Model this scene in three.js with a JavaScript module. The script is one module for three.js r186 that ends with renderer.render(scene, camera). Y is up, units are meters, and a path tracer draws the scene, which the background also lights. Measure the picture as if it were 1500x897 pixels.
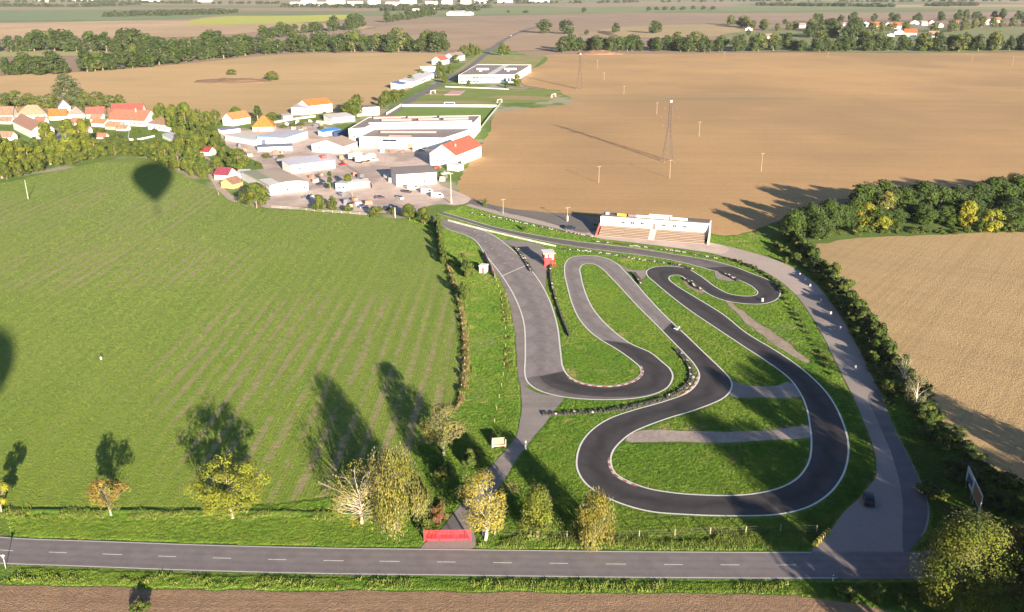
import * as THREE from 'three';
import { Sky } from 'three/addons/objects/Sky.js';
import { MarchingCubes } from 'three/addons/objects/MarchingCubes.js';
import { mergeGeometries } from 'three/addons/utils/BufferGeometryUtils.js';

// ---------- camera, sky, sun, exposure (metres, y up; the camera is held over the rim of a balloon basket) ----------
const scene = new THREE.Scene();
const camera = new THREE.PerspectiveCamera(38.07, 1024 / 612, 0.5, 30000);
camera.position.set(0, 86.5, 0);
camera.rotation.set(-19.82 * Math.PI / 180, 0, 0);
const ELEV = 12.6 * Math.PI / 180, AZ = 22.2 * Math.PI / 180;
const sunDir = new THREE.Vector3(Math.sin(AZ) * Math.cos(ELEV), Math.sin(ELEV), Math.cos(AZ) * Math.cos(ELEV));
const sky = new Sky();
sky.name = 'sky';
sky.scale.setScalar(25000);
sky.userData = { kind: 'structure' };
Object.entries({ turbidity: 3.5, rayleigh: 1.4, mieCoefficient: 0.004, mieDirectionalG: 0.75 }).forEach(([k, v]) => { sky.material.uniforms[k].value = v; });
sky.material.uniforms.sunPosition.value.copy(sunDir);
scene.add(sky);
scene.environmentIntensity = 0.13;
const sun = new THREE.DirectionalLight(new THREE.Color(1.0, 0.85, 0.63), 5);
sun.position.copy(sunDir).multiplyScalar(900).add(new THREE.Vector3(0, 0, -350));
sun.target.position.set(0, 0, -350);
sun.castShadow = true;
Object.assign(sun.shadow.camera, { left: -600, right: 600, top: 400, bottom: -400, near: 1, far: 2500 });
sun.shadow.mapSize.set(4096, 4096);
scene.add(sun, sun.target);
const renderer = new THREE.WebGLRenderer({ antialias: true });
renderer.setSize(1024, 612);
renderer.shadowMap.enabled = true;
renderer.toneMapping = THREE.LinearToneMapping;
renderer.toneMappingExposure = 3.2;
scene.fog = new THREE.FogExp2(new THREE.Color(0.72, 0.77, 0.88), 0.000025);

// ---------- helpers ----------
function rng(seed) { let s = seed >>> 0; return () => { s = (s + 0x6D2B79F5) >>> 0; let t = s; t = Math.imul(t ^ t >>> 15, t | 1); t ^= t + Math.imul(t ^ t >>> 7, t | 61); return ((t ^ t >>> 14) >>> 0) / 4294967296; }; }
const PT = new Float32Array(65536); { const r = rng(77); for (let i = 0; i < 65536; i++) PT[i] = r(); }
function vn(x, y) {   // value noise 0..1
  const xi = Math.floor(x), yi = Math.floor(y), fx = x - xi, fy = y - yi, u = fx * fx * (3 - 2 * fx), v = fy * fy * (3 - 2 * fy);
  const h = (a, b) => PT[((a & 255) << 8) | ((b + (a >> 8) * 37) & 255)];
  const a = h(xi, yi), b = h(xi + 1, yi), c = h(xi, yi + 1), d = h(xi + 1, yi + 1);
  return a + (b - a) * u + (c - a) * v + (a - b - c + d) * u * v;
}
const fbm = (x, y, o = 4) => { let s = 0, a = 0.5, t = 0; for (let i = 0; i < o; i++) { s += a * vn(x, y); t += a; a *= 0.5; x = x * 2.03 + 17.3; y = y * 2.01 + 5.7; } return s / t; };
const clamp = (x, a = 0, b = 1) => Math.min(b, Math.max(a, x));
const sstep = (a, b, x) => { const t = clamp((x - a) / (b - a)); return t * t * (3 - 2 * t); };
const mix = (a, b, t) => a + (b - a) * t;
const mix3 = (a, b, t) => [mix(a[0], b[0], t), mix(a[1], b[1], t), mix(a[2], b[2], t)];
const mul3 = (a, k) => [a[0] * k, a[1] * k, a[2] * k];
const toS = new Uint8Array(4096); for (let i = 0; i < 4096; i++) { const c = i / 4095; toS[i] = Math.round(255 * (c <= 0.0031308 ? 12.92 * c : 1.055 * Math.pow(c, 1 / 2.4) - 0.055)); }
const lin = (r, g, b) => [r, g, b].map(v => { v /= 255; return v <= 0.04045 ? v / 12.92 : Math.pow((v + 0.055) / 1.055, 2.4); });
function colorTex(w, h, fn, repeat = false) {
  const d = new Uint8Array(w * h * 4);
  for (let j = 0, k = 0; j < h; j++) for (let i = 0; i < w; i++, k += 4) {
    const c = fn((i + 0.5) / w, (j + 0.5) / h);
    for (let q = 0; q < 3; q++) d[k + q] = toS[(clamp(c[q]) * 4095) | 0];
    d[k + 3] = 255;
  }
  const t = new THREE.DataTexture(d, w, h);
  t.colorSpace = THREE.SRGBColorSpace; t.magFilter = THREE.LinearFilter; t.minFilter = THREE.LinearMipmapLinearFilter; t.generateMipmaps = true;
  if (repeat) t.wrapS = t.wrapT = THREE.RepeatWrapping;
  t.needsUpdate = true;
  return t;
}
function greyTex(w, h, fn) {
  const d = new Uint8Array(w * h * 4);
  for (let j = 0, k = 0; j < h; j++) for (let i = 0; i < w; i++, k += 4) { d[k] = d[k + 1] = d[k + 2] = clamp(fn((i + 0.5) / w, (j + 0.5) / h)) * 255; d[k + 3] = 255; }
  const t = new THREE.DataTexture(d, w, h);
  t.magFilter = THREE.LinearFilter; t.wrapS = t.wrapT = THREE.RepeatWrapping; t.needsUpdate = true;
  return t;
}
// periodic noise for repeating textures
function pn(u, v, n, sd = 0) {
  const x = u * n, y = v * n, xi = Math.floor(x), yi = Math.floor(y), fx = x - xi, fy = y - yi, a = fx * fx * (3 - 2 * fx), b = fy * fy * (3 - 2 * fy);
  const h = (i, j) => PT[(((i % n + n) % n) * 251 + ((j % n + n) % n) * 397 + sd * 7919) & 65535];
  return mix(mix(h(xi, yi), h(xi + 1, yi), a), mix(h(xi, yi + 1), h(xi + 1, yi + 1), a), b);
}
const mat = (c, o = {}) => { const m = new THREE.MeshStandardMaterial({ roughness: 0.9, side: THREE.DoubleSide, ...o }); if (Array.isArray(c)) m.color.setRGB(...c); else if (c !== undefined) m.color.set(c); return m; };
const used = {};
function numbered(n) { const k = used[n] = (used[n] === undefined ? 0 : used[n] + 1); return k ? n + '_' + String(k).padStart(3, '0') : n; }
function part(name, geo, m, parent) { const o = new THREE.Mesh(Array.isArray(geo) ? merge(geo) : geo, m); o.name = name; o.castShadow = o.receiveShadow = true; parent.add(o); return o; }
function thing(name, label, category, [x, z], turn = 0, group, y = 0) {
  const o = new THREE.Group(); o.name = numbered(name); o.position.set(x, y, z); o.rotation.y = turn;
  o.userData = { label, category }; if (group) o.userData.group = group; scene.add(o); return o;
}
function dup(src, [x, z], turn, s, label, group) {
  const o = src.clone(); o.name = numbered(src.userData.base || src.name.replace(/_\d{3}$/, '')); o.userData = { ...src.userData }; delete o.userData.base;
  o.position.set(x, 0, z); o.rotation.y = turn; if (Array.isArray(s)) o.scale.set(...s); else if (s) o.scale.setScalar(s);
  if (label) o.userData.label = label; if (group) o.userData.group = group; else if (group === null) delete o.userData.group;
  scene.add(o); return o;
}
function merge(list) {
  const keep = list.map(g => { const h = g.index ? g.toNonIndexed() : g; for (const k of Object.keys(h.attributes)) if (!['position', 'normal', 'uv', 'color'].includes(k)) h.deleteAttribute(k); return h; });
  const names = ['normal', 'uv', 'color'].filter(k => keep.every(g => g.attributes[k]));
  for (const g of keep) for (const k of Object.keys(g.attributes)) if (k !== 'position' && !names.includes(k)) g.deleteAttribute(k);
  return mergeGeometries(keep);
}
const box = (w, h, d, x = 0, y = 0, z = 0) => new THREE.BoxGeometry(w, h, d).translate(x, y + h / 2, z);   // y is its underside
const cyl = (r0, r1, h, x = 0, y = 0, z = 0, n = 10) => new THREE.CylinderGeometry(r1, r0, h, n).translate(x, y + h / 2, z);
function bar(a, b, r0, r1 = r0, n = 6) {
  const A = new THREE.Vector3(...a), B = new THREE.Vector3(...b), d = B.clone().sub(A), L = d.length();
  const g = new THREE.CylinderGeometry(r1, r0, L, n, 1);
  g.applyQuaternion(new THREE.Quaternion().setFromUnitVectors(new THREE.Vector3(0, 1, 0), d.normalize()));
  return g.translate((A.x + B.x) / 2, (A.y + B.y) / 2, (A.z + B.z) / 2);
}
function smooth(pts, step = 4, closed = true, wob = 0, seed = 1) {   // rounds a surveyed outline and gives it a natural edge
  const c = new THREE.CatmullRomCurve3(pts.map(([x, z]) => new THREE.Vector3(x, 0, z)), closed, 'centripetal');
  const n = Math.max(8, Math.min(900, Math.round(c.getLength() / step)));
  const out = [];
  for (let i = 0; i < n + (closed ? 0 : 1); i++) { const p = c.getPoint(i / n); out.push([p.x + (vn(p.x * 0.31 + seed * 9, p.z * 0.31) - 0.5) * 2 * wob, p.z + (vn(p.x * 0.29, p.z * 0.33 + seed * 5) - 0.5) * 2 * wob]); }
  return out;
}
function flatGeo(pts, y, uv) {
  const c = pts.map(([x, z]) => new THREE.Vector2(x, z)), tri = THREE.ShapeUtils.triangulateShape(c, []);
  let x0 = 1e9, x1 = -1e9, z0 = 1e9, z1 = -1e9;
  for (const [x, z] of pts) { x0 = Math.min(x0, x); x1 = Math.max(x1, x); z0 = Math.min(z0, z); z1 = Math.max(z1, z); }
  const g = new THREE.BufferGeometry(), P = [], U = [], N = [], I = [];
  for (const [x, z] of pts) { P.push(x, y, z); N.push(0, 1, 0); U.push(...(uv ? [x / uv, -z / uv] : [(x - x0) / (x1 - x0), (z - z0) / (z1 - z0)])); }
  for (const [a, b, d] of tri) { const s = (pts[b][0] - pts[a][0]) * (pts[d][1] - pts[a][1]) - (pts[b][1] - pts[a][1]) * (pts[d][0] - pts[a][0]); s > 0 ? I.push(a, d, b) : I.push(a, b, d); }
  g.setAttribute('position', new THREE.Float32BufferAttribute(P, 3)); g.setAttribute('normal', new THREE.Float32BufferAttribute(N, 3)); g.setAttribute('uv', new THREE.Float32BufferAttribute(U, 2)); g.setIndex(I);
  g.userData = { x0, x1, z0, z1 };
  return g;
}
function struct(name, geo, m, label) { const o = part(numbered(name), geo, m, scene); o.userData = { kind: 'structure' }; if (label) o.userData.label = label; return o; }
function sheet(name, pts, y, res, fn, { label, bump, ...o } = {}) {   // ground sheet whose colour is a function of the place
  const g = flatGeo(pts, y), { x0, x1, z0, z1 } = g.userData;
  const w = x1 - x0, d = z1 - z0, k = res / Math.max(w, d);
  const m = mat(undefined, { roughness: 1, map: colorTex(Math.max(16, Math.round(w * k)), Math.max(16, Math.round(d * k)), (u, v) => fn(x0 + u * w, z0 + v * d)), ...o });
  if (bump) { m.bumpMap = bump.tex.clone(); m.bumpMap.repeat.set(w / bump.tile, d / bump.tile); m.bumpScale = bump.scale; }
  return struct(name, g, m, label);
}
function inside(pts, x, z) { let c = false; for (let i = 0, j = pts.length - 1; i < pts.length; j = i++) { const [a, b] = pts[i], [e, f] = pts[j]; if ((b > z) !== (f > z) && x < (e - a) * (z - b) / (f - b) + a) c = !c; } return c; }

// ---------- the setting: ground, fields, roads ----------
const turfBump = greyTex(512, 512, (u, v) => 0.55 * pn(u, v, 64, 1) + 0.3 * pn(u, v, 128, 2) + 0.15 * pn(u, v, 24, 3));
const clodBump = greyTex(512, 512, (u, v) => 0.4 * pn(u, v, 96, 4) + 0.35 * pn(u, v, 48, 5) + 0.25 * pn(u, v, 160, 6));
const GRASS = [0.086, 0.172, 0.013], GRASS2 = [0.132, 0.20, 0.021], DRY = [0.27, 0.225, 0.095], SOIL = [0.33, 0.215, 0.125], DIRT = [0.30, 0.225, 0.165];
function grassAt(x, z) {
  const a = fbm(x * 0.045, z * 0.045, 4), b = fbm(x * 0.35 + 40, z * 0.35, 3), f = vn(x * 1.9, z * 1.9), e = vn(x * 4.1 + 9, z * 4.1);
  let c = mix3(GRASS, GRASS2, sstep(0.3, 0.75, a * 0.55 + b * 0.45));
  c = mix3(c, DRY, 0.65 * sstep(0.62, 0.85, b * 0.7 + fbm(x * 0.12 + 77, z * 0.12, 3) * 0.5 - 0.12));
  return mul3(c, 0.66 + 0.42 * f + 0.28 * e);
}
// base terrain to the horizon: patchwork of far ploughland, stubble and meadow
const TILLED = [0.30, 0.205, 0.145], STUBBLE = [0.40, 0.285, 0.17], FARGREEN = [0.16, 0.19, 0.075];
{
  const g = new THREE.PlaneGeometry(26000, 26000).rotateX(-Math.PI / 2).translate(0, -0.05, -9000);
  const t = colorTex(1024, 1024, (u, v) => {
    const x = (u - 0.5) * 26000, z = (0.5 - v) * 26000 - 9000;
    const s = 0.0011, wx = x * s * 0.6 + fbm(x * 0.0004, z * 0.0004, 2) * 3, wz = z * s * 1.6 + fbm(x * 0.0005 + 9, z * 0.0003, 2) * 2;
    const k = PT[((Math.floor(wx) & 255) * 256 + (Math.floor(wz) & 255)) & 65535];
    let c = k < 0.55 ? TILLED : k < 0.72 ? STUBBLE : k < 0.93 ? FARGREEN : [0.24, 0.215, 0.10];
    return mul3(c, 0.85 + 0.3 * fbm(x * 0.004, z * 0.01, 3));
  });
  struct('ground', g, mat(undefined, { map: t, roughness: 1 }));
}
const tilled = (base, ang, tint, grain = 1) => { const cs = Math.cos(ang), sn = Math.sin(ang); return (x, z) => {
  const u = x * cs + z * sn, v = -x * sn + z * cs;
  const rows = 0.5 * vn(u * 0.02, v * 1.1) + 0.5 * vn(u * 0.006 + 30, v * 0.28);
  const big = fbm(x * 0.006 + 3, z * 0.006, 4), f = vn(x * 1.3, z * 1.3);
  const blot = fbm(x * 0.021 + 60, z * 0.021, 3);
  return mul3(mix3(base, tint, sstep(0.25, 0.75, big * 0.6 + blot * 0.25 + rows * grain * 0.22)), (0.84 + 0.10 * grain * rows + 0.1 * blot + 0.14 * f) * (Math.min(Math.abs(((v + 5 * vn(u * 0.01, 7)) % 26 + 26) % 26 - 12), Math.abs(((v + 5 * vn(u * 0.01, 7)) % 26 + 26) % 26 - 14)) < 0.35 ? 0.9 : 1));
}; };
// far strips
const flat = (name, pts, y, base, tint, res = 256, ang = 0.05) => sheet(name, smooth(pts, 25, true, 6), y, res, tilled(base, ang, tint, 1));
flat('far_field', [[-2509.87,-3402.74],[-2170.94,-3498.12],[-1622.57,-3705.73],[-1253.81,-3818.97],[-976.92,-3145.19],[-966.37,-2561.78],[-1301.12,-2366.08],[-1719.73,-2321.69]], 0.3, [0.13, 0.19, 0.085], [0.17, 0.22, 0.10]);
flat('far_field', [[-1658.31,-2237.66],[-1277.02,-2321.69],[-1001.39,-2484.76],[-749.85,-2435.91],[-371.01,-2197.86],[-304.01,-2018.1],[-487.59,-1893.9],[-583.98,-1685.78],[-895.58,-1618.89],[-1190.58,-1597.73]], 0.35, [0.56, 0.38, 0.22], [0.42, 0.28, 0.18]);
flat('far_field', [[-889.8,-2701.19],[-846.32,-2856.43],[-697.52,-2889.62],[-547.3,-2993.94],[-459.73,-2672.12],[-495.09,-2412.19],[-612.97,-2258.1],[-748.58,-2217.58]], 0.6, [0.46, 0.44, 0.06], [0.40, 0.42, 0.07]);
flat('far_field', [[-967.35,-1292.31],[-682.18,-1335.01],[-603.09,-1335.01],[-553.5,-1226.79],[-663.07,-1190.51],[-867.9,-1156.25]], 0.35, [0.30, 0.29, 0.10], [0.36, 0.31, 0.14]);
flat('far_field', [[-318.84,-2018.1],[-246.28,-2237.66],[-17.03,-2321.69],[20.9,-1893.9],[-17.68,-1597.73],[-48.91,-1320.47],[-92.92,-1320.47],[-172.4,-1557.01],[-268.18,-1733.48]], 0.35, [0.31, 0.20, 0.14], [0.36, 0.25, 0.16]);
flat('far_field', [[-189.89,-2730.88],[344.8,-3145.19],[1060.91,-3226.64],[2056.68,-3312.37],[1628.21,-2615.8],[884.09,-2412.19],[450.71,-2460.09],[85.13,-2321.69],[-8.67,-2366.08]], 0.3, [0.27, 0.175, 0.135], [0.33, 0.22, 0.16]);
flat('far_field', [[-243.39,-3705.73],[148.3,-4067.36],[824.34,-4350.02],[835.87,-3818.97],[508.12,-3312.37],[114.93,-3145.19],[-229.86,-3145.19]], 0.28, [0.16, 0.20, 0.085], [0.2, 0.22, 0.1]);
flat('far_field', [[950.11,-4203.98],[1520.64,-4855.55],[1773.24,-4506.49],[1325.1,-3705.73],[791.76,-3498.12]], 0.28, [0.17, 0.21, 0.09], [0.2, 0.22, 0.1]);
flat('far_field', [[237.53,-2086.4],[492.57,-2237.66],[521.03,-2086.4],[421.42,-1733.48],[254.06,-1640.6],[178.78,-1733.48]], 0.4, [0.36, 0.27, 0.12], [0.40, 0.28, 0.16]);
flat('far_field', [[-6.57,-1783.89],[178.4,-1865.17],[181.47,-1640.6],[79.95,-1349.86],[-4.84,-1306.24],[-16.82,-1518.27]], 0.4, [0.33, 0.21, 0.15], [0.37, 0.26, 0.16]);
flat('far_field', [[487.59,-1893.9],[1302.56,-2086.4],[831.42,-1320.47],[342.35,-1320.47],[356.29,-1557.01]], 0.45, [0.16, 0.19, 0.07], [0.22, 0.22, 0.09]);
// the big tilled fields
sheet('tilled_field', smooth([[-536.35,-674.69],[-514.17,-804.71],[-522.42,-931.36],[-444.9,-993.46],[-372.75,-1113.46],[-303.42,-1239.37],[-178.26,-1265.3],[-97.52,-1252.21],[-90.18,-1190.51],[-96.13,-931.36],[-95.78,-725.1],[-105.89,-682.62],[-126.3,-666.93],[-145.18,-637.54],[-211.1,-617.06],[-263.39,-630.57],[-362.94,-637.54],[-482.72,-604.1]], 14, true, 2), 0.3, 1024, tilled([0.44, 0.295, 0.14], 0.02, [0.53, 0.345, 0.165]), { label: 'pale stubble field behind the village and its tree belt' });
const fieldEast = smooth([[43.7,-1226.79],[232.19,-1252.21],[473.95,-1278.67],[814.1,-1292.31],[1078.96,-1265.3],[330.43,-365.87],[232.74,-365.87],[203.99,-389.54],[144.4,-376.05],[108.81,-344.73],[92.46,-323.73],[77.88,-315.97],[69.34,-323.73],[32.84,-346.97],[8.36,-353.84],[-8.57,-363.41],[-19.45,-376.05],[-24.21,-392.34],[-25.43,-419.38],[-21.89,-473.01],[-14.97,-559.78],[-6.57,-666.93],[20.66,-682.62],[43.83,-707.52],[43.67,-762.92],[30.45,-810.25],[10.22,-851.15],[18.97,-977.2]], 10, true, 1.2);
sheet('tilled_field', fieldEast, 0.2, 2048, ((t, weeds) => (x, z) => mix3(t(x, z), [0.22, 0.21, 0.11], 0.5 * Math.exp(-(((z + 742 + 0.02 * x) / 26) ** 2)) * sstep(0.4, 0.65, fbm(x * 0.012, z * 0.03, 3))))(tilled([0.395, 0.24, 0.115], 0.03, [0.53, 0.315, 0.14], 0.55)), { label: 'wide brown tilled field crossed by the power line', bump: { tex: clodBump, tile: 24, scale: 0.12 } });
const fieldSouth = smooth([[109.8,-306.74],[115.55,-312.22],[125.27,-315.02],[151.56,-317.88],[192.62,-323.73],[261.59,-326.73],[182.31,-187.89],[117.74,-123.77],[102.83,-136],[94.72,-143.35],[91.68,-149.82],[90.56,-159.89],[92.4,-176.43],[95.03,-193.3],[97.35,-217.95],[100.12,-251.17],[103.52,-282.54],[106.48,-297.98]], 5, true, 0.5);
sheet('tilled_field', fieldSouth, 0.08, 2048, (x, z) => {
  const f = tilled([0.35, 0.232, 0.115], 0.62, [0.44, 0.295, 0.145])(x, z);
  const w = sstep(0.62, 0.7, vn((x * 0.8 + z * 0.6) * 1.6, (x * -0.6 + z * 0.8) * 0.03)) * 0.09;
  return mul3(f, 1 - w);
}, { label: 'light brown stubble field beyond the hedge by the side road', bump: { tex: clodBump, tile: 16, scale: 0.12 } });
sheet('grove_floor', smooth([[90.17,-319.81],[107.54,-340.33],[142.57,-370.9],[174.28,-384.04],[202.64,-386.77],[264.03,-398.07],[281.77,-378.68],[243.99,-323.73],[191.55,-321.76],[150.73,-315.97],[124.25,-312.22],[109.95,-304.95],[98.87,-310.37]], 5, true, 0.8), 0.23, 512, (x, z) => mul3(grassAt(x, z), 0.8));
const fieldNear = smooth([[-132.87,-115.71],[-78.63,-113.7],[-62.62,-113.04],[-41.51,-112.23],[-15.53,-111.91],[15.5,-111.58],[38.14,-111.26],[46.08,-110.31],[51.25,-109.06],[57.65,-106.18],[68.28,-94.62],[58.94,-77.42],[-98.23,-77.42]], 4, true, 0.35);

const meadowPts = [[-185.17,-145.29],[-39.59,-145.29],[-23.73,-173.75],[-22.99,-213.16],[-27.17,-257.59],[-36.1,-301.43],[-42.03,-331.84],[-45.42,-349.23],[-44.2,-376.05],[-14.55,-370.9],[34.15,-331.84],[79.62,-323.73],[97.05,-321.76],[120.04,-321.76],[106.25,-251.17],[99.27,-193.7],[96.13,-161.33],[100.19,-144.07],[163.32,-136],[106.09,-77.42],[-113.95,-77.42]];
sheet('meadow', meadowPts, 0.03, 2048, (x, z) => {
  let c = grassAt(x, z);
  const worn = fbm(x * 0.2 + 5, z * 0.2, 3);
  const spots = [[[66.2,-222.94], 9, 4], [[70.73,-213.16], 8, 3], [[55.38,-257.59], 6, 4], [[-8.76,-210.84], 4, 10], [[-6.86,-184.17], 3, 9], [[-17.83,-228.12], 2.5, 12], [[-13.46,-195.71], 2.5, 10], [[16.17,-168.28], 3, 2], [[58,-164.3], 10, 3]];
  for (const [[sx, sz], rx, rz] of spots) { const d = Math.hypot((x - sx) / rx, (z - sz) / rz) + (worn - 0.5) * 2.4; if (d < 1) c = mix3(c, mul3(DIRT, 0.8 + 0.4 * vn(x * 2, z * 2)), sstep(1, 0.5, d) * 0.8); }
  return c;
}, { bump: { tex: turfBump, tile: 12, scale: 0.14 } });
sheet('tilled_field', fieldNear, 0.07, 1024, (x, z) => { const r = vn(x * 0.05, z * 2.2 + Math.sin(x * 0.05) * 1.6); return mul3(mix3([0.24, 0.150, 0.095], [0.34, 0.215, 0.135], r * 0.6 + 0.4 * vn(x * 0.6, z * 0.9)), 0.82 + 0.3 * vn(x * 2.4, z * 2.4)); }, { label: 'bare brown ploughed field across the main road', bump: { tex: clodBump, tile: 9, scale: 0.16 } });
// winter crop field with drill rows running away from the road
const cropPts = smooth([[-416.63,-365.87],[-301.7,-365.87],[-251.61,-398.07],[-233.98,-424.22],[-227.24,-451.92],[-219.79,-475.02],[-208.46,-483.22],[-190.8,-471.02],[-167.48,-441.15],[-143.17,-408.46],[-122,-380.01],[-108.85,-364.64],[-92.79,-357.37],[-75,-352.68],[-57.3,-345.84],[-42.89,-339.25],[-35.36,-330.81],[-29.64,-315.97],[-25.61,-290.48],[-21.79,-269.9],[-18.1,-249.92],[-15.57,-228.12],[-14.05,-208.55],[-12.86,-193.7],[-12.83,-182.36],[-14.09,-173.75],[-16.92,-163.7],[-20.59,-152.43],[-24.2,-144.8],[-30.98,-140.06],[-40.19,-137.11],[-54.37,-135.78],[-90.62,-135.78],[-126.86,-135.78],[-175.19,-135.78]], 3, true, 0.3);
const cropBare = (x, z) => { const d = x + 1.8 * vn(x * 0.05, z * 0.02) + 0.02 * z, lane = 0.5 + 0.5 * Math.sin(d * 2 * Math.PI / 4.1 + 2 * vn(d * 0.06, 3)); const where = fbm(x * 0.028 + 8, z * 0.014 + 3, 2) + 0.42 * Math.exp(-(((x + 42) / 30) ** 2) - (((z + 178) / 48) ** 2));
  return sstep(0.55, 0.95, lane * 0.75 + 0.5 * vn(d * 0.9, z * 0.045) - 0.1 + 0.5 * (vn(x * 1.1, z * 0.7) - 0.5)) * clamp(0.12 + 1.1 * sstep(0.45, 0.8, where)); };
sheet('crop_field', cropPts, 0.06, 2048, (x, z) => {
  const d = x + 1.6 * vn(x * 0.05, z * 0.02) + 0.02 * z;
  const drill = 0.5 + 0.5 * Math.sin(d * 2 * Math.PI / 0.62), lane2 = vn(d * 0.85 + 20, z * 0.03), tram = sstep(0.2, 0.9, 0.5 + 0.5 * Math.sin(d * 2 * Math.PI / 3.6));
  const a = fbm(x * 0.02, z * 0.02, 3), f = vn(x * 2.6, z * 3.4), q = vn(x * 0.7, z * 2.2);
  let c = mix3([0.118, 0.195, 0.020], [0.185, 0.240, 0.034], clamp(0.5 * a + 0.35 * lane2 + 0.3 * tram - 0.08));
  const bare = cropBare(x, z);
  c = mix3(c, [0.34, 0.265, 0.15], bare * (0.35 + 0.55 * q) + 0.1 * lane2);
  return mul3(c, 0.70 + 0.18 * drill + 0.28 * f + 0.14 * q);
}, { bump: { tex: clodBump, tile: 14, scale: 0.2 } });
// village ground
const townPts = smooth([[-470.94,-588.61],[-372.38,-604.1],[-359.16,-630.57],[-271.88,-651.92],[-217.77,-637.54],[-163.13,-651.92],[-108.48,-682.62],[-94.82,-762.92],[-80.91,-985.26],[-56.29,-1265.3],[-20.43,-1380.55],[18.39,-1239.37],[44.2,-1190.51],[18.97,-977.2],[10.08,-839.06],[45.97,-762.92],[43.58,-703.25],[-6.5,-659.34],[-14.47,-557.04],[-21.08,-471.02],[-25.11,-419.38],[-23.75,-389.54],[-17.46,-370.9],[-27.69,-351.52],[-40.33,-340.33],[-57.3,-345.84],[-75,-352.68],[-92.51,-356.19],[-108.17,-362.18],[-141.7,-403.95],[-165.64,-435.94],[-187.83,-463.2],[-205.14,-475.02],[-223.84,-444.69],[-239.44,-409.99],[-305.52,-370.9]], 8, true, 1.5);
sheet('village_ground', townPts, 0.24, 1024, (x, z) => {
  let c = grassAt(x * 0.6, z * 0.6); const a = fbm(x * 0.03 + 50, z * 0.03, 3), b = fbm(x * 0.11, z * 0.11, 3);
  c = mix3(c, [0.40, 0.33, 0.27], 0.75 * sstep(0.52, 0.66, a * 0.6 + b * 0.4)); return c;
});
const PALE = [0.60, 0.455, 0.40];
const asph = (base, k = 1, dirAng = 0) => { const cs = Math.cos(dirAng), sn = Math.sin(dirAng); return (x, z) => {
  const u = x * cs + z * sn, v = -x * sn + z * cs, n = fbm(x * 0.16, z * 0.16, 3), f = vn(x * 3.1, z * 3.1), s = vn(u * 0.03 + 4, v * 0.8);
  return mul3(base, 1 + k * (0.34 * (n - 0.5) + 0.16 * (f - 0.5) + 0.18 * (s - 0.5)));
}; };
sheet('yard', smooth([[-100.97,-358.57],[-110.57,-370.9],[-113.99,-403.95],[-130.85,-457.5],[-149.51,-485.31],[-172.5,-531.02],[-182.16,-568.14],[-165.5,-573.85],[-147.29,-585.6],[-124.97,-585.6],[-101.14,-546.35],[-93.52,-511.8],[-43.22,-511.8],[-37.99,-493.85],[-41.95,-451.92],[-35.87,-419.38],[-33.06,-403.95],[-17.68,-376.05],[-22.84,-363.41],[-31.61,-365.87],[-41.54,-351.52],[-58.16,-351.52],[-70.51,-358.57],[-80.45,-365.87],[-90.25,-358.57]], 6, true, 0.8), 0.28, 1024, (x, z) => {
  const n = fbm(x * 0.07, z * 0.07, 4), r = fbm(x * 0.4, z * 0.4, 2);
  return mul3(mix3(PALE, [0.40, 0.31, 0.28], sstep(0.4, 0.7, n)), 0.85 + 0.3 * r);
}, { label: 'pale concrete yard between the factory and the workshops' });
// roads
function ribbon(A, B, y) {   // strip between two matched edge lines
  const P = [], N = [], U = [], I = []; let s = 0;
  A.forEach((a, i) => { const b = B[i]; if (i) s += Math.hypot((a[0] + b[0] - A[i - 1][0] - B[i - 1][0]) / 2, (a[1] + b[1] - A[i - 1][1] - B[i - 1][1]) / 2);
    P.push(a[0], y, a[1], b[0], y, b[1]); N.push(0, 1, 0, 0, 1, 0); U.push(0, s / 12, Math.hypot(a[0] - b[0], a[1] - b[1]) / 12, s / 12); if (i) { const k = 2 * i, q = A[i - 1], r = B[i - 1]; if ((r[0] - q[0]) * (a[1] - q[1]) - (r[1] - q[1]) * (a[0] - q[0]) < 0) I.push(k - 2, k - 1, k, k - 1, k + 1, k); else I.push(k - 2, k, k - 1, k - 1, k, k + 1); } });
  const g = new THREE.BufferGeometry(); g.setAttribute('position', new THREE.Float32BufferAttribute(P, 3)); g.setAttribute('normal', new THREE.Float32BufferAttribute(N, 3)); g.setAttribute('uv', new THREE.Float32BufferAttribute(U, 2)); g.setIndex(I); return g;
}
const curve = (pts, n) => { const c = new THREE.CatmullRomCurve3(pts.map(([x, z]) => new THREE.Vector3(x, 0, z))); return Array.from({ length: n + 1 }, (_, i) => { const p = c.getPoint(i / n); return [p.x, p.z]; }); };
function offset(line, d, closed = false) { const n = line.length; return line.map((p, i) => { const a = line[closed ? (i - 1 + n) % n : Math.max(0, i - 1)], b = line[closed ? (i + 1) % n : Math.min(n - 1, i + 1)], tx = b[0] - a[0], tz = b[1] - a[1], l = Math.hypot(tx, tz) || 1; return [p[0] - tz / l * d, p[1] + tx / l * d]; }); }
const even = (pts, step) => { const c = new THREE.CatmullRomCurve3(pts.map(([x, z]) => new THREE.Vector3(x, 0, z))); const n = Math.max(2, Math.round(c.getLength() / step)); return Array.from({ length: n + 1 }, (_, i) => { const p = c.getPointAt(i / n); return [p.x, p.z]; }); };
const PAINT = mat([0.72, 0.70, 0.66], { roughness: 0.7, map: colorTex(256, 256, (u, v) => mul3([1, 1, 1], 0.75 + 0.25 * sstep(0.25, 0.45, 0.6 * pn(u, v, 40, 8) + 0.4 * pn(u, v, 90, 9))), true) });
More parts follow.
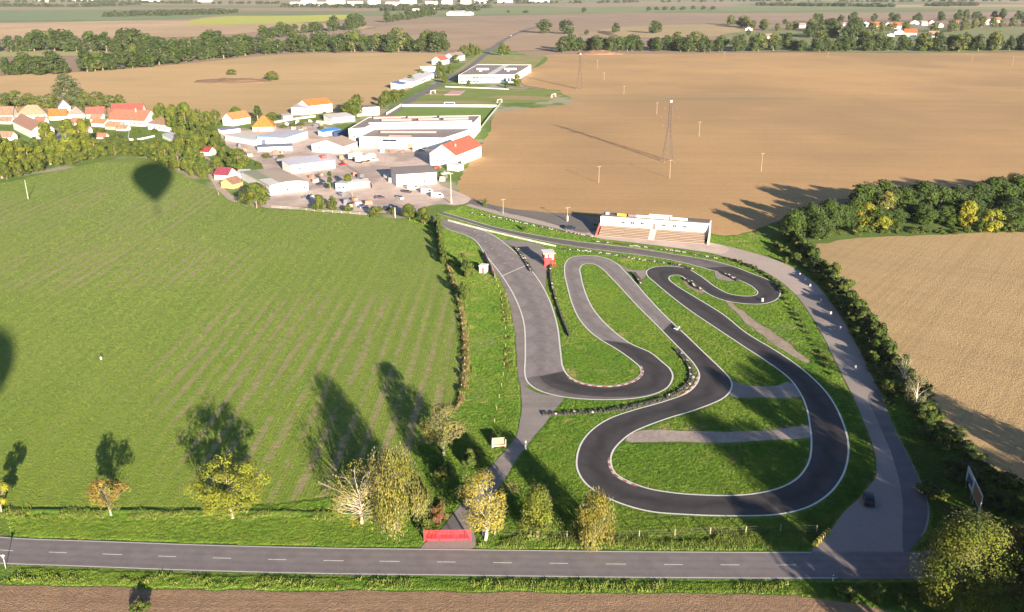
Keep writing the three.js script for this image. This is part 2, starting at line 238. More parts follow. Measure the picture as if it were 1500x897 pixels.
const asphTile = (base, seed, rubber = 0) => colorTex(512, 512, (u, v) => { const n = 0.5 * pn(u, v, 6, seed) + 0.5 * pn(u, v, 14, seed + 1), f = pn(u, v, 110, seed + 2), g = pn(u, v, 200, seed + 3); let c = mul3(base, 0.68 + 0.46 * n + 0.18 * (f - 0.5) + 0.16 * g); const cr = Math.abs(pn(u, v, 9, seed + 5) - 0.5); if (cr < 0.008) c = mul3(c, 0.75); if (rubber) { const m = u * 12 - 3.6 + 1.6 * (pn(u, v, 3, seed + 6) - 0.5), skid = pn(u * 1, v, 2, seed + 7), s = Math.exp(-((m / 1.5) ** 2)) * (0.5 + 0.7 * skid), k = Math.abs(((u * 12) - 4.4 - 1.5 * Math.sin(v * 6.283) * skid)) < 0.1 && pn(u, v, 5, seed + 8) > 0.55 ? 0.25 : 0; c = mul3(c, 1 - rubber * s - k * rubber); } return c; }, true);
const mainLine = even([[-168.76,-129.66],[-119.19,-125.68],[-92.95,-123.58],[-81.62,-122.27],[-72.25,-121.72],[-62.73,-121.17],[-53.5,-120.62],[-44.25,-120.17],[-35.29,-119.81],[-26.18,-119.54],[-16.89,-119.37],[-7.4,-119.19],[1.3,-119.01],[10.31,-118.83],[19.52,-118.66],[28.72,-118.57],[37.9,-118.48],[48.73,-118.48],[59.56,-118.48],[72.47,-118.3],[91.73,-117.95],[144.67,-116.91]], 2.5);
const roadMat = mat(undefined, { roughness: 0.85, map: colorTex(512, 512, (u, v) => { const m = u * 12, wear = [0.95, 2.6, 4.5, 6.15].reduce((s, p) => s + Math.exp(-(((m - p - 0.3 * (pn(u, v, 4, 91) - 0.5)) / 0.38) ** 2)), 0); return mul3([0.205, 0.178, 0.186], (0.8 + 0.2 * pn(u, v, 7, 20) + 0.14 * pn(u, v, 120, 22) + 0.1 * (pn(u, v, 20, 23) - 0.5)) * (1 - 0.12 * wear * (0.6 + 0.6 * pn(u, v, 9, 92)))); }, true) });
const mainRoad = struct('main_road', ribbon(offset(mainLine, 3.55), offset(mainLine, -3.55), 0.12), roadMat);
{ // faint wheel tracks are worn asphalt; painted lines
  let s = 0; const dash = [];
  const lineAt = (from, to, off, w) => { const seg = []; let d = 0; for (let i = 1; i < mainLine.length; i++) { const l = 2.5; for (let k = 0; k < 10; k++) { const q = d + k * l / 10; if (q >= from && q <= to) { const t = k / 10; seg.push([mix(mainLine[i - 1][0], mainLine[i][0], t), mix(mainLine[i - 1][1], mainLine[i][1], t)]); } } d += l; } return ribbon(offset(seg, off + w / 2), offset(seg, off - w / 2), 0.127); };
  const total = (mainLine.length - 1) * 2.5; let start = 0; const [ax] = [-83.27,-122.46];
  for (let i = 0; i < mainLine.length; i++) if (mainLine[i][0] < ax) start = i * 2.5;
  const stop = mainLine.findIndex(p => p[0] > [40.07,-118.48][0]) * 2.5;
  for (let q = start - 27; q < stop; q += 9.05) part('lane_dash', lineAt(q, q + 3.3, 0, 0.14), PAINT, mainRoad);
  part('edge_line', lineAt(start - 60, stop + 6, -3.3, 0.13), PAINT, mainRoad);
  part('edge_line', lineAt(start - 60, stop + 8, 3.3, 0.13), PAINT, mainRoad);
}
const sideRoadPts = smooth([[48.98,-122.65],[52.83,-126.85],[58.66,-134.26],[65.21,-141.46],[68.77,-146.77],[71.59,-155.12],[74.04,-166.73],[76.88,-183.45],[79.12,-199],[81.71,-216.98],[83.83,-235.75],[84.34,-253.07],[82.4,-268.48],[78.23,-279.47],[69.72,-292.12],[51.08,-304.95],[30.06,-315.02],[13.06,-329.78],[-2.72,-344.73],[-17.03,-360.97],[-25.61,-370.9],[-36.84,-376.05],[-48.39,-386.77],[-60.66,-409.99],[-76.05,-446.48],[-72.5,-457.5],[-53.8,-419.38],[-43.49,-398.07],[-30.05,-384.04],[-14.5,-369.63],[0,-357.37],[13.68,-346.97],[31.35,-329.78],[53.05,-317.88],[71.95,-305.84],[82.52,-294.61],[90.36,-281],[93.65,-262.93],[91.56,-232.43],[87.8,-207.65],[83.53,-184.17],[79.25,-163.7],[76.11,-145.29],[73.15,-134.26],[69.53,-127.65],[64.56,-122.65],[62.01,-116.56],[46.93,-116.22]], 2.5, true, 0.12);
sheet('side_road', sideRoadPts, 0.11, 2048, (x, z) => { const n = fbm(x * 0.1, z * 0.1, 3), f = vn(x * 3, z * 3), p = sstep(0.5, 0.56, fbm(x * 0.05 + 7, z * 0.05, 2)); return mul3(mix3([0.28, 0.238, 0.225], z < -230 ? [0.43, 0.345, 0.315] : [0.34, 0.285, 0.265], z < -250 ? 1 : p * 0.6), 0.82 + 0.24 * n + 0.14 * f); });
sheet('asphalt_patch', smooth([[79.99,-180.58],[82.94,-183.45],[79.11,-163.7],[75.98,-145.29],[72.91,-134.26],[68.53,-126.66],[63.65,-121.54],[65.74,-127.65],[70.12,-138.23],[74.14,-152.43],[77.05,-166.73]], 2.5, true, 0.05), 0.125, 256, asph([0.15, 0.138, 0.148], 0.8), { label: 'darker newer strip of asphalt on the side road' });
sheet('parking_apron', smooth([[-27.49,-390.94],[-23.44,-384.04],[-17.63,-374.75],[-4.26,-360.97],[11.08,-351.52],[26.07,-348.09],[29.76,-336.04],[32.36,-323.73],[26.67,-319.81],[13.29,-336.04],[-2.77,-351.52],[-17.24,-365.87],[-28.18,-378.68]], 3, true, 0.3), 0.26, 512, asph([0.165, 0.145, 0.142], 1));
sheet('stand_forecourt', smooth([[30.48,-325.72],[34.48,-321.76],[52.47,-314.08],[71.7,-305.84],[75.82,-301.43],[72.71,-292.95],[59.71,-298.84],[44.02,-306.74],[30.48,-314.08]], 3, true, 0.3), 0.125, 512, (x, z) => mul3(PALE, 0.8 + 0.3 * fbm(x * 0.3, z * 0.3, 3)));
sheet('gravel_path', smooth([[2.08,-189.41],[2.82,-185.64],[6.16,-181.65],[11.28,-179.53],[9.34,-173.75],[6.71,-166.12],[3.29,-158.46],[0.93,-151.9],[-1.52,-144.32],[-4.14,-136.89],[-6.55,-130.47],[-6.46,-122.65],[-14.92,-122.65],[-12.6,-127.05],[-10.41,-132.35],[-7.41,-139.6],[-4.66,-147.53],[-2.01,-153.77],[0.83,-161.04],[2.07,-173.09]], 2.2, true, 0.15), 0.10, 1024, asph([0.245, 0.212, 0.205], 1));
sheet('gravel_strip', smooth([[-10.27,-291.3],[-3.64,-264.3],[-0.59,-240.31],[0.55,-222.94],[1.19,-204.11],[1.9,-187.89],[3.77,-185.64],[4.09,-204.11],[4.09,-225.5],[2,-245.03],[-2.38,-267.78],[-7.89,-289.67]], 2.2, true, 0.2), 0.09, 512, asph([0.235, 0.195, 0.185], 1.2));
sheet('tower_apron', smooth([[-4.2,-310.37],[3.69,-308.55],[11.31,-301.43],[12.67,-292.95],[11.94,-280.24],[10.74,-265.68],[9.6,-251.17],[8.34,-264.3],[4.16,-288.06],[-1.22,-304.95]], 2.2, true, 0.15), 0.09, 512, asph([0.25, 0.215, 0.21], 0.8));
sheet('gravel_path', smooth([[50.44,-189.41],[52.83,-186.76],[56.44,-185.46],[60.88,-185.64],[64.36,-187.89],[65.28,-180.58],[60.89,-179.18],[54.89,-179.53],[49.56,-179.53],[48.91,-182.72]], 2.2, true, 0.15), 0.095, 256, asph([0.26, 0.225, 0.215], 1), { label: 'short grey link path between two bends of the kart track' });
sheet('gravel_path', smooth([[24.03,-161.92],[27.54,-164],[35.26,-163.7],[43.65,-163.4],[53.67,-164],[62.72,-165.81],[61.58,-161.33],[52.54,-159.89],[42.54,-158.46],[34.41,-159.03],[23.16,-159.31]], 2.2, true, 0.3), 0.095, 512, (x, z) => mul3(mix3([0.30, 0.24, 0.22], [0.40, 0.32, 0.29], fbm(x * 0.25, z * 0.25, 3)), 0.8 + 0.35 * vn(x * 2.5, z * 2.5)), { label: 'worn pale path crossing the grass inside the big bend' });
sheet('gravel_path', smooth([[62.36,-245.03],[64.56,-239.16],[66.61,-228.12],[69.41,-217.95],[71.72,-207.65],[72.72,-199.84],[71.05,-199.84],[67.91,-209.46],[64.76,-220.92],[63.09,-234.63]], 2.2, true, 0.6), 0.095, 512, (x, z) => mul3(mix3([0.28, 0.21, 0.15], [0.40, 0.32, 0.26], fbm(x * 0.5, z * 0.5, 3)), 0.75 + 0.4 * vn(x * 2.5, z * 2.5)), { label: 'bare earth trail beside the kart track' });
sheet('gravel_path', smooth([[54.57,-265.68],[57.2,-261.58],[59.02,-254.99],[56.68,-250.54],[54.26,-254.99],[52.96,-261.58]], 1.5, true, 0.4), 0.095, 128, (x, z) => mul3(DIRT, 0.7 + 0.5 * fbm(x * 0.8, z * 0.8, 3)), { label: 'bare earth spot inside the narrow loop' });
sheet('gravel_path', smooth([[66.31,-274.25],[70.16,-269.9],[72.7,-264.3],[68.38,-262.26],[64.45,-265.68]], 1.5, true, 0.3), 0.095, 128, (x, z) => mul3([0.31, 0.255, 0.235], 0.7 + 0.5 * fbm(x * 0.8, z * 0.8, 3)), { label: 'bare grey spot inside the small end loop' });
sheet('gravel_path', smooth([[34.14,-283.32],[38.68,-274.25],[44.2,-274.25],[47.54,-278.72],[43.35,-271.34],[40.63,-264.3],[38.13,-269.9]], 1.5, true, 0.3), 0.092, 256, (x, z) => mul3([0.30, 0.25, 0.225], 0.7 + 0.5 * fbm(x * 0.6, z * 0.6, 3)), { label: 'grey cut-through between hairpin and loop' });
const farRoadMat = mat(undefined, { map: asphTile([0.17, 0.155, 0.165], 60), roughness: 0.85 });
{ const c = even([[-93.99,-533.51],[-91.95,-597.81],[-87.45,-659.34],[-82.09,-725.1],[-74.52,-799.25],[-65.29,-889.51],[-50.83,-1001.79],[-38.9,-1190.51],[-23.52,-1446.21],[-9.55,-1618.89],[13.52,-1837.28],[63.41,-2159.42]], 12); struct('country_road', ribbon(offset(c, 4), offset(c, -4), 0.42), farRoadMat); }
sheet('farm_track', smooth([[-167.58,-481.14],[-162,-473.01],[-149.16,-439.4],[-136.64,-409.99],[-123.8,-384.04],[-116.54,-373.46],[-117.76,-369.63],[-125.98,-381.34],[-138.87,-406.95],[-152.56,-439.4]], 3, true, 0.4), 0.27, 256, (x, z) => mul3([0.44, 0.34, 0.28], 0.8 + 0.35 * fbm(x * 0.5, z * 0.5, 3)));
sheet('playing_field', [[-83.59,-690.73],[-11.46,-688.68],[-19.64,-585.6],[-84.8,-585.6],[-89.04,-637.54]], 0.3, 256, (x, z) => mul3([0.155, 0.245, 0.035], 0.85 + 0.25 * fbm(x * 0.1, z * 0.1, 3)));
sheet('playing_field', [[-82.09,-725.1],[-68.34,-827.3],[42.34,-804.71],[43.67,-762.92],[27.04,-716.21],[-8.02,-707.52],[-11.56,-694.85],[-84.31,-696.93]], 0.31, 256, (x, z) => mul3(mix3([0.175, 0.235, 0.04], [0.33, 0.25, 0.12], sstep(0.5, 0.68, fbm(x * 0.03 + 2, z * 0.06, 3))), 0.85 + 0.25 * fbm(x * 0.1, z * 0.1, 3)));
sheet('school_lawn', [[-45.97,-1239.37],[45.07,-1214.46],[20.02,-993.46],[-44.49,-993.46],[-52.94,-931.36],[-66.63,-889.51]], 0.32, 256, (x, z) => mul3(mix3([0.20, 0.22, 0.055], [0.34, 0.27, 0.12], fbm(x * 0.03, z * 0.03, 3)), 0.85 + 0.3 * fbm(x * 0.15, z * 0.15, 3)));

// ---------- kart track: matched pairs of edge points along the lap ----------
const stations = [[[-41.29,-349.23],[-40.74,-359.76]],[[-25.38,-326.73],[-23.99,-337.1]],[[-14.41,-312.22],[-9.71,-321.76]],[[-8.71,-289.67],[0,-297.98]],[[-3.12,-267.78],[6.39,-273.51]],[[1.2,-245.03],[10.53,-248.68]],[[3.25,-225.76],[12.23,-224.99]],[[3.32,-204.11],[12.2,-206.31]],[[3.13,-190.95],[12.31,-195.71]],[[3.94,-186.76],[13.34,-190.95]],[[6.2,-183.08],[15.38,-187.89]],[[10.7,-180.06],[18.55,-186.01]],[[16.99,-178.49],[22.91,-185.64]],[[24.58,-178.49],[26.54,-187.13]],[[30.6,-180.23],[28.68,-189.03]],[[35.22,-184.17],[30.33,-191.73]],[[37.79,-190.56],[30.85,-193.7]],[[37.86,-195.31],[30.7,-196.93]],[[36.81,-199],[29.76,-199.84]],[[34.59,-205.43],[26.86,-206.76]],[[30.79,-210.61],[23.21,-213.63]],[[27.89,-217.47],[21,-218.93]],[[25.18,-226.54],[18.76,-228.12]],[[22.99,-238.01],[17.49,-240.31]],[[21.96,-252.43],[16.93,-257.59]],[[21.85,-267.78],[16.86,-271.34]],[[22.26,-276.47],[17.94,-282.54]],[[24.14,-280.62],[20.36,-288.46]],[[26.85,-280.62],[25.61,-290.48]],[[28.94,-276.47],[31.19,-288.06]],[[30.79,-268.48],[34.42,-281.77]],[[33.21,-255.63],[36.95,-269.19]],[[36.19,-239.16],[39.78,-249.3]],[[39.01,-225.5],[42.54,-232.43]],[[41.8,-211.53],[45.79,-216.98]],[[43.43,-203.24],[48.44,-203.68]],[[44.32,-197.34],[50.15,-195.31]],[[44.28,-191.73],[50.99,-189.03]],[[42.51,-186.39],[50.23,-184.54]],[[39.38,-181.65],[47.19,-179.18]],[[33.82,-177.46],[39.98,-173.42]],[[26.31,-173.09],[32.58,-168.91]],[[21.21,-169.55],[25.02,-163.1]],[[17.17,-164.9],[21.87,-158.89]],[[14.18,-159.03],[19.76,-154.58]],[[12.6,-152.17],[19.05,-150.33]],[[12.53,-147.27],[19.55,-146.53]],[[14.05,-142.16],[21.53,-143.83]],[[18.27,-137.11],[24.95,-141.22]],[[23.88,-133.83],[29.08,-139.83]],[[30.25,-132.77],[33.28,-139.14]],[[38.81,-132.35],[40,-138.91]],[[46.29,-132.83],[45.17,-139.83]],[[51.8,-134.91],[49.41,-141.69]],[[56.9,-139],[53.23,-144.8]],[[61.48,-144.9],[57.01,-150.33]],[[65.28,-152.17],[59.77,-157.06]],[[68.03,-159.89],[62.1,-165.2]],[[69.97,-169.23],[64.07,-173.75]],[[71.01,-178.49],[65.04,-181.29]],[[70.85,-186.39],[64.92,-189.79]],[[69.12,-197.34],[62.52,-199.21]],[[66.51,-206.31],[58.85,-210.15]],[[62.14,-218.44],[54.62,-222.94]],[[59.14,-232.43],[50.33,-236.31]],[[55.6,-243.24],[46.79,-249.92]],[[52.34,-252.43],[44.39,-260.91]],[[50.08,-259.57],[42.94,-268.48]],[[49.29,-264.99],[43.98,-274.25]],[[50.71,-268.27],[47.37,-277.59]],[[53.13,-268.48],[52.57,-277.96]],[[54.83,-263.62],[56.63,-275.72]],[[57,-256.28],[59.71,-267.78]],[[59.06,-249.3],[62.13,-256.93]],[[62.23,-244.43],[64.83,-250.54]],[[67.16,-241.77],[68.38,-248.37]],[[72.41,-241.48],[71.69,-248.68]],[[76.79,-244.43],[73.56,-251.17]],[[79.94,-249.92],[73.72,-254.99]],[[81.31,-256.93],[72.8,-259.57]],[[80.45,-262.93],[70.56,-264.3]],[[76.91,-269.9],[66.89,-270.91]],[[72.48,-277.96],[62.34,-276.47]],[[66.15,-285.12],[55.76,-283.32]],[[55.45,-292.12],[46.44,-289.67]],[[42.86,-299.7],[35.41,-295.03]],[[22.86,-308.55],[22.38,-301.43]],[[8.82,-316.92],[8.66,-310.83]],[[-5.98,-328.25],[-5.9,-323.23]],[[-22.1,-345.84],[-22.11,-341.42]],[[-37.01,-362.18],[-38.92,-358.57]]];
const NS = stations.length - 1, SUB = 8;
const edgeA = curve(stations.map(s => s[0]), NS * SUB), edgeB = curve(stations.map(s => s[1]), NS * SUB);
const track = new THREE.Group(); track.name = 'kart_track'; track.userData = { kind: 'structure' }; scene.add(track);
const trackMats = { grey: mat(undefined, { map: asphTile([0.25, 0.214, 0.216], 30, 0.3), roughness: 0.85 }), dark: mat(undefined, { map: asphTile([0.060, 0.052, 0.058], 40, 0.42), roughness: 0.8 }), mid: mat(undefined, { map: asphTile([0.172, 0.146, 0.148], 50, 0.4), roughness: 0.85 }) };
const cut = (e, a, b) => e.slice(Math.round(a * SUB), Math.round(b * SUB) + 1);
for (const [a, b, k, n] of [[0, 8.2, 'grey'], [8.2, 20.1, 'mid'], [20.1, 33.4, 'grey'], [33.4, 82, 'dark'], [82, NS, 'mid']]) part('asphalt', ribbon(cut(edgeA, a, b), cut(edgeB, a, b), 0.13), trackMats[k], track);
{ // newer dark racing line through the first bend
  const lerpE = (t0, t1, a, b) => cut(edgeA, a, b).map((p, i, arr) => { const q = cut(edgeB, a, b)[i], u = i / (arr.length - 1), t = mix(t0(u), t1(u), 0.5); return t; });
  const A = cut(edgeA, 8.4, 20), B = cut(edgeB, 8.4, 20), n = A.length - 1;
  const out = A.map((p, i) => { const u = i / n, t = mix(0.34, 0.02, sstep(0.1, 0.62, u)); return [mix(p[0], B[i][0], t), mix(p[1], B[i][1], t)]; });
  part('asphalt', ribbon(out, B, 0.137), trackMats.dark, track).userData.label = 'dark resurfaced lane of the first bend';
}
const lineW = 0.36;
for (const [e, sgn] of [[edgeA, 1], [edgeB, -1]]) for (const [a, b] of (sgn > 0 ? [[1, NS - 0.5]] : [[1, NS - 0.5]])) { const c = cut(e, a, b); part('edge_line', ribbon(offset(c, lineW / 2), offset(c, -lineW / 2), 0.146), PAINT, track); }
const KRED = mat([0.36, 0.12, 0.10], { roughness: 0.7 }), KWHITE = mat([0.52, 0.48, 0.44], { roughness: 0.7 });
function kerbs(e, a, b, side) {
  const c = cut(e, a, b), L = []; let acc = 0, last = c[0], n = 0;
  for (let i = 1; i < c.length; i++) { acc += Math.hypot(c[i][0] - c[i - 1][0], c[i][1] - c[i - 1][1]); if (acc >= 0.85 || i === c.length - 1) { const dx = c[i][0] - last[0], dz = c[i][1] - last[1], l = Math.hypot(dx, dz);
    const g = new THREE.BoxGeometry(l, 0.08, 0.45), o = part('kerb_block', g, n++ % 2 ? KWHITE : KRED, track); o.position.set((c[i][0] + last[0]) / 2 - dz / l * side * 0.36, 0.15, (c[i][1] + last[1]) / 2 + dx / l * side * 0.42); o.rotation.y = -Math.atan2(dz, dx); last = c[i]; acc = 0; } }
}
kerbs(curve(stations.map(s => s[1]), NS * SUB), 9, 17, 1);
kerbs(edgeA, 37, 39.3, 1); kerbs(edgeB, 44.5, 47.5, 1);
{ // starting line, grid marks
  const a = cut(edgeA, 4, 4.3), b = cut(edgeB, 3.75, 4.05), n = a.length - 1;
  const p = edgeA[Math.round(3.95 * SUB)], q = edgeB[Math.round(3.75 * SUB)];
  part('start_line', ribbon(offset([p, q], 0.2), offset([p, q], -0.2), 0.147), PAINT, track);
  for (let k = 0; k < 10; k++) { const i = Math.round((1.75 + k * 0.2) * SUB), t = k % 2 ? 0.32 : 0.66, m = [mix(edgeA[i][0], edgeB[i][0], t), mix(edgeA[i][1], edgeB[i][1], t)], d = [edgeB[i][0] - edgeA[i][0], edgeB[i][1] - edgeA[i][1]], l = Math.hypot(...d); part('grid_mark', ribbon(offset([m, [m[0] + d[0] / l * 1.3, m[1] + d[1] / l * 1.3]], 0.1), offset([m, [m[0] + d[0] / l * 1.3, m[1] + d[1] / l * 1.3]], -0.1), 0.147), PAINT, track); }
}

// grassed banks and ditch edges along the verges
function bank(pts, w, h) { const c = even(pts, 1.2), P = [], U = [], I = [], S = 4; c.forEach(([x, z], i) => { const n = offset(c.slice(Math.max(0, i - 1), i + 2), 1)[Math.min(i, 1)], q = c[i], dx = n[0] - q[0], dz = n[1] - q[1], hh = h * (0.6 + 0.8 * vn(x * 0.3, z * 0.3)); for (let k = 0; k <= S; k++) { const t = k / S * 2 - 1; P.push(x + dx * t * w / 2, 0.02 + hh * (1 - t * t), z + dz * t * w / 2); U.push(x / 12, z / 12); } if (i) for (let k = 0; k < S; k++) { const a = (i - 1) * (S + 1) + k, b = a + S + 1; I.push(a, a + 1, b, a + 1, b + 1, b); } }); const g = new THREE.BufferGeometry(); g.setAttribute('position', new THREE.Float32BufferAttribute(P, 3)); g.setAttribute('uv', new THREE.Float32BufferAttribute(U, 2)); g.setIndex(I); g.computeVertexNormals(); if (g.attributes.normal.getY(7) < 0) { for (let k = 0; k < I.length; k += 3) [I[k], I[k + 1]] = [I[k + 1], I[k]]; g.setIndex(I); g.computeVertexNormals(); } return g; }
const bankM = mat(undefined, { roughness: 1, map: colorTex(512, 512, (u, v) => mul3(mix3(GRASS, GRASS2, pn(u, v, 9, 61) * 0.5), 0.5 + 0.5 * pn(u, v, 60, 62) + 0.2 * pn(u, v, 20, 63)), true) });
struct('verge_bank', bank([[-126.37,-135.13],[-89.67,-134.05],[-74.03,-133.83],[-58.44,-133.62],[-41.69,-133.41],[-27.32,-132.98]], 1.8, 0.3), bankM);

// ---------- buildings ----------
const plaster = colorTex(256, 256, (u, v) => mul3([1, 1, 1], 0.84 + 0.12 * pn(u, v, 5, 70) + 0.08 * pn(u, v, 60, 71)), true);
const tileTex = colorTex(256, 256, (u, v) => { const r = (v * 24) % 1, n = PT[(Math.floor(v * 24) * 131 + Math.floor(u * 16 + (Math.floor(v * 24) % 2) * 0.5) * 17) & 65535]; return mul3([1, 1, 1], (0.72 + 0.28 * n) * (0.75 + 0.25 * pn(u, v, 7, 72))); }, true);
const tileBump = greyTex(256, 256, (u, v) => (v * 24) % 1);
const sheetTex = colorTex(256, 256, (u, v) => mul3([1, 1, 1], 0.86 + 0.1 * pn(u, v, 6, 73) + 0.08 * pn(u, v, 40, 74)), true);
const ribBump = greyTex(256, 256, (u) => 0.5 + 0.5 * Math.sin(u * 2 * Math.PI * 16));
const feltTex = colorTex(512, 512, (u, v) => mul3([1, 1, 1], 0.7 + 0.3 * pn(u, v, 8, 75) + 0.16 * pn(u, v, 40, 76)), true);
const rep = (t, k) => { const c = t.clone(); c.repeat.set(k, k); return c; };
const wallT = rep(plaster, 0.2), tileT = rep(tileTex, 0.2), tileB = rep(tileBump, 0.2), sheetT = rep(sheetTex, 0.2), ribB = rep(ribBump, 0.25), feltT = rep(feltTex, 0.08);
const cache = {};
const memo = (k, f) => cache[k] || (cache[k] = f());
const wallM = c => memo('w' + c, () => mat(c, { map: wallT, roughness: 0.92 }));
const tileM = c => memo('t' + c, () => mat(c, { map: tileT, bumpMap: tileB, bumpScale: 0.04, roughness: 0.85 }));
const sheetM = c => memo('s' + c, () => mat(c, { map: sheetT, bumpMap: ribB, bumpScale: 0.03, roughness: 0.6 }));
const feltM = c => memo('f' + c, () => mat(c, { map: feltT, roughness: 0.95 }));
const plainM = c => memo('p' + c, () => mat(c, { roughness: 0.7 }));
const GLASS = mat([0.02, 0.028, 0.04], { roughness: 0.12 }), FRAME = mat([0.55, 0.55, 0.55], { roughness: 0.6 });
const WHITE = [0.74, 0.72, 0.70], CREAM = [0.68, 0.60, 0.46], ORANGE = [0.60, 0.17, 0.045], REDT = [0.42, 0.10, 0.07], BROWN = [0.30, 0.185, 0.135], GREYB = [0.30, 0.25, 0.23], LAV = [0.46, 0.45, 0.55], FELT = [0.27, 0.225, 0.235], BEIGE = [0.42, 0.335, 0.28];
const frameOf = (A, B) => ({ turn: -Math.atan2(B[1] - A[1], B[0] - A[0]), w: Math.hypot(B[0] - A[0], B[1] - A[1]) });
function window3(parent, x, y, z, w, h, face = 'front', door) {   // window > pane, or door > handle; set in the face of a wall
  const g = new THREE.BoxGeometry(w, h, 0.1), m = part(door ? 'door' : 'window', g, door ? plainM(door) : FRAME, parent);
  m.position.set(x, y + h / 2, z); if (face === 'left') m.rotation.y = -Math.PI / 2; if (face === 'right') m.rotation.y = Math.PI / 2;
  if (!door) { const two = w > 1.1; for (const s of two ? [-1, 1] : [0]) { const p = part('pane', new THREE.BoxGeometry(two ? w / 2 - 0.13 : w - 0.18, h - 0.2, 0.06), GLASS, m); p.position.set(s * w / 4 * 0.98, 0, 0.035); } }
  else part('handle', new THREE.BoxGeometry(0.12, 0.06, 0.08), FRAME, m).position.set(w * 0.35, 0, 0.07);
  return m;
}
function gableGeo(w, h, rh, d) { const s = new THREE.Shape([[-w / 2, 0], [w / 2, 0], [w / 2, h], [0, h + rh], [-w / 2, h]].map(p => new THREE.Vector2(...p))); return new THREE.ExtrudeGeometry(s, { depth: d, bevelEnabled: false }); }
function slabGeo(w, h, rh, d, o = 0.45, t = 0.2) {   // two roof slopes, ridge along the extrusion
  const k = rh / (w / 2), e = w / 2 + o, y0 = h - o * k;
  const s = new THREE.Shape([[-e, y0], [0, h + rh], [e, y0], [e, y0 + t], [0, h + rh + t], [-e, y0 + t]].map(p => new THREE.Vector2(...p)));
  return new THREE.ExtrudeGeometry(s, { depth: d + 2 * o, bevelEnabled: false }).translate(0, 0, -o);
}
function hipGeo(w, d, h, rh, o = 0.5, t = 0.15) {
  const X = w / 2 + o, Z = d / 2 + o, r = Math.max(0, X - Z), q = Math.max(0, Z - X), V = [[-X, h, Z], [X, h, Z], [X, h, -Z], [-X, h, -Z], [-r, h + rh, q], [r, h + rh, q], [r, h + rh, -q], [-r, h + rh, -q], [-X, h - t, Z], [X, h - t, Z], [X, h - t, -Z], [-X, h - t, -Z]];
  const F = [[0, 1, 5], [0, 5, 4], [1, 2, 6], [1, 6, 5], [2, 3, 7], [2, 7, 6], [3, 0, 4], [3, 4, 7], [4, 5, 6], [4, 6, 7], [8, 9, 1], [8, 1, 0], [9, 10, 2], [9, 2, 1], [10, 11, 3], [10, 3, 2], [11, 8, 0], [11, 0, 3], [8, 11, 10], [8, 10, 9]];
  const P = [], U = []; for (const f of F) for (const i of f) { const [a, b, c] = V[i]; P.push(a, b, c); U.push(Math.abs(f[0] - 1.5) < 2 ? a : c, b * 1.4); }
  const g = new THREE.BufferGeometry(); g.setAttribute('position', new THREE.Float32BufferAttribute(P, 3)); g.setAttribute('uv', new THREE.Float32BufferAttribute(U, 2)); g.computeVertexNormals(); return g;
}
// A house on the front edge A -> B, its depth running away from that edge; local x along the front, front at z = 0
function house(name, label, A, B, d, h, o = {}) {
  const { turn, w } = frameOf(A, B), t = thing(name, label, o.cat || 'house', [(A[0] + B[0]) / 2, (A[1] + B[1]) / 2], turn, o.group);
  const wm = wallM(o.wall || WHITE), rm = (o.rm || tileM)(o.roof || ORANGE), rh = o.rh ?? 3, type = o.type || 'gx';
  if (type === 'gx') { part('wall', gableGeo(d, h, rh, w).rotateY(Math.PI / 2).translate(-w / 2, 0, -d / 2), wm, t); part('roof', slabGeo(d, h, rh, w, o.eave).rotateY(Math.PI / 2).translate(-w / 2, 0.02, -d / 2), rm, t); }
  if (type === 'gz') { part('wall', gableGeo(w, h, rh, d).translate(0, 0, -d), wm, t); part('roof', slabGeo(w, h, rh, d, o.eave).translate(0, 0.02, -d), rm, t); }
  if (type === 'hip') { part('wall', box(w, h, d, 0, 0, -d / 2), wm, t); part('roof', hipGeo(w, d, h, rh).translate(0, 0.02, -d / 2), rm, t); }
  if (type === 'flat') { part('wall', box(w, h, d, 0, 0, -d / 2), wm, t); const r = part('roof', box(w + 0.3, 0.25, d + 0.3, 0, h, -d / 2), rm, t); if (o.trim) part('trim', [box(w + 0.5, 0.5, 0.12, 0, h - 0.2, 0.25), box(0.12, 0.5, d + 0.4, w / 2 + 0.22, h - 0.2, -d / 2)], plainM(o.trim), t); }
  if (type === 'shed') { const s = new THREE.Shape([[0, 0], [d, 0], [d, h + rh], [0, h]].map(p => new THREE.Vector2(...p))); part('wall', new THREE.ExtrudeGeometry(s, { depth: w, bevelEnabled: false }).rotateY(Math.PI / 2).translate(-w / 2, 0, 0), wm, t); const k = Math.hypot(d, rh); const g = box(w + 0.6, 0.18, k + 0.6, 0, 0, 0).rotateX(Math.atan2(rh, d)).translate(0, h + rh / 2 + 0.03, -d / 2); part('roof', g, rm, t); }
  for (const [x, y, ww, hh] of o.win || []) window3(t, x, y, 0.03, ww, hh);
  for (const [z, y, ww, hh] of o.rwin || []) window3(t, w / 2 + 0.03, y, -z, ww, hh, 'right');
  for (const [z, y, ww, hh] of o.lwin || []) window3(t, -w / 2 - 0.03, y, -z, ww, hh, 'left');
  for (const [x, ww, hh, c] of o.door || []) window3(t, x, 0, 0.03, ww, hh, 'front', c || [0.2, 0.12, 0.08]);
  for (const [x, z, hh] of o.chim || []) part('chimney', box(0.7, hh, 0.7, x, h, -z), plainM([0.45, 0.3, 0.25]), t);
  return t;
}
const row = (n, x0, x1, y, w, h) => Array.from({ length: n }, (_, i) => [n > 1 ? mix(x0, x1, i / (n - 1)) : x0, y, w, h]);
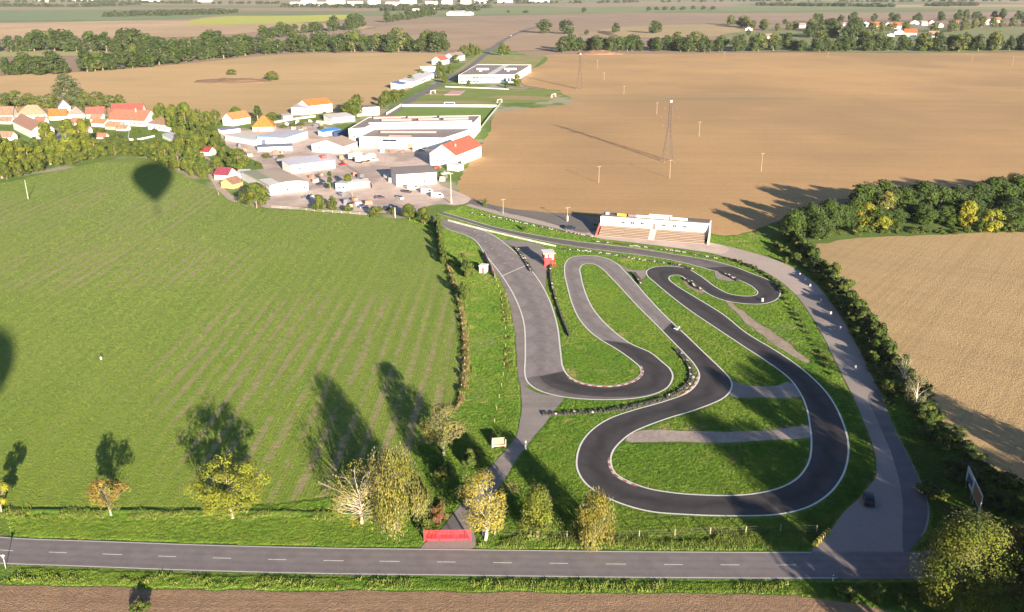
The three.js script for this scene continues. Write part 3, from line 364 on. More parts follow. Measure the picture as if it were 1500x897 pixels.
// village houses by the tree row
house('house', 'white house with faded brown gable roof at the far end of the village row', [-362.15,-617.06], [-344.68,-620.39], 10, 3.2, { roof: BROWN, rh: 5, win: row(4, -7, 7, 1.1, 1.2, 1.3) });
house('house', 'long house under a large pale brown hipped roof beside the small orange roof', [-341.45,-618.72], [-322.76,-623.75], 13, 3, { roof: [0.42, 0.28, 0.19], rh: 6, type: 'hip', win: row(5, -8, 8, 1, 1.2, 1.3) });
house('house', 'low white house with a short bright orange gable roof', [-316.44,-613.77], [-305.86,-617.06], 10, 3, { roof: ORANGE, rh: 4, win: row(3, -3.5, 3.5, 1, 1.2, 1.2) });
house('house', 'house with grey-brown hipped roof next to the bright orange roof', [-307.75,-622.06], [-297.46,-625.44], 11, 3, { roof: [0.33, 0.26, 0.22], rh: 5, type: 'hip', win: row(3, -4, 4, 1, 1.2, 1.2) });
house('barn', 'grey roofed barn standing under the tall poplar clump', [-331.8,-659.34], [-324.57,-663.11], 12, 3, { roof: [0.42, 0.38, 0.34], rh: 5, type: 'gz', cat: 'barn' });
house('house', 'low house with dusky red gable roof in the village row', [-295.74,-623.75], [-284.41,-627.14], 11, 3, { roof: [0.36, 0.125, 0.105], rh: 4.2, win: row(3, -4, 4, 1, 1.1, 1.2) });
house('house', 'long white house with broad orange-red tiled roof and white gable', [-267.03,-593.17], [-240.13,-585.6], 15, 4, { roof: [0.44, 0.175, 0.115], rh: 5.5, win: [...row(3, -9, -2, 1.2, 1.2, 1.4), ...row(3, 3, 10, 1.2, 1.2, 1.6)], rwin: [[6, 4.5, 1, 1.2]], chim: [[4, 6, 7]] });
house('barn', 'barn with deep red roof behind the long orange-red house', [-281.11,-630.57], [-260.91,-634.03], 14, 3.5, { roof: [0.38, 0.095, 0.085], rh: 5, cat: 'barn' });
house('house', 'white house with brown hipped roof at the lane corner', [-233.37,-573.85], [-214.83,-562.54], 12, 4.2, { roof: [0.36, 0.22, 0.16], rh: 3.6, type: 'hip', win: [...row(3, -4, 5, 1.3, 1.2, 1.4)], rwin: row(2, 3, 8, 1.2, 1.1, 1.3) });
house('house', 'white house with long side wall and faded red gable roof behind the poplars', [-319.62,-573.85], [-286.46,-533.51], 12, 5.5, { roof: [0.44, 0.24, 0.19], rh: 4, win: row(3, -4, 4, 2.6, 1, 1.2), rwin: [[4, 1, 1, 2]] });
house('shed', 'small orange roofed shed below the long red-roofed house', [-274.94,-585.6], [-265.62,-582.62], 8, 2.6, { roof: [0.52, 0.22, 0.11], rh: 2.2, cat: 'shed' });
house('shed', 'little lean shed with orange tiles beside a garden wall', [-260.95,-573.85], [-251.87,-570.98], 7, 2.4, { roof: [0.56, 0.25, 0.16], rh: 2.4, cat: 'shed', wall: [0.5, 0.36, 0.28] });
house('shed', 'pale shed with blue-white roof among the poplars', [-268.21,-523.65], [-261.38,-523.65], 6, 2.4, { roof: LAV, rm: sheetM, rh: 1, type: 'shed', cat: 'shed' });
house('shed', 'white lean-to shed at the end of the village lane', [-211.1,-538.58], [-196.63,-518.85], 5, 2.4, { roof: [0.5, 0.5, 0.6], rm: sheetM, rh: 1, type: 'shed', cat: 'shed' });
house('hut', 'tiny hut with dark red roof beside the lane', [-169.06,-481.14], [-163.95,-479.09], 6, 2.4, { roof: [0.36, 0.05, 0.05], rh: 2, type: 'gx', cat: 'hut' });
{ const G1 = 'small red-roofed houses of the village', G2 = 'small brown-roofed houses of the village';
  for (const [x, z, h, w, k] of [[-353.36,-591.64,5.34,11.72,0],[-337.74,-597.81,4.49,8.19,1],[-314.98,-597.81,4.49,7.28,0],[-287.56,-591.64,4.45,7.21,0],[-281.84,-607.29,4.56,7.39,1],[-248.08,-568.14,3.44,6.94,1],[-267.32,-557.04,4.22,6.81,0],[-291.16,-557.04,4.22,6.81,1],[-274.15,-551.65,3.76,5.9,0],[-301.88,-531.02,4.85,8.14,1],[-247.1,-536.04,3.26,5.75,0],[-260.51,-630.57,4.25,7.66,1],[-239.98,-604.1,4.08,7.36,0],[-346.03,-651.92,3.89,8.9,1],[-301.54,-651.92,3.89,8.9,0],[-275.84,-644.65,3.85,8.8,0]]) house('village_house', k ? 'small pale house with faded brown roof in the village by the poplars' : 'small pale house with red tiled roof in the village by the poplars', [x - w / 2, z], [x + w / 2, z + w * 0.2], w * 0.7, h * 0.5, { roof: k ? [0.32, 0.21, 0.155] : [0.40, 0.165, 0.11], rh: h * 0.55, group: k ? G2 : G1, win: row(2, -w * 0.22, w * 0.22, 0.9, 1, 1.1) }); }
// houses and workshops in the middle
house('house', 'white house with orange gable roof backing onto the stubble field', [-183,-587.1], [-175.2,-600.94], 9, 4.6, { roof: [0.62, 0.23, 0.09], rh: 3.6, win: [[-2, 1.2, 1, 1.3], [2, 1.2, 1, 1.3]], lwin: [[3, 1.2, 1, 1.3]] });
house('house', 'house under a steep bright orange pyramid roof', [-164.03,-565.33], [-151.01,-566.73], 11, 3, { roof: [0.66, 0.19, 0.04], rh: 6, type: 'hip', wall: [0.6, 0.5, 0.42], door: [[-3, 1, 2]] });
house('workshop', 'wide workshop with pale lavender sheet roof and blue edge trim', [-147.43,-516.48], [-130.85,-511.8], 28, 4.6, { roof: [0.55, 0.53, 0.60], rm: sheetM, type: 'flat', trim: [0.10, 0.24, 0.52], cat: 'workshop', door: [[-5, 3, 3, [0.1, 0.12, 0.2]], [2, 3, 3, [0.6, 0.6, 0.62]]] });
house('house', 'two-storey white house with broad orange roof on the field edge', [-145.25,-644.65], [-131.42,-659.34], 14, 6.2, { roof: [0.64, 0.20, 0.05], rh: 3.4, win: [...row(4, -6, 7, 3.9, 1, 1.2), ...row(2, -5, -3, 1, 0.9, 1.6)], lwin: row(2, 4, 9, 3.6, 1, 1.2) });
house('annex', 'white annex with grey roof leaning on the two-storey orange-roofed house', [-157.55,-642.86], [-146.43,-641.07], 12, 5, { roof: [0.40, 0.40, 0.45], rm: sheetM, type: 'shed', rh: 1.4, cat: 'annex' });
house('house', 'white house with flat dark grey roof near the playing field', [-109.28,-634.03], [-94.38,-641.07], 12, 6, { roof: [0.20, 0.19, 0.21], rm: feltM, type: 'flat', win: [[-3, 2.4, 1, 1.6], [4, 2.4, 1, 1.6]] });
house('workshop', 'white workshop with pale gable front and brown sheet roof', [-110.86,-491.69], [-92.32,-485.31], 16, 4.2, { roof: [0.36, 0.27, 0.235], rm: sheetM, type: 'gz', rh: 3, cat: 'workshop', win: [[-5, 2.2, 1, 1.1], [3, 1.8, 0.8, 1]] });
house('shed', 'open shed with bright blue roof beside the factory wall', [-114.83,-543.73], [-106.35,-554.33], 5, 3, { roof: [0.07, 0.25, 0.62], rm: sheetM, type: 'shed', rh: 0.8, cat: 'shed', wall: [0.5, 0.5, 0.52] });
house('container', 'dark blue storage container against the factory corner', [-104.79,-541.15], [-100.72,-546.35], 5, 3.4, { roof: [0.06, 0.10, 0.24], rm: sheetM, type: 'flat', cat: 'container', wall: [0.06, 0.10, 0.24] });
house('workshop', 'long white building with lavender roof and red box at its end', [-107.99,-430.84], [-89.19,-444.69], 11, 4.2, { roof: LAV, rm: sheetM, type: 'shed', rh: 1.3, cat: 'workshop', win: row(4, -7, 8, 1.8, 1.6, 0.9) });
part('vent_box', box(2.6, 1.6, 2.4, 7.8, 5.0, -4.5), plainM([0.5, 0.08, 0.07]), scene.children[scene.children.length - 1]);
{ const A = [-106.02,-382.69], B = [-91.33,-392.34];
  const t = house('workshop', 'white workshop with low arched front and wide beige roof beside the round bush', A, B, 40, 4, { roof: BEIGE, rm: feltM, type: 'flat', cat: 'workshop', win: [[-1, 1.4, 0.9, 1], [7, 1.4, 0.9, 1]] }), { w } = frameOf(A, B);
  const s = new THREE.Shape(); s.moveTo(-w / 2, 0); s.lineTo(w / 2, 0); s.quadraticCurveTo(0, 2.2, -w / 2, 0);
  part('parapet', new THREE.ExtrudeGeometry(s, { depth: 0.35, bevelEnabled: false }).translate(0, 4.26, -0.4), wallM(WHITE), t);
  part('roof_panel', box(w * 0.32, 0.12, 14, -w * 0.31, 4.26, -8.2), sheetM([0.70, 0.68, 0.68]), t);
  part('roof_panel', box(w * 0.32, 0.12, 22, -w * 0.31, 4.26, -27), feltM([0.26, 0.28, 0.20]), t); }
house('hut', 'little hut with maroon gable roof beside the farm track', [-134.21,-414.63], [-132.34,-422.59], 7, 2.8, { roof: [0.30, 0.05, 0.09], rh: 2.6, type: 'gz', cat: 'hut' });
house('shed', 'pale shed with grey sheet roof beside the maroon-roofed hut', [-131.72,-419.38], [-126.51,-419.38], 6, 2.4, { roof: [0.5, 0.5, 0.56], rm: sheetM, rh: 0.8, type: 'shed', cat: 'shed' });
house('hut', 'tan wooden hut with brown gable roof beside the farm track', [-126.19,-395.18], [-123.22,-400.99], 7, 2.6, { roof: [0.33, 0.18, 0.12], rh: 2.2, type: 'gx', cat: 'hut', wall: [0.55, 0.36, 0.17] });
house('shed', 'flat white store by the orange pyramid roof', [-170.87,-531.02], [-148.53,-511.8], 14, 3, { roof: [0.66, 0.63, 0.62], rm: sheetM, type: 'flat', cat: 'shed', win: [[4, 1, 1, 1]] });
house('shed', 'low shed with slate blue roof by the garden', [-179.65,-554.33], [-171,-562.54], 6, 2.4, { roof: [0.2, 0.2, 0.33], rm: sheetM, type: 'shed', rh: 0.6, cat: 'shed' });
house('shed', 'long low shed with dark steel blue roof before the lavender workshop', [-140.76,-491.69], [-122.85,-496.02], 5, 2.6, { roof: [0.16, 0.19, 0.26], rm: sheetM, type: 'shed', rh: 0.6, cat: 'shed' });
house('hut', 'small white gatehouse with flat roof beside two slim trees', [-79.07,-392.34], [-73.92,-390.94], 6, 3.4, { roof: [0.5, 0.5, 0.52], rm: feltM, type: 'flat', cat: 'hut', win: [[-1, 1.3, 1, 1], [1.2, 1.3, 1, 1]] });
house('shed', 'low white garage behind the gatehouse hedge', [-73.06,-396.62], [-64.83,-399.52], 7, 2.6, { roof: [0.72, 0.70, 0.68], rm: feltM, type: 'flat', cat: 'garage' });
house('shed', 'grey board shed in the vegetable garden', [-156.35,-613.77], [-150.58,-617.06], 6, 3, { roof: [0.45, 0.42, 0.42], rm: sheetM, type: 'shed', rh: 0.6, wall: [0.5, 0.48, 0.5], cat: 'shed' });
house('shed', 'white store with pink-white roof between house and factory', [-120.31,-600.94], [-106.81,-610.52], 14, 3.4, { roof: [0.62, 0.56, 0.58], rm: sheetM, type: 'shed', rh: 1, cat: 'shed' });
house('house', 'white house with long red roof and plain gable below the factory', [-41.95,-451.92], [-28.34,-446.48], 32, 6.5, { roof: [0.47, 0.125, 0.085], rh: 4.8, type: 'gz', win: [[-1, 5.4, 0.7, 1.2], [-3, 2.6, 0.7, 1.2], [0.4, 2.6, 0.7, 1.2]], rwin: row(5, 5, 26, 3.6, 1.2, 1.4), chim: [[3.4, 8, 4.2]] });
house('annex', 'small white annex at the foot of the long red-roofed house', [-32.35,-439.4], [-26.7,-435.94], 5, 3, { roof: [0.66, 0.63, 0.62], rm: feltM, type: 'flat', cat: 'annex' });
house('store_building', 'white box-shaped building with grey roof beside the parked vans', [-52.85,-400.99], [-34.88,-406.95], 13, 5.6, { roof: [0.24, 0.205, 0.21], rm: sheetM, type: 'shed', rh: 0.9, cat: 'building', win: [[-5.4, 1.2, 0.6, 1], [-4.2, 1.2, 0.6, 1], [-1, 1.2, 0.6, 1], [0, 1.2, 0.6, 1], [3.6, 1.2, 0.7, 1.3], [4.8, 1.2, 0.7, 1.3]] });
// factory: rear hall and front wing
const polyGeo = (pts, h, y = 0) => new THREE.ExtrudeGeometry(new THREE.Shape(pts.map(([x, z]) => new THREE.Vector2(x, -z))), { depth: h, bevelEnabled: false }).rotateX(-Math.PI / 2).translate(0, y, 0);
function polyBuilding(name, label, cat, base, h, roofC, extra, quad) {
  const cx = base.reduce((s, p) => s + p[0], 0) / base.length, cz = base.reduce((s, p) => s + p[1], 0) / base.length, loc = base.map(([x, z]) => [x - cx, z - cz]);
  const t = thing(name, label, cat, [cx, cz]);
  part('wall', polyGeo(loc, h), wallM(WHITE), t);
  part('roof', polyGeo(loc.map(([x, z]) => [x * 0.985, z * 0.985]), 0.2, h + 0.003), feltM(roofC), t);
  const rim = []; loc.forEach((p, i) => { const q = loc[(i + 1) % loc.length], dx = q[0] - p[0], dz = q[1] - p[1], l = Math.hypot(dx, dz); rim.push(box(l, 0.45, 0.35).rotateY(-Math.atan2(dz, dx)).translate((p[0] + q[0]) / 2, h + 0.01, (p[1] + q[1]) / 2)); });
  part('parapet', rim, wallM(WHITE), t);
  const Q = (quad || base).map(([x, z]) => [x - cx, z - cz]), at = (u, v) => { const a = Q[0], b = Q[1], c = Q[Q.length - 2], d = Q[Q.length - 1]; const lo = [mix(a[0], b[0], u), mix(a[1], b[1], u)], hi = [mix(d[0], c[0], u), mix(d[1], c[1], u)]; return [mix(lo[0], hi[0], v), mix(lo[1], hi[1], v)]; };
  extra && extra(t, at, loc, h); return t;
}
const PINK = [0.33, 0.205, 0.205];
const beam = (a, b, w, h, y) => { const dx = b[0] - a[0], dz = b[1] - a[1], l = Math.hypot(dx, dz); return box(l, h, w).rotateY(-Math.atan2(dz, dx)).translate((a[0] + b[0]) / 2, y, (a[1] + b[1]) / 2); };
function onFront(t, a, b, u, y, w, h, door) { const dx = b[0] - a[0], dz = b[1] - a[1], n = [-dz, dx].map(v => v / Math.hypot(dx, dz)); const m = window3(t, mix(a[0], b[0], u) + n[0] * 0.04, y, mix(a[1], b[1], u) + n[1] * 0.04, w, h, 'front', door); m.rotation.y = -Math.atan2(dz, dx); return m; }
polyBuilding('factory_hall', 'tall white factory hall with grey roof and rows of pink skylights', 'factory', [[-93.52,-511.8],[-85.42,-515.3],[-82.32,-534.77],[-23.04,-537.3],[-19.95,-568.14],[-89.38,-559.78]], 9.4, FELT, (t, at, loc, h) => {
  for (const v of [0.2, 0.52, 0.84]) for (const [u0, u1] of (v === 0.52 ? [[0.16, 0.42], [0.48, 0.66], [0.7, 0.92]] : v === 0.84 ? [[0.06, 0.3], [0.36, 0.58], [0.64, 0.9]] : [[0.08, 0.97]])) part('skylight', beam(at(u0, v), at(u1, v), v === 0.2 ? 1.6 : 2.4, v === 0.2 ? 0.6 : 1.2, h + 0.2), plainM(v === 0.2 ? [0.66, 0.6, 0.58] : PINK), t);
  onFront(t, loc[0], loc[1], 0.35, 4.6, 1.6, 1.2); onFront(t, loc[0], loc[1], 0.62, 0, 3, 4, [0.10, 0.11, 0.13]);
}, [[-91.14,-526.08],[-23.04,-537.3],[-19.95,-568.14],[-89.38,-559.78]]);
polyBuilding('factory_wing', 'lower white factory wing with loading doors and a grey skylit roof', 'factory', [[-86.33,-503.79],[-38.39,-499.33],[-22.97,-535.53],[-81.93,-533.51]], 6.2, FELT, (t, at, loc, h) => {
  part('skylight', beam(at(0.14, 0.55), at(0.74, 0.55), 2.4, 1.1, h + 0.2), plainM(PINK), t); part('skylight', beam(at(0.32, 0.14), at(0.58, 0.14), 1.8, 0.7, h + 0.2), plainM([0.36, 0.16, 0.16]), t);
  const a = loc[0], b = loc[1];
  for (const [u, y, w, hh, c] of [[0.2, 0, 2.6, 2.6, [0.35, 0.2, 0.19]], [0.34, 0, 2.4, 2.4, [0.30, 0.3, 0.3]], [0.44, 0, 2.4, 2.4, [0.30, 0.3, 0.3]], [0.6, 0, 2.8, 3.2, [0.36, 0.19, 0.14]], [0.76, 0, 2.4, 2.4, [0.33, 0.25, 0.24]]]) onFront(t, a, b, u, y, w, hh, c);
  onFront(t, a, b, 0.36, 4.1, 8, 1.4); onFront(t, a, b, 0.63, 4.8, 2, 0.6);
  for (const u of [0.42, 0.5]) part('awning', beam([mix(a[0], b[0], u) - 2, mix(a[1], b[1], u) + 1.1], [mix(a[0], b[0], u) + 2, mix(a[1], b[1], u) + 1.1], 2, 0.3, 3.1), plainM([0.3, 0.3, 0.31]), t);
});
polyBuilding('school', 'large white two-storey school with grey flat roof split by a pale strip', 'school', [[-50.33,-860.44],[2.6,-866.74],[20.43,-977.2],[-37.36,-981.21]], 7.4, FELT, (t, at, loc, h) => {
  part('roof_strip', beam(at(0.54, 0.03), at(0.54, 0.97), 6, 0.16, h + 0.22), plainM([0.62, 0.58, 0.60]), t);
  for (const [u, v] of [[0.27, 0.5], [0.77, 0.5]]) { part('roof_light', beam(at(u - 0.12, v), at(u + 0.1, v), 5, 1.5, h + 0.2), plainM([0.72, 0.68, 0.66]), t); part('roof_unit', beam(at(u - 0.03, v - 0.14), at(u + 0.02, v - 0.14), 5, 1.2, h + 0.2), plainM([0.6, 0.6, 0.6]), t); }
  for (const y of [1.1, 4.5]) for (let i = 0; i < 15; i++) { const u = 0.05 + i * 0.042; if (Math.abs(u - 0.3) < 0.03) continue; onFront(t, loc[0], loc[1], u, y, 1.9, 1.6); }
  for (const y of [0.6, 3.2, 5.0]) onFront(t, loc[0], loc[1], 0.3, y, 3.6, 1.5);
  for (let i = 0; i < 3; i++) onFront(t, loc[0], loc[1], 0.83 + i * 0.06, 1.4, 2.6, 3.4);
});
// sheds and houses along the country road
house('long_shed', 'long white building with dark ribbon windows along the country road', [-90.7,-827.3], [-76.05,-924.13], 12, 4.5, { roof: [0.60, 0.58, 0.64], rm: sheetM, type: 'shed', rh: 1.6, cat: 'building', win: row(5, -14, 0, 1.6, 3, 1.4) });
house('shed', 'white shed with curved blue eave beside the long road building', [-98.64,-810.25], [-90.69,-839.06], 10, 4, { roof: [0.14, 0.2, 0.4], rm: sheetM, type: 'shed', rh: 1.5, cat: 'shed' });
house('house', 'plain white house with long shadow beside the road trees', [-89.77,-969.26], [-81.73,-977.2], 12, 6, { roof: [0.72, 0.70, 0.68], rm: feltM, type: 'flat' });
house('house', 'roadside house with red roof half hidden by trees', [-83.15,-1073.65], [-74.86,-1093.2], 12, 5, { roof: [0.5, 0.12, 0.09], rh: 4 });
house('house', 'white roadside house with dark roof where the road leaves the village', [-71.24,-1113.46], [-58.74,-1145.26], 12, 6, { roof: [0.3, 0.24, 0.22], rh: 4, win: row(3, -5, 5, 3, 1.4, 1.6) });
// far village on the right: each house small in the view
const FARG = 'houses of the far village';
const farHouses = [];
{ const specs = [[490.85,-1923.51,6.75,14.15,0],[451.48,-1597.73,9.03,25.93,2],[674.27,-2086.4,11.68,13.79,1],[640.61,-2051.69,10.06,12.06,3],[716.87,-2122.3,8.91,12.47,0],[776.78,-2159.42,7.56,14.27,3],[807.25,-2122.3,10.4,18.7,1],[780.81,-1985.57,13.91,23.35,0],[815.65,-2018.1,12.72,17.8,1],[820.21,-1985.57,12.52,23.35,0],[735.57,-1758.33,8.66,20.72,3],[724.38,-1685.78,13.06,21.12,0],[689.59,-1685.78,5.95,14.91,3],[747.66,-1640.6,11.57,16.94,2],[968.71,-2237.66,9.38,19.7,3],[975.92,-2197.86,9.22,16.13,3],[1028.12,-2278.91,7.96,15.05,1],[1067.23,-2237.66,9.38,16.42,1],[1067.86,-2197.86,9.22,14.52,3],[1119.77,-2237.66,9.38,14.78,2],[1146.04,-2237.66,12.5,21.34,0],[1212.32,-2321.69,12.96,23.84,0],[962.37,-2086.4,8.77,13.79,3],[714.35,-1923.51,8.1,12.73,3],[661.73,-1893.9,7.98,11.14,2]];
  const roofs = [[0.60, 0.13, 0.045], [0.46, 0.13, 0.08], [0.34, 0.2, 0.16], [0.33, 0.28, 0.27]], say = ['bright orange', 'rusty red', 'brown', 'grey'];
  specs.forEach(([x, z, h, w, k], i) => { const a = (PT[i * 7] - 0.5) * 1.2, c = Math.cos(a) * w * 0.5, s = Math.sin(a) * w * 0.5; farHouses.push(house('village_house', `small white house with ${say[k]} roof in the far village`, [x - c, z + s], [x + c, z - s], Math.max(8, w * 0.6), h * 0.55, { roof: roofs[k], rh: h * 0.5, type: i % 2 ? 'gx' : 'gz', group: FARG + ' with ' + say[k] + ' roofs' })); }); }
// pale blocks of the distant town
{ const specs = [[-1008.23,-4350.02,18,44.39,0],[-1014.81,-4674.56,19.32,74.92,0],[-887.75,-4350.02,18,57.07,0],[-912.38,-4855.55,20.06,91.95,0],[-755.27,-4506.49,18.64,72.24,0],[-687.89,-4674.56,19.32,61.3,0],[-554.85,-4350.02,18,63.41,0],[-537.53,-4855.55,16.72,84.87,0],[-401.84,-4674.56,16.11,61.3,0],[-335.96,-4855.55,16.72,56.58,0],[-240.47,-4855.55,20.06,49.51,0],[-165.5,-5051.01,17.39,73.56,0],[-38.31,-5262.77,18.11,84.28,0],[159.91,-5492.94,18.89,119.93,0],[-2632.99,-5744.04,19.74,125.38,0],[-2758.37,-5492.94,18.89,87.95,0],[-2215.06,-5744.04,23.68,108.66,0],[-1798.94,-5492.94,15.11,79.95,0],[-357.57,-3498.12,7.27,30.65,0],[-288.97,-3598.96,7.47,26.27,0]];
  specs.forEach(([x, z, h, w], i) => house('town_block', 'pale block of the distant town on the skyline', [x - w / 2, z], [x + w / 2, z], 22, Math.max(6, h), { roof: [0.6, 0.58, 0.58], rm: feltM, type: 'flat', cat: 'building', group: 'distant town blocks' })); }
house('farmhouse', 'white farmstead beside the tall brick chimney', [-179.61,-2923.59], [-140.11,-2993.94], 30, 8, { roof: [0.5, 0.45, 0.43], rh: 6, cat: 'farm' });
house('farmhouse', 'white farm building next to the farmstead', [-142.79,-2958.35], [-122.59,-2993.94], 24, 6, { roof: [0.6, 0.58, 0.56], rh: 5, type: 'gz', cat: 'farm' });
{ const t = thing('factory_chimney', 'tall brick chimney beside the far white farmstead', 'chimney', [-177.96,-4067.36]); part('shaft', cyl(4, 2.8, 62, 0, 0, 0, 12), plainM([0.40, 0.2, 0.13]), t); part('rim', cyl(3.4, 3.4, 1.6, 0, 62, 0, 12), plainM([0.3, 0.17, 0.12]), t); }

// ---------- grandstand ----------
{ const A = [31.15,-315.97], B = [69.48,-304.51], { turn, w } = frameOf(A, B), t = thing('grandstand', 'white grandstand with stepped benches and a row of sign boards on top', 'grandstand', [(A[0] + B[0]) / 2, (A[1] + B[1]) / 2], turn);
  const rows = 7, dp = 0.95, rise = 0.36, conc = wallM([0.30, 0.225, 0.19]), wood = [plainM([0.34, 0.235, 0.165]), plainM([0.40, 0.29, 0.21]), plainM([0.28, 0.19, 0.135])];
  for (let i = 0; i < rows; i++) for (const [x0, x1] of [[-w / 2 + 0.6, -1.3], [1.3, w / 2 - 1]]) {
    part('step', box(x1 - x0, rise * (i + 1), dp, (x0 + x1) / 2, 0, -dp * (i + 0.5)), conc, t);
    const n = 4; for (let k = 0; k < n; k++) part('bench_plank', box((x1 - x0) / n - 0.12, 0.08, 0.36, x0 + (k + 0.5) * (x1 - x0) / n, rise * (i + 1) + 0.26, -dp * (i + 0.62)), wood[(i + k) % 3], t);
  }
  const D = rows * dp, H = rows * rise;
  for (let i = 0; i < rows; i++) part('stair', box(2.4, rise * (i + 1), dp, 0, 0, -dp * (i + 0.5)), wallM([0.56, 0.45, 0.4]), t);
  part('wall', box(w, 5.9, 6, 0, 0, -D - 3.01), wallM([0.8, 0.78, 0.75]), t);
  const rf = part('roof', box(w - 0.6, 0.2, 5.6, 0, 5.9, -D - 3.2), feltM([0.17, 0.14, 0.14]), t); part('roof_vent', box(1.2, 0.8, 1, -w / 2 + 2, 0.2 + 5.9, -D - 3), plainM([0.6, 0.58, 0.56]), rf);
  const s = new THREE.Shape([[0.6, 0], [-D - 0.2, 0], [-D - 0.2, 5.8], [-D + 0.6, 5.8], [-D + 1.6, 3.6], [0.6, 0.9]].map(p => new THREE.Vector2(-p[0], p[1])));
  part('side_wall', new THREE.ExtrudeGeometry(s, { depth: 0.4, bevelEnabled: false }).rotateY(Math.PI / 2).translate(w / 2 + 0.0, 0, 0), wallM(WHITE), t);
  const s2 = new THREE.Shape([[0.4, 0], [-D, 0], [-D, 3.4], [0.4, 0.8]].map(p => new THREE.Vector2(-p[0], p[1])));
  part('side_wall', new THREE.ExtrudeGeometry(s2, { depth: 0.4, bevelEnabled: false }).rotateY(Math.PI / 2).translate(-w / 2 - 0.4, 0, 0), plainM([0.45, 0.12, 0.1]), t);
  for (const x of [-11.5, -8, -4.4, 3.6, 7.4, 11.2]) window3(t, x, H + 1.2, -D + 0.03, 1.4, 0.95);
  window3(t, 0.1, H, -D + 0.03, 1.0, 2.0, 'front', [0.16, 0.13, 0.12]);
  const sign = (x, ww, c, hh = 0.85) => { const b = part('sign_board', box(ww, hh, 0.12, x, 6.1, -D - 1.7), plainM(c), t); part('sign_post', [box(0.1, 1, 0.1, x - ww * 0.4, 5.9, -D - 1.85), box(0.1, 1, 0.1, x + ww * 0.4, 5.9, -D - 1.85)], plainM([0.3, 0.3, 0.3]), t); return b; };
  sign(-w / 2 + 7.6, 3.4, [0.62, 0.50, 0.03], 0.9).userData.label = 'yellow sign board'; sign(-w / 2 + 11.5, 3, [0.2, 0.14, 0.14], 0.9); 
  const sb = sign(-1, 12, [0.78, 0.76, 0.74]); sb.userData.label = 'long white sign board with illegible dark lettering';
  const r = rng(5); for (let k = 0; k < 26; k++) if (r() > 0.35) part('lettering', box(0.14 + 0.16 * r(), 0.24, 0.03, -6.4 + k * 0.43, 6.5, -D - 1.62), plainM([0.12, 0.12, 0.14]), sb);
  sign(8.6, 6.4, [0.8, 0.78, 0.76]).userData.label = 'blank white sign board';
  part('sign_board', box(8.5, 0.5, 1, 1.5, 6.3, -D - 5.4), plainM([0.55, 0.45, 0.42]), t);
}
// ---------- race control tower, hut and fences ----------
{ const [x, z] = [12.08,-277.96], t = thing('control_tower', 'small red race control tower with a white roof slab', 'tower', [x, z], 0.14), R = plainM([0.52, 0.035, 0.045]), W = wallM(WHITE);
  part('tower_leg', box(0.22, 2.2, 0.22, -1.3, 0, -0.2), R, t); part('tower_leg', box(0.22, 2.2, 0.22, 1.3, 0, -0.2), R, t); part('tower_leg', box(0.22, 2.2, 0.22, -1.3, 0, -3.0), R, t); part('tower_leg', box(0.22, 2.2, 0.22, 1.3, 0, -3.0), R, t);
  part('base_room', box(1.7, 2.1, 2.0, -0.3, 0, -1.9), R, t);
  const c = part('cabin', box(3.3, 2.3, 3.6, 0, 2.2, -1.6), R, t); for (const dx of [-0.85, 0.55]) part('window', box(0.8, 0.9, 0.08, dx, 3.2, 0.22), plainM([0.6, 0.45, 0.44]), c);
  part('sign_panel', box(0.5, 1.7, 0.06, 1.2, 2.5, 0.24), plainM([0.75, 0.6, 0.6]), c);
  part('roof', box(4.0, 0.22, 5.0, 0, 4.55, -1.8), W, t); part('railing', [box(3.6, 0.1, 0.1, 0, 3.0, 0.5), box(0.08, 0.9, 0.08, -1.7, 2.15, 0.5), box(0.08, 0.9, 0.08, 1.7, 2.15, 0.5)], R, t);
  part('ladder', [bar([1.9, 0, 0.6], [1.75, 2.3, -1.2], 0.05), bar([2.4, 0, 0.6], [2.25, 2.3, -1.2], 0.05), ...Array.from({ length: 6 }, (_, i) => bar([1.88 - i * 0.02, 0.3 + i * 0.35, 0.35 - i * 0.27], [2.38 - i * 0.02, 0.3 + i * 0.35, 0.35 - i * 0.27], 0.03))], R, t); }
house('hut', 'tiny white marshal hut beside the red and white pit fence', [-10.51,-271.34], [-8.52,-270.62], 2.4, 2.3, { roof: [0.72, 0.7, 0.68], rm: feltM, type: 'flat', cat: 'hut', door: [[0.3, 0.7, 1.8, [0.5, 0.1, 0.1]]] });
function fenceLine(name, label, pts, { h = 1.2, gap = 2.5, post = [0.4, 0.38, 0.36], rail, railN = 2, alt, group, solid, cat = 'fence', r = 0.05, t = 0.05, rt = 0.09 }) {
  const p = even(pts, gap), o = thing(name, label, cat, p[0], 0, group), [ox, oz] = p[0];
  p.forEach(([x, z], i) => { part('post', box(r * 2, h, r * 2, x - ox, 0, z - oz), plainM(post), o);
    if (i && rail) { const q = p[i - 1], a = [q[0] - ox, q[1] - oz], b = [x - ox, z - oz]; if (solid) part('panel', beam(a, b, t, h * 0.9, 0.05), plainM(alt && i % 2 ? alt : rail), o); else for (let k = 0; k < railN; k++) part('rail', beam(a, b, rt * 0.6, rt, h * (k + 1) / railN - 0.12), plainM(alt && i % 2 ? alt : rail), o); } });
  return o;
}
fenceLine('pit_fence', 'red and white panel fence along the pit side of the start straight', [[-9.62,-292.95],[-8.19,-283.32],[-6.63,-274.25],[-5.37,-265.68]], { h: 1.7, gap: 1.6, rail: [0.55, 0.07, 0.08], alt: [0.72, 0.66, 0.64], solid: true, t: 0.08 });
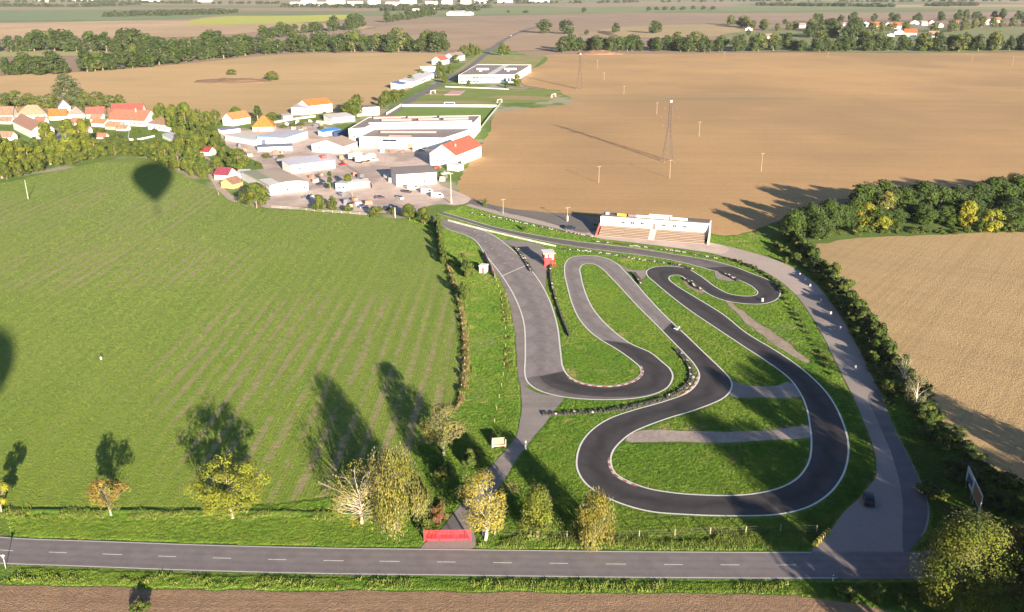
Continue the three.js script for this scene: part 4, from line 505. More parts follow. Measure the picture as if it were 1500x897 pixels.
fenceLine('cable_fence', 'thin wooden post line on the slope beside the start straight', [[-4.9,-262.93],[-3.47,-251.17],[-2.49,-233.52],[-1.62,-217.95],[-1.7,-204.11],[-2.22,-187.89],[-3.5,-170.5],[-3.9,-161.33]], { h: 1, gap: 6, post: [0.36, 0.27, 0.16] });
fenceLine('roadside_fence', 'old post and wire fence behind the verge of the main road', [[-2.86,-126.66],[1.14,-126.27],[7.39,-125.88],[14.76,-125.68],[22.76,-126.07],[30.84,-126.66],[36.07,-127.05],[41.85,-127.25],[46.26,-127.84],[51.2,-127.45]], { h: 1.5, gap: 6.2, post: [0.30, 0.24, 0.17], rail: [0.16, 0.14, 0.12], railN: 3, rt: 0.02, r: 0.07 });
fenceLine('garden_wall', 'low white wall around a village garden plot', [[-241.04,-562.54],[-225.61,-528.54],[-221.49,-533.51],[-218.01,-543.73]], { h: 1.3, gap: 5, post: WHITE, rail: WHITE, solid: true, t: 0.3, cat: 'wall' });
fenceLine('pitch_wall', 'long white wall dividing the two playing fields', [[-83.87,-688.68],[-11.4,-684.63]], { h: 2.0, gap: 6, post: WHITE, rail: [0.78, 0.76, 0.72], solid: true, t: 0.25, cat: 'wall' });
fenceLine('pitch_wall', 'short white wall running from the road to the playing field', [[-89.51,-641.07],[-84.87,-692.79]], { h: 2.0, gap: 6, post: WHITE, rail: [0.78, 0.76, 0.72], solid: true, t: 0.25, cat: 'wall' });
fenceLine('pitch_fence', 'grey-green fence on the field side of the playing field', [[-20.14,-573.85],[-16.11,-623.75],[-9.04,-703.25]], { h: 1.8, gap: 6, post: [0.4, 0.42, 0.38], rail: [0.36, 0.40, 0.34], solid: true, t: 0.08 });
fenceLine('school_wall', 'pale boundary wall in front of the school', [[-60.88,-827.3],[-36.9,-818.69],[-12.18,-810.25],[-3.02,-804.71]], { h: 1.1, gap: 7, post: [0.6, 0.57, 0.54], rail: [0.62, 0.58, 0.55], solid: true, t: 0.25, cat: 'wall' });
fenceLine('garden_wall', 'pale wall around the vegetable garden below the two-storey house', [[-159.19,-600.94],[-149.18,-617.06],[-137.92,-630.57]], { h: 1.6, gap: 6, post: [0.62, 0.56, 0.5], rail: [0.64, 0.58, 0.52], solid: true, t: 0.25, cat: 'wall' });
fenceLine('garden_wall', 'white wall beside the dark shed roofs in the middle of the village', [[-137.69,-607.29],[-119.57,-594.71]], { h: 1.8, gap: 6, post: WHITE, rail: WHITE, solid: true, t: 0.25, cat: 'wall' });
fenceLine('lane_fence', 'pale board fence along the farm track beside the crop field', [[-169.69,-485.31],[-158.78,-457.5],[-147.91,-429.17],[-137.29,-403.95],[-129.2,-384.04]], { h: 1.3, gap: 4, post: [0.55, 0.47, 0.38], rail: [0.58, 0.48, 0.38], railN: 2 });
fenceLine('field_edge_stakes', 'row of weathered stakes along the crop field edge', [[-21.3,-278.72],[-16.75,-251.17],[-13.89,-228.12],[-12.14,-208.55],[-11.39,-193.7],[-11.65,-180.58]], { h: 1.1, gap: 4, post: [0.40, 0.28, 0.18], r: 0.06 });
// concrete blocks between start straight and return lane
{ const p = even([[-25.12,-338.17],[-15.63,-328.75],[-3.79,-317.88],[7.37,-308.09],[15.4,-301.43]], 2.1), t = thing('barrier_wall', 'low white concrete block wall between start straight and return lane', 'barrier', p[0]); const g = new THREE.BoxGeometry(2.0, 0.6, 0.32);
  for (let i = 1; i < p.length; i++) { const o = part('barrier_block', g, i % 3 ? KWHITE : wallM([0.7, 0.68, 0.62]), t), dx = p[i][0] - p[i - 1][0], dz = p[i][1] - p[i - 1][1]; o.position.set((p[i][0] + p[i - 1][0]) / 2 - p[0][0], 0.38, (p[i][1] + p[i - 1][1]) / 2 - p[0][1]); o.rotation.y = -Math.atan2(dz, dx); } }
// ---------- tyre barriers ----------
const tyreGeo = new THREE.LatheGeometry([[0.17, 0], [0.28, 0], [0.32, 0.06], [0.32, 0.16], [0.28, 0.22], [0.17, 0.22], [0.17, 0]].map(p => new THREE.Vector2(...p)), 9).toNonIndexed();
const BLACKT = mat([0.055, 0.05, 0.046], { roughness: 0.75 }), WHITET = mat([0.42, 0.40, 0.37], { roughness: 0.7 }), REDTY = mat([0.45, 0.06, 0.05], { roughness: 0.7 });
function tyres(label, pts, { rows = 1, high = 3, white = 0.2, keep = 1, red = 0, seed = 1 } = {}) {
  const p = even(pts, 0.66), r = rng(seed * 31 + 7), t = thing('tyre_barrier', label, 'tyre wall', p[0]), L = [[], [], []];
  for (let k = 0; k < rows; k++) offset(p, k * 0.66).forEach(([x, z], i) => { if (r() > keep && vn(i * 0.3, seed * 9) > keep) return; const hh = Math.max(1, high - (r() < 0.3 ? 1 : 0)); for (let y = 0; y < hh; y++) { const q = r(), c = y === hh - 1 && q < white ? 1 : q > 1 - red ? 2 : 0; L[c].push(tyreGeo.clone().scale(1, 1, 1).translate(x - p[0][0] + (r() - 0.5) * 0.14, y * 0.22 + 0.05, z - p[0][1] + (r() - 0.5) * 0.14)); } });
  ['black_tyres', 'white_tyres', 'red_tyres'].forEach((n, i) => { if (L[i].length) part(n, L[i], [BLACKT, WHITET, REDTY][i], t).userData.kind = 'stuff'; });
  return t;
}
tyres('double row of dark tyres on the grass below the red tower', [[12.56,-278.72],[12.19,-264.3],[12.7,-247.46],[13.68,-231.34],[15.03,-216.01]], { rows: 1, high: 3, white: 0.08, seed: 1 });
tyres('long curving tyre wall with white tops between two bends', [[6.75,-171.47],[11.75,-171.79],[17.39,-172.44],[22.99,-173.75],[28.5,-176.09],[33.43,-178.83],[37.99,-183.08],[41.36,-188.64],[42.54,-194.9],[42.19,-201.1],[41.06,-207.2]], { rows: 2, high: 2, white: 0.1, seed: 2 });
tyres('scattered white and dark tyres on the grass strip before the return lane', [[-16.57,-350.37],[-2.69,-340.33],[10.42,-328.75],[22.8,-318.84],[29.48,-314.08]], { rows: 1, high: 2, white: 0.5, keep: 0.55, seed: 3 });
tyres('white topped tyre row in front of the grandstand', [[29.91,-307.64],[36.49,-304.95],[47.89,-299.7],[56.73,-295.45],[65.01,-289.67],[68.96,-286.46]], { rows: 1, high: 2, white: 0.4, keep: 0.6, seed: 4 });
tyres('row of white and dark tyres continuing the concrete block wall', [[15.72,-297.98],[23.7,-296.29],[32.75,-292.12],[41.38,-286.46],[50.83,-281]], { rows: 1, high: 2, white: 0.4, keep: 0.7, seed: 5 });
tyres('short dark tyre row at the edge of the tower apron', [[1.68,-299.7],[3.71,-289.67],[5.41,-280.24],[6.6,-272.79]], { rows: 2, high: 3, white: 0.25, seed: 6 });
tyres('small tyre heap inside the narrow loop', [[54.61,-263.62],[56.1,-260.24],[56.37,-256.28],[57.44,-254.34]], { rows: 2, high: 3, white: 0.4, seed: 7 });
tyres('tyre row inside the small end loop', [[67.98,-269.9],[69.34,-266.38],[70.66,-262.93]], { rows: 2, high: 3, white: 0.2, seed: 8 });
tyres('dark tyre pile at the cut-through between hairpin and loop', [[39.22,-269.9],[39.86,-264.99],[40.19,-259.57]], { rows: 2, high: 3, white: 0.05, seed: 9 });
tyres('dark tyres between the return lane and the narrow loop', [[52.96,-280.24],[55.93,-277.96],[58.35,-274.25]], { rows: 2, high: 3, white: 0.1, seed: 10 });
// ---------- gate, signs, barriers by the road ----------
{ const A = [-14.48,-125.11], B = [-6.9,-125.11], { turn, w } = frameOf(A, B), t = thing('red_gate', 'red double-leaf metal gate across the path to the main road', 'gate', [(A[0] + B[0]) / 2, (A[1] + B[1]) / 2], turn + 0.02), R = plainM([0.60, 0.03, 0.05]);
  for (const x of [-w / 2, w / 2]) part('gate_post', box(0.22, 2.3, 0.22, x, 0, 0), R, t);
  for (const [x0, x1] of [[-w / 2 + 0.15, -w / 2 + 2.4], [-w / 2 + 2.5, w / 2 - 2.3], [w / 2 - 2.2, w / 2 - 0.15]]) {
    const l = part('gate_leaf', [box(x1 - x0, 0.14, 0.09, (x0 + x1) / 2, 2.0, 0), box(x1 - x0, 0.3, 0.09, (x0 + x1) / 2, 0.2, 0), box(0.1, 1.9, 0.09, x0 + 0.05, 0.22, 0), box(0.1, 1.9, 0.09, x1 - 0.05, 0.22, 0)], R, t);
    const n = Math.round((x1 - x0) / 0.22); for (let i = 1; i < n; i++) part('gate_bar', box(0.075, 1.55, 0.05, x0 + i * (x1 - x0) / n, 0.48, 0), R, l);
  } }
{ const A = [49.61,-123.58], B = [53.26,-127.45], { turn, w } = frameOf(A, B), t = thing('striped_barrier', 'yellow and black striped concrete barrier at the road junction', 'barrier', [(A[0] + B[0]) / 2, (A[1] + B[1]) / 2], turn);
  const n = 13; for (let i = 0; i < n; i++) part('stripe', new THREE.ExtrudeGeometry(new THREE.Shape([[-0.35, 0], [0.35, 0], [0.22, 0.85], [-0.22, 0.85]].map(p => new THREE.Vector2(...p))), { depth: w / n, bevelEnabled: false }).rotateY(Math.PI / 2).translate(-w / 2 + i * w / n, 0.1, 0), plainM(i % 2 ? [0.03, 0.03, 0.03] : [0.62, 0.50, 0.05]), t); }
{ const A = [83.28,-142.4], B = [80.63,-131.72], { turn, w } = frameOf(A, B), t = thing('billboard', 'two tall advertising boards on posts beside the hedge, end to end', 'billboard', [(A[0] + B[0]) / 2, (A[1] + B[1]) / 2], turn);
  for (const [k, c, l] of [[-1, [0.5, 0.56, 0.68], 'pale blue and white board'], [1, [0.28, 0.17, 0.11], 'brown board']]) { const b = part('board', box(w * 0.46, 2.6, 0.12, k * w * 0.24, 1.6, 0), plainM(c), t); b.userData.label = l; part('board_frame', [box(w * 0.48, 0.1, 0.18, k * w * 0.24, 4.2, 0), box(w * 0.48, 0.1, 0.18, k * w * 0.24, 1.5, 0), box(0.1, 2.7, 0.18, k * w * 0.24 - w * 0.235, 1.5, 0), box(0.1, 2.7, 0.18, k * w * 0.24 + w * 0.235, 1.5, 0)], plainM([0.6, 0.6, 0.6]), t); if (k < 0) part('print', box(w * 0.3, 1.2, 0.02, k * w * 0.24, 2.3, 0.075), plainM([0.06, 0.09, 0.2]), b); for (const s of [-1, 1]) part('post', cyl(0.09, 0.09, 1.6, k * w * 0.24 + s * w * 0.17, 0, 0, 8), plainM([0.4, 0.4, 0.4]), t); } }
{ const t = thing('delineator_post', 'white roadside marker post at the junction verge', 'marker post', [49.56,-114.53]); part('post', box(0.16, 1.15, 0.12), plainM([0.75, 0.75, 0.73]), t); part('reflector_band', box(0.165, 0.22, 0.125, 0, 0.78, 0), plainM([0.03, 0.03, 0.03]), t); }
{ const t = thing('road_sign', 'thin metal road sign post at the field side of the main road', 'sign', [-79.98,-117.78]); part('post', cyl(0.05, 0.05, 2.6), plainM([0.5, 0.5, 0.5]), t); part('plate', new THREE.CylinderGeometry(0.42, 0.42, 0.04, 3).rotateX(Math.PI / 2).translate(0, 2.3, 0.07), plainM([0.6, 0.6, 0.58]), t); }
for (const [x, z] of [[91.51,-268.48],[91.73,-263.62],[91.32,-257.59],[90.35,-244.43],[89.27,-232.97],[87.92,-221.42],[82.59,-195.71]]) { const t = thing('delineator_post', 'small white kerb marker on the hedge side of the side road', 'marker post', [x, z], 0, 'white markers along the side road'); part('post', box(0.4, 0.8, 0.3), plainM([0.72, 0.70, 0.66]), t); part('cap', box(0.44, 0.12, 0.34, 0, 0.8, 0), plainM([0.5, 0.2, 0.16]), t); }
{ const t = thing('notice_board', 'wooden board on two posts beside the gravel path', 'board', [-2.58,-156.5], 0.15); part('board', box(2.6, 1.4, 0.08, 0, 0.7, 0).rotateX(-0.5), plainM([0.32, 0.2, 0.15]), t); part('frame', [box(2.7, 0.2, 0.1, 0, 0.55, 0.14), box(0.12, 1.6, 0.12, -1.35, 0.3, 0), box(0.12, 1.6, 0.12, 1.35, 0.3, 0)], plainM([0.72, 0.62, 0.5]), t); part('post', box(0.12, 0.9, 0.12, -1.2, 0, -0.1), plainM([0.4, 0.3, 0.2]), t); part('post', box(0.12, 0.9, 0.12, 1.2, 0, -0.1), plainM([0.4, 0.3, 0.2]), t); }
{ const t = thing('path_post', 'white post at the mouth of the gravel path', 'post', [2.71,-155.95]); part('post', box(0.3, 1.9, 0.2), plainM([0.62, 0.62, 0.6]), t); part('cap', box(0.36, 0.1, 0.26, 0, 1.9, 0), plainM([0.4, 0.4, 0.4]), t); }
{ const t = thing('field_stake', 'single short white stake standing in the crop field', 'stake', [-101.19,-201.1]); part('post', box(0.35, 0.7, 0.3), plainM([0.72, 0.70, 0.64]), t); part('tip', new THREE.ConeGeometry(0.22, 0.4, 6).translate(0, 0.9, 0), plainM([0.2, 0.2, 0.18]), t); }
// ---------- poles and pylons ----------
function pole(label, [x, z], h, o = {}) { const t = thing('utility_pole', label, 'pole', [x, z], o.turn || 0.5, o.group), c = plainM(o.c || [0.32, 0.24, 0.18]); part('shaft', cyl(0.16, 0.1, h, 0, 0, 0, 8), c, t); if (!o.bare) { part('crossarm', box(2.2, 0.14, 0.14, 0, h - 0.5, 0), c, t); for (const dx of [-0.9, 0, 0.9]) part('insulator', cyl(0.06, 0.05, 0.28, dx, h - 0.36, 0, 6), plainM([0.5, 0.3, 0.2]), t); } if (o.foot) part('footing', box(0.5, 2.4, 0.5), plainM([0.6, 0.55, 0.46]), t); return t; }
pole('concrete pole standing in the tilled field nearest the parking apron', [40.41,-408.46], 8.32);
pole('slim pole in the tilled field just below the big pylon', [75.32,-419.38], 9.16);
pole('lone pole with crossarm in the tilled field nearest the oak grove', [123.38,-435.94], 9.47);
pole('faint pole in the tilled field behind the big pylon', [114,-543.73], 9.46);
const PG = { group: 'far poles across the tilled field' };
for (const [x, z, h] of [[103.68,-644.65,8.64,0.49],[94.84,-767.91,7.34,0.58],[94.99,-1018.87,9.55,0.76],[274.95,-1190.51,6.81,0.88],[405.44,-1178.87,7.59,0.88],[563.38,-1123.87,8.06,0.84],[576.04,-1054.76,10.62,0.79],[89.95,-889.51,7.76,0.67]]) pole('faint thin pole far out in the tilled field', [x, z], h, PG);
pole('tall pole with pale footing beside the dark parking apron', [21.59,-337.1], 5.99, { foot: 1 });
pole('thin pole at the field edge of the parking apron', [-3.58,-349.23], 6.45);
pole('pole with thick pale foot behind the parked vans', [-25.65,-367.12], 13.37, { foot: 1, c: [0.55, 0.5, 0.42] });
pole('bare pole leaning at the edge of the crop field', [-208.94,-376.05], 8.34, { bare: 1, c: [0.45, 0.43, 0.36] });
pole('white lamp pole beside the trees at the yard entrance', [-46.24,-342.52], 4.42, { bare: 1, c: [0.7, 0.7, 0.68] });
pole('thin pole beside the gatehouse', [-69.63,-380.01], 6.33, { bare: 1 });
pole('wooden pole on the village lane', [-151.78,-435.94], 8.8, { c: [0.5, 0.45, 0.4] });
function pylon(label, [x, z], H) {
  const t = thing('power_pylon', label, 'pylon', [x, z], 0.1), m = plainM([0.13, 0.095, 0.085]), legs = [[-1, -1], [1, -1], [1, 1], [-1, 1]], wAt = y => mix(2.6, 0.7, Math.min(1, y / (H * 0.55))) * (y > H * 0.9 ? 1 - (y - H * 0.9) / (H * 0.1) * 0.8 : 1);
  for (const [a, b] of legs) part('leg', [bar([a * 2.6, 0, b * 2.6], [a * 0.7, H * 0.55, b * 0.7], 0.16, 0.13, 4), bar([a * 0.7, H * 0.55, b * 0.7], [a * 0.62, H * 0.9, b * 0.62], 0.13, 0.1, 4), bar([a * 0.62, H * 0.9, b * 0.62], [0, H, 0], 0.08, 0.05, 4)], m, t);
  const br = []; let y = 0, k = 0; while (y < H * 0.88) { const w0 = wAt(y), y1 = Math.min(H * 0.9, y + w0 * 1.7 + 0.4), w1 = wAt(y1); legs.forEach(([a, b], i) => { const [c, d] = legs[(i + 1) % 4]; br.push(bar([a * w0, y, b * w0], [c * w1, y1, d * w1], 0.055, 0.055, 4), bar([c * w0, y, d * w0], [a * w1, y1, b * w1], 0.055, 0.055, 4)); }); y = y1; }
  part('bracing', br, m, t);
  [[0.58, 3.4], [0.72, 4.6], [0.85, 3.4]].forEach(([f, r]) => { for (const s of [-1, 1]) { const arm = part('arm', [bar([s * 0.7, H * f, 0.5], [s * r, H * f + 0.3, 0], 0.08, 0.06, 4), bar([s * 0.7, H * f, -0.5], [s * r, H * f + 0.3, 0], 0.08, 0.06, 4), bar([s * 0.65, H * f + 1.2, 0], [s * r, H * f + 0.3, 0], 0.07, 0.05, 4)], m, t); part('insulator', cyl(0.09, 0.09, 1.3, s * r, H * f - 1.0, 0, 6), plainM([0.25, 0.12, 0.1]), arm); } });
  for (const [a, b] of legs) part('footing', box(0.8, 0.25, 0.8, a * 2.6, 0, b * 2.6), plainM([0.5, 0.47, 0.42]), t);
  part('marker_plate', box(1.0, 1.0, 0.08, 0, H * 0.93, 0.5), plainM([0.75, 0.72, 0.68]), t);
}
pylon('tall lattice power pylon standing in the middle of the tilled field', [81.57,-463.2], 32.96);
pylon('second lattice pylon beside the earth heap at the far side of the field', [60.28,-810.25], 32.27);
// ---------- goals, pad ----------
function goal(label, A, B) { const { turn, w } = frameOf(A, B), t = thing('goal', label, 'goal', [(A[0] + B[0]) / 2, (A[1] + B[1]) / 2], turn), m = plainM([0.78, 0.76, 0.72]); for (const s of [-1, 1]) part('goal_post', box(0.35, 3, 0.3, s * w / 2, 0, 0), m, t); part('crossbar', box(w + 0.3, 0.35, 0.3, 0, 2.8, 0), m, t); part('net_frame', [bar([-w / 2, 2.8, 0], [-w / 2, 0, -1.8], 0.06), bar([w / 2, 2.8, 0], [w / 2, 0, -1.8], 0.06)], m, t); }
goal('white football goal by the country road', [-69.03,-770.43], [-65.68,-775.52]); goal('white football goal standing behind the long dividing wall', [-51.72,-690.73], [-43.88,-690.73]); goal('white football goal beside the end of the dividing wall', [-11.23,-707.52], [-8.07,-711.84]); goal('white football goal at the field end of the upper pitch', [32.8,-743.55], [36.21,-750.7]);
{ const t = thing('sports_pad', 'pink paved sports pad beside the school field', 'pad', [0, 0]); part('slab', flatGeo([[-57.07,-765.41],[-44.39,-765.41],[-41.33,-796.54],[-52.71,-796.54]], 0.42), mat([0.55, 0.30, 0.33]), t); part('kerb', [beam([-57,-764.41], [-44.33,-764.41], 0.4, 0.25, 0.25), beam([-44.33,-764.41], [-41.33,-796.54], 0.4, 0.25, 0.25)], plainM([0.6, 0.45, 0.42]), t); }
{ const h = thing('earth_heap', 'long heap of bare brown earth in the pale stubble field', 'earth heap', [-268.61,-876.36]), g = new THREE.SphereGeometry(1, 36, 14, 0, 7, 0, Math.PI / 2), p = g.attributes.position; for (let i = 0; i < p.count; i++) { const n = fbm(p.getX(i) * 4 + 9, p.getZ(i) * 4, 3); p.setXYZ(i, p.getX(i) * 37 * (0.85 + 0.3 * n), p.getY(i) * 2.6 * (0.5 + n), p.getZ(i) * 22); } g.computeVertexNormals(); part('mound', g, mat([0.25, 0.15, 0.09], { roughness: 1, map: rep(feltTex, 6) }), h); part('weed_tuft', new THREE.IcosahedronGeometry(1.6, 1).scale(2.4, 0.6, 1.2).translate(-14, 1.4, 8), mat([0.2, 0.17, 0.08]), h); }
{ const h = thing('earth_heap', 'red-brown earth heap by the far pylon and tree belt', 'earth heap', [117.02,-1252.21]), g = new THREE.SphereGeometry(1, 36, 14, 0, 7, 0, Math.PI / 2), p = g.attributes.position; for (let i = 0; i < p.count; i++) { const n = fbm(p.getX(i) * 4 + 3, p.getZ(i) * 4, 3); p.setXYZ(i, p.getX(i) * 28, p.getY(i) * 4.5 * (0.4 + n), p.getZ(i) * 20); } g.computeVertexNormals(); part('mound', g, mat([0.27, 0.145, 0.095], { roughness: 1, map: rep(feltTex, 6) }), h); part('spoil', g.clone().scale(0.4, 0.35, 0.5).translate(24, 0, 6), mat([0.33, 0.2, 0.13], { roughness: 1 }), h); }
// ---------- vehicles ----------
const TYRE = mat([0.02, 0.02, 0.02], { roughness: 0.8 }), RIM = mat([0.4, 0.4, 0.42], { roughness: 0.4, metalness: 0.7 }), LAMPG = mat([0.7, 0.7, 0.68], { roughness: 0.15 }), REDL = mat([0.4, 0.02, 0.02], { roughness: 0.3 });
const sideGeo = (pts, w, bev = 0.06) => new THREE.ExtrudeGeometry(new THREE.Shape(pts.map(p => new THREE.Vector2(...p))), { depth: w - 2 * bev, bevelEnabled: true, bevelSize: bev, bevelThickness: bev, bevelSegments: 2 }).translate(0, 0, -w / 2 + bev);
const profiles = {
  car: { L: 4.2, W: 1.72, body: [[-2.05, 0.3], [2.0, 0.3], [2.08, 0.62], [1.95, 0.85], [0.95, 0.95], [-1.85, 0.98], [-2.1, 0.8]], top: [[0.95, 0.93], [0.2, 1.42], [-1.1, 1.45], [-1.85, 0.96]], wx: 1.28, wr: 0.31 },
  van: { L: 5.2, W: 1.95, body: [[-2.6, 0.35], [2.5, 0.35], [2.6, 0.85], [2.2, 1.15], [1.5, 2.1], [1.2, 2.25], [-2.55, 2.3], [-2.65, 0.8]], top: [[2.13, 1.24], [1.55, 2.04], [0.75, 2.04], [0.75, 1.24]], wx: 1.6, wr: 0.35 },
};
function vehicle(kind, label, [x, z], turn, color, group) {
  const p = profiles[kind], t = thing(kind === 'car' ? 'parked_car' : 'delivery_van', label, kind, [x, z], turn, group, 0.14), paint = new THREE.MeshPhysicalMaterial({ roughness: 0.35, clearcoat: 0.8, clearcoatRoughness: 0.1 }); paint.color.setRGB(...color);
  const b = part('body', sideGeo(p.body, p.W), paint, t);
  if (kind === 'car') { part('cabin_glass', sideGeo(p.top, p.W - 0.18), GLASS, t); part('roof', box(1.25, 0.06, p.W - 0.28, -0.45, 1.44, 0), paint, t); } else { part('cabin_glass', sideGeo(p.top, p.W + 0.03), GLASS, t); }
  for (const sx of [-1, 1]) for (const sz of [-1, 1]) { const w = part('wheel', new THREE.CylinderGeometry(p.wr, p.wr, 0.2, 14).rotateX(Math.PI / 2), TYRE, t); w.position.set(sx * p.wx, p.wr, sz * (p.W / 2 - 0.06)); part('rim', new THREE.CylinderGeometry(p.wr * 0.6, p.wr * 0.6, 0.22, 10).rotateX(Math.PI / 2), RIM, w); }
  for (const sz of [-1, 1]) { part('headlight', box(0.12, 0.18, 0.36, p.L / 2 - 0.1, 0.6, sz * (p.W / 2 - 0.28)), LAMPG, t); part('tail_light', box(0.1, 0.2, 0.28, -p.L / 2 + 0.02, 0.66, sz * (p.W / 2 - 0.22)), REDL, t); }
  part('number_plate', box(0.03, 0.11, 0.5, p.L / 2 + (kind === 'car' ? -0.02 : 0.05), 0.42, 0), plainM([0.7, 0.7, 0.68]), t);
  return t;
}
vehicle('car', 'dark car standing in tree shade on the side road', [63.49,-136.89], 1.3, [0.03, 0.012, 0.02]);
vehicle('car', 'dark car parked beside the grandstand', [21.89,-324.72], -0.35, [0.02, 0.03, 0.05]);
vehicle('van', 'white van parked nearest the box-shaped building', [-37.5,-386.77], -0.2, [0.75, 0.75, 0.74]);
vehicle('van', 'white van parked next to the pole with a thick foot', [-32.33,-378.68], -0.2, [0.78, 0.77, 0.75]);
vehicle('car', 'dark car beside the white van row', [-46.73,-388.15], -0.45, [0.05, 0.05, 0.06]);
vehicle('van', 'white van at the corner of the box-shaped building', [-44.74,-395.18], 0.2, [0.75, 0.74, 0.72]);
vehicle('car', 'silver car turning out of the factory yard', [-48.33,-376.05], -1.0, [0.5, 0.5, 0.52]);
vehicle('car', 'maroon car parked on the yard edge', [-56.88,-376.05], 0, [0.10, 0.04, 0.05]);
vehicle('car', 'dark blue car under the yard trees', [-61.67,-359.76], 0.3, [0.02, 0.03, 0.09]);
vehicle('car', 'red car parked behind the box-shaped building', [-37.54,-444.69], 0.4, [0.45, 0.02, 0.04]);
vehicle('car', 'dark car in the shade by the yard hedge', [-50.18,-356.19], 0.2, [0.02, 0.02, 0.04]);
vehicle('car', 'white car on the country road by the school', [-2.52,-1709.3], -0.9, [0.75, 0.75, 0.74]);
for (const [i, [x, z]] of [[-82.9,-469.04],[-78.05,-461.29],[-75.07,-465.13]].entries()) { const t = thing('truck', ['white box truck of three, farthest from the factory gate', 'white box truck in the middle of three', 'white box truck of three, beside the open yard'][i], 'truck', [x, z], 1.15, undefined, 0.28), m = plainM([0.75, 0.74, 0.73]);
  part('cargo_box', box(7.4, 2.7, 2.45, -1.2, 1.0, 0), m, t); const c = part('cab', sideGeo([[2.7, 0.5], [4.6, 0.5], [4.65, 1.5], [4.4, 2.8], [2.7, 2.9]], 2.35), m, t); part('windscreen', box(0.08, 0.85, 2.0, 4.6, 1.75, 0), GLASS, c);
  for (const dx of [-3.6, -2.4, 3.6]) for (const s of [-1, 1]) { const w = part('wheel', new THREE.CylinderGeometry(0.48, 0.48, 0.3, 14).rotateX(Math.PI / 2).translate(dx, 0.48, s * 1.05), TYRE, t); } part('chassis', box(8.4, 0.25, 0.9, 0, 0.72, 0), plainM([0.05, 0.05, 0.05]), t); }
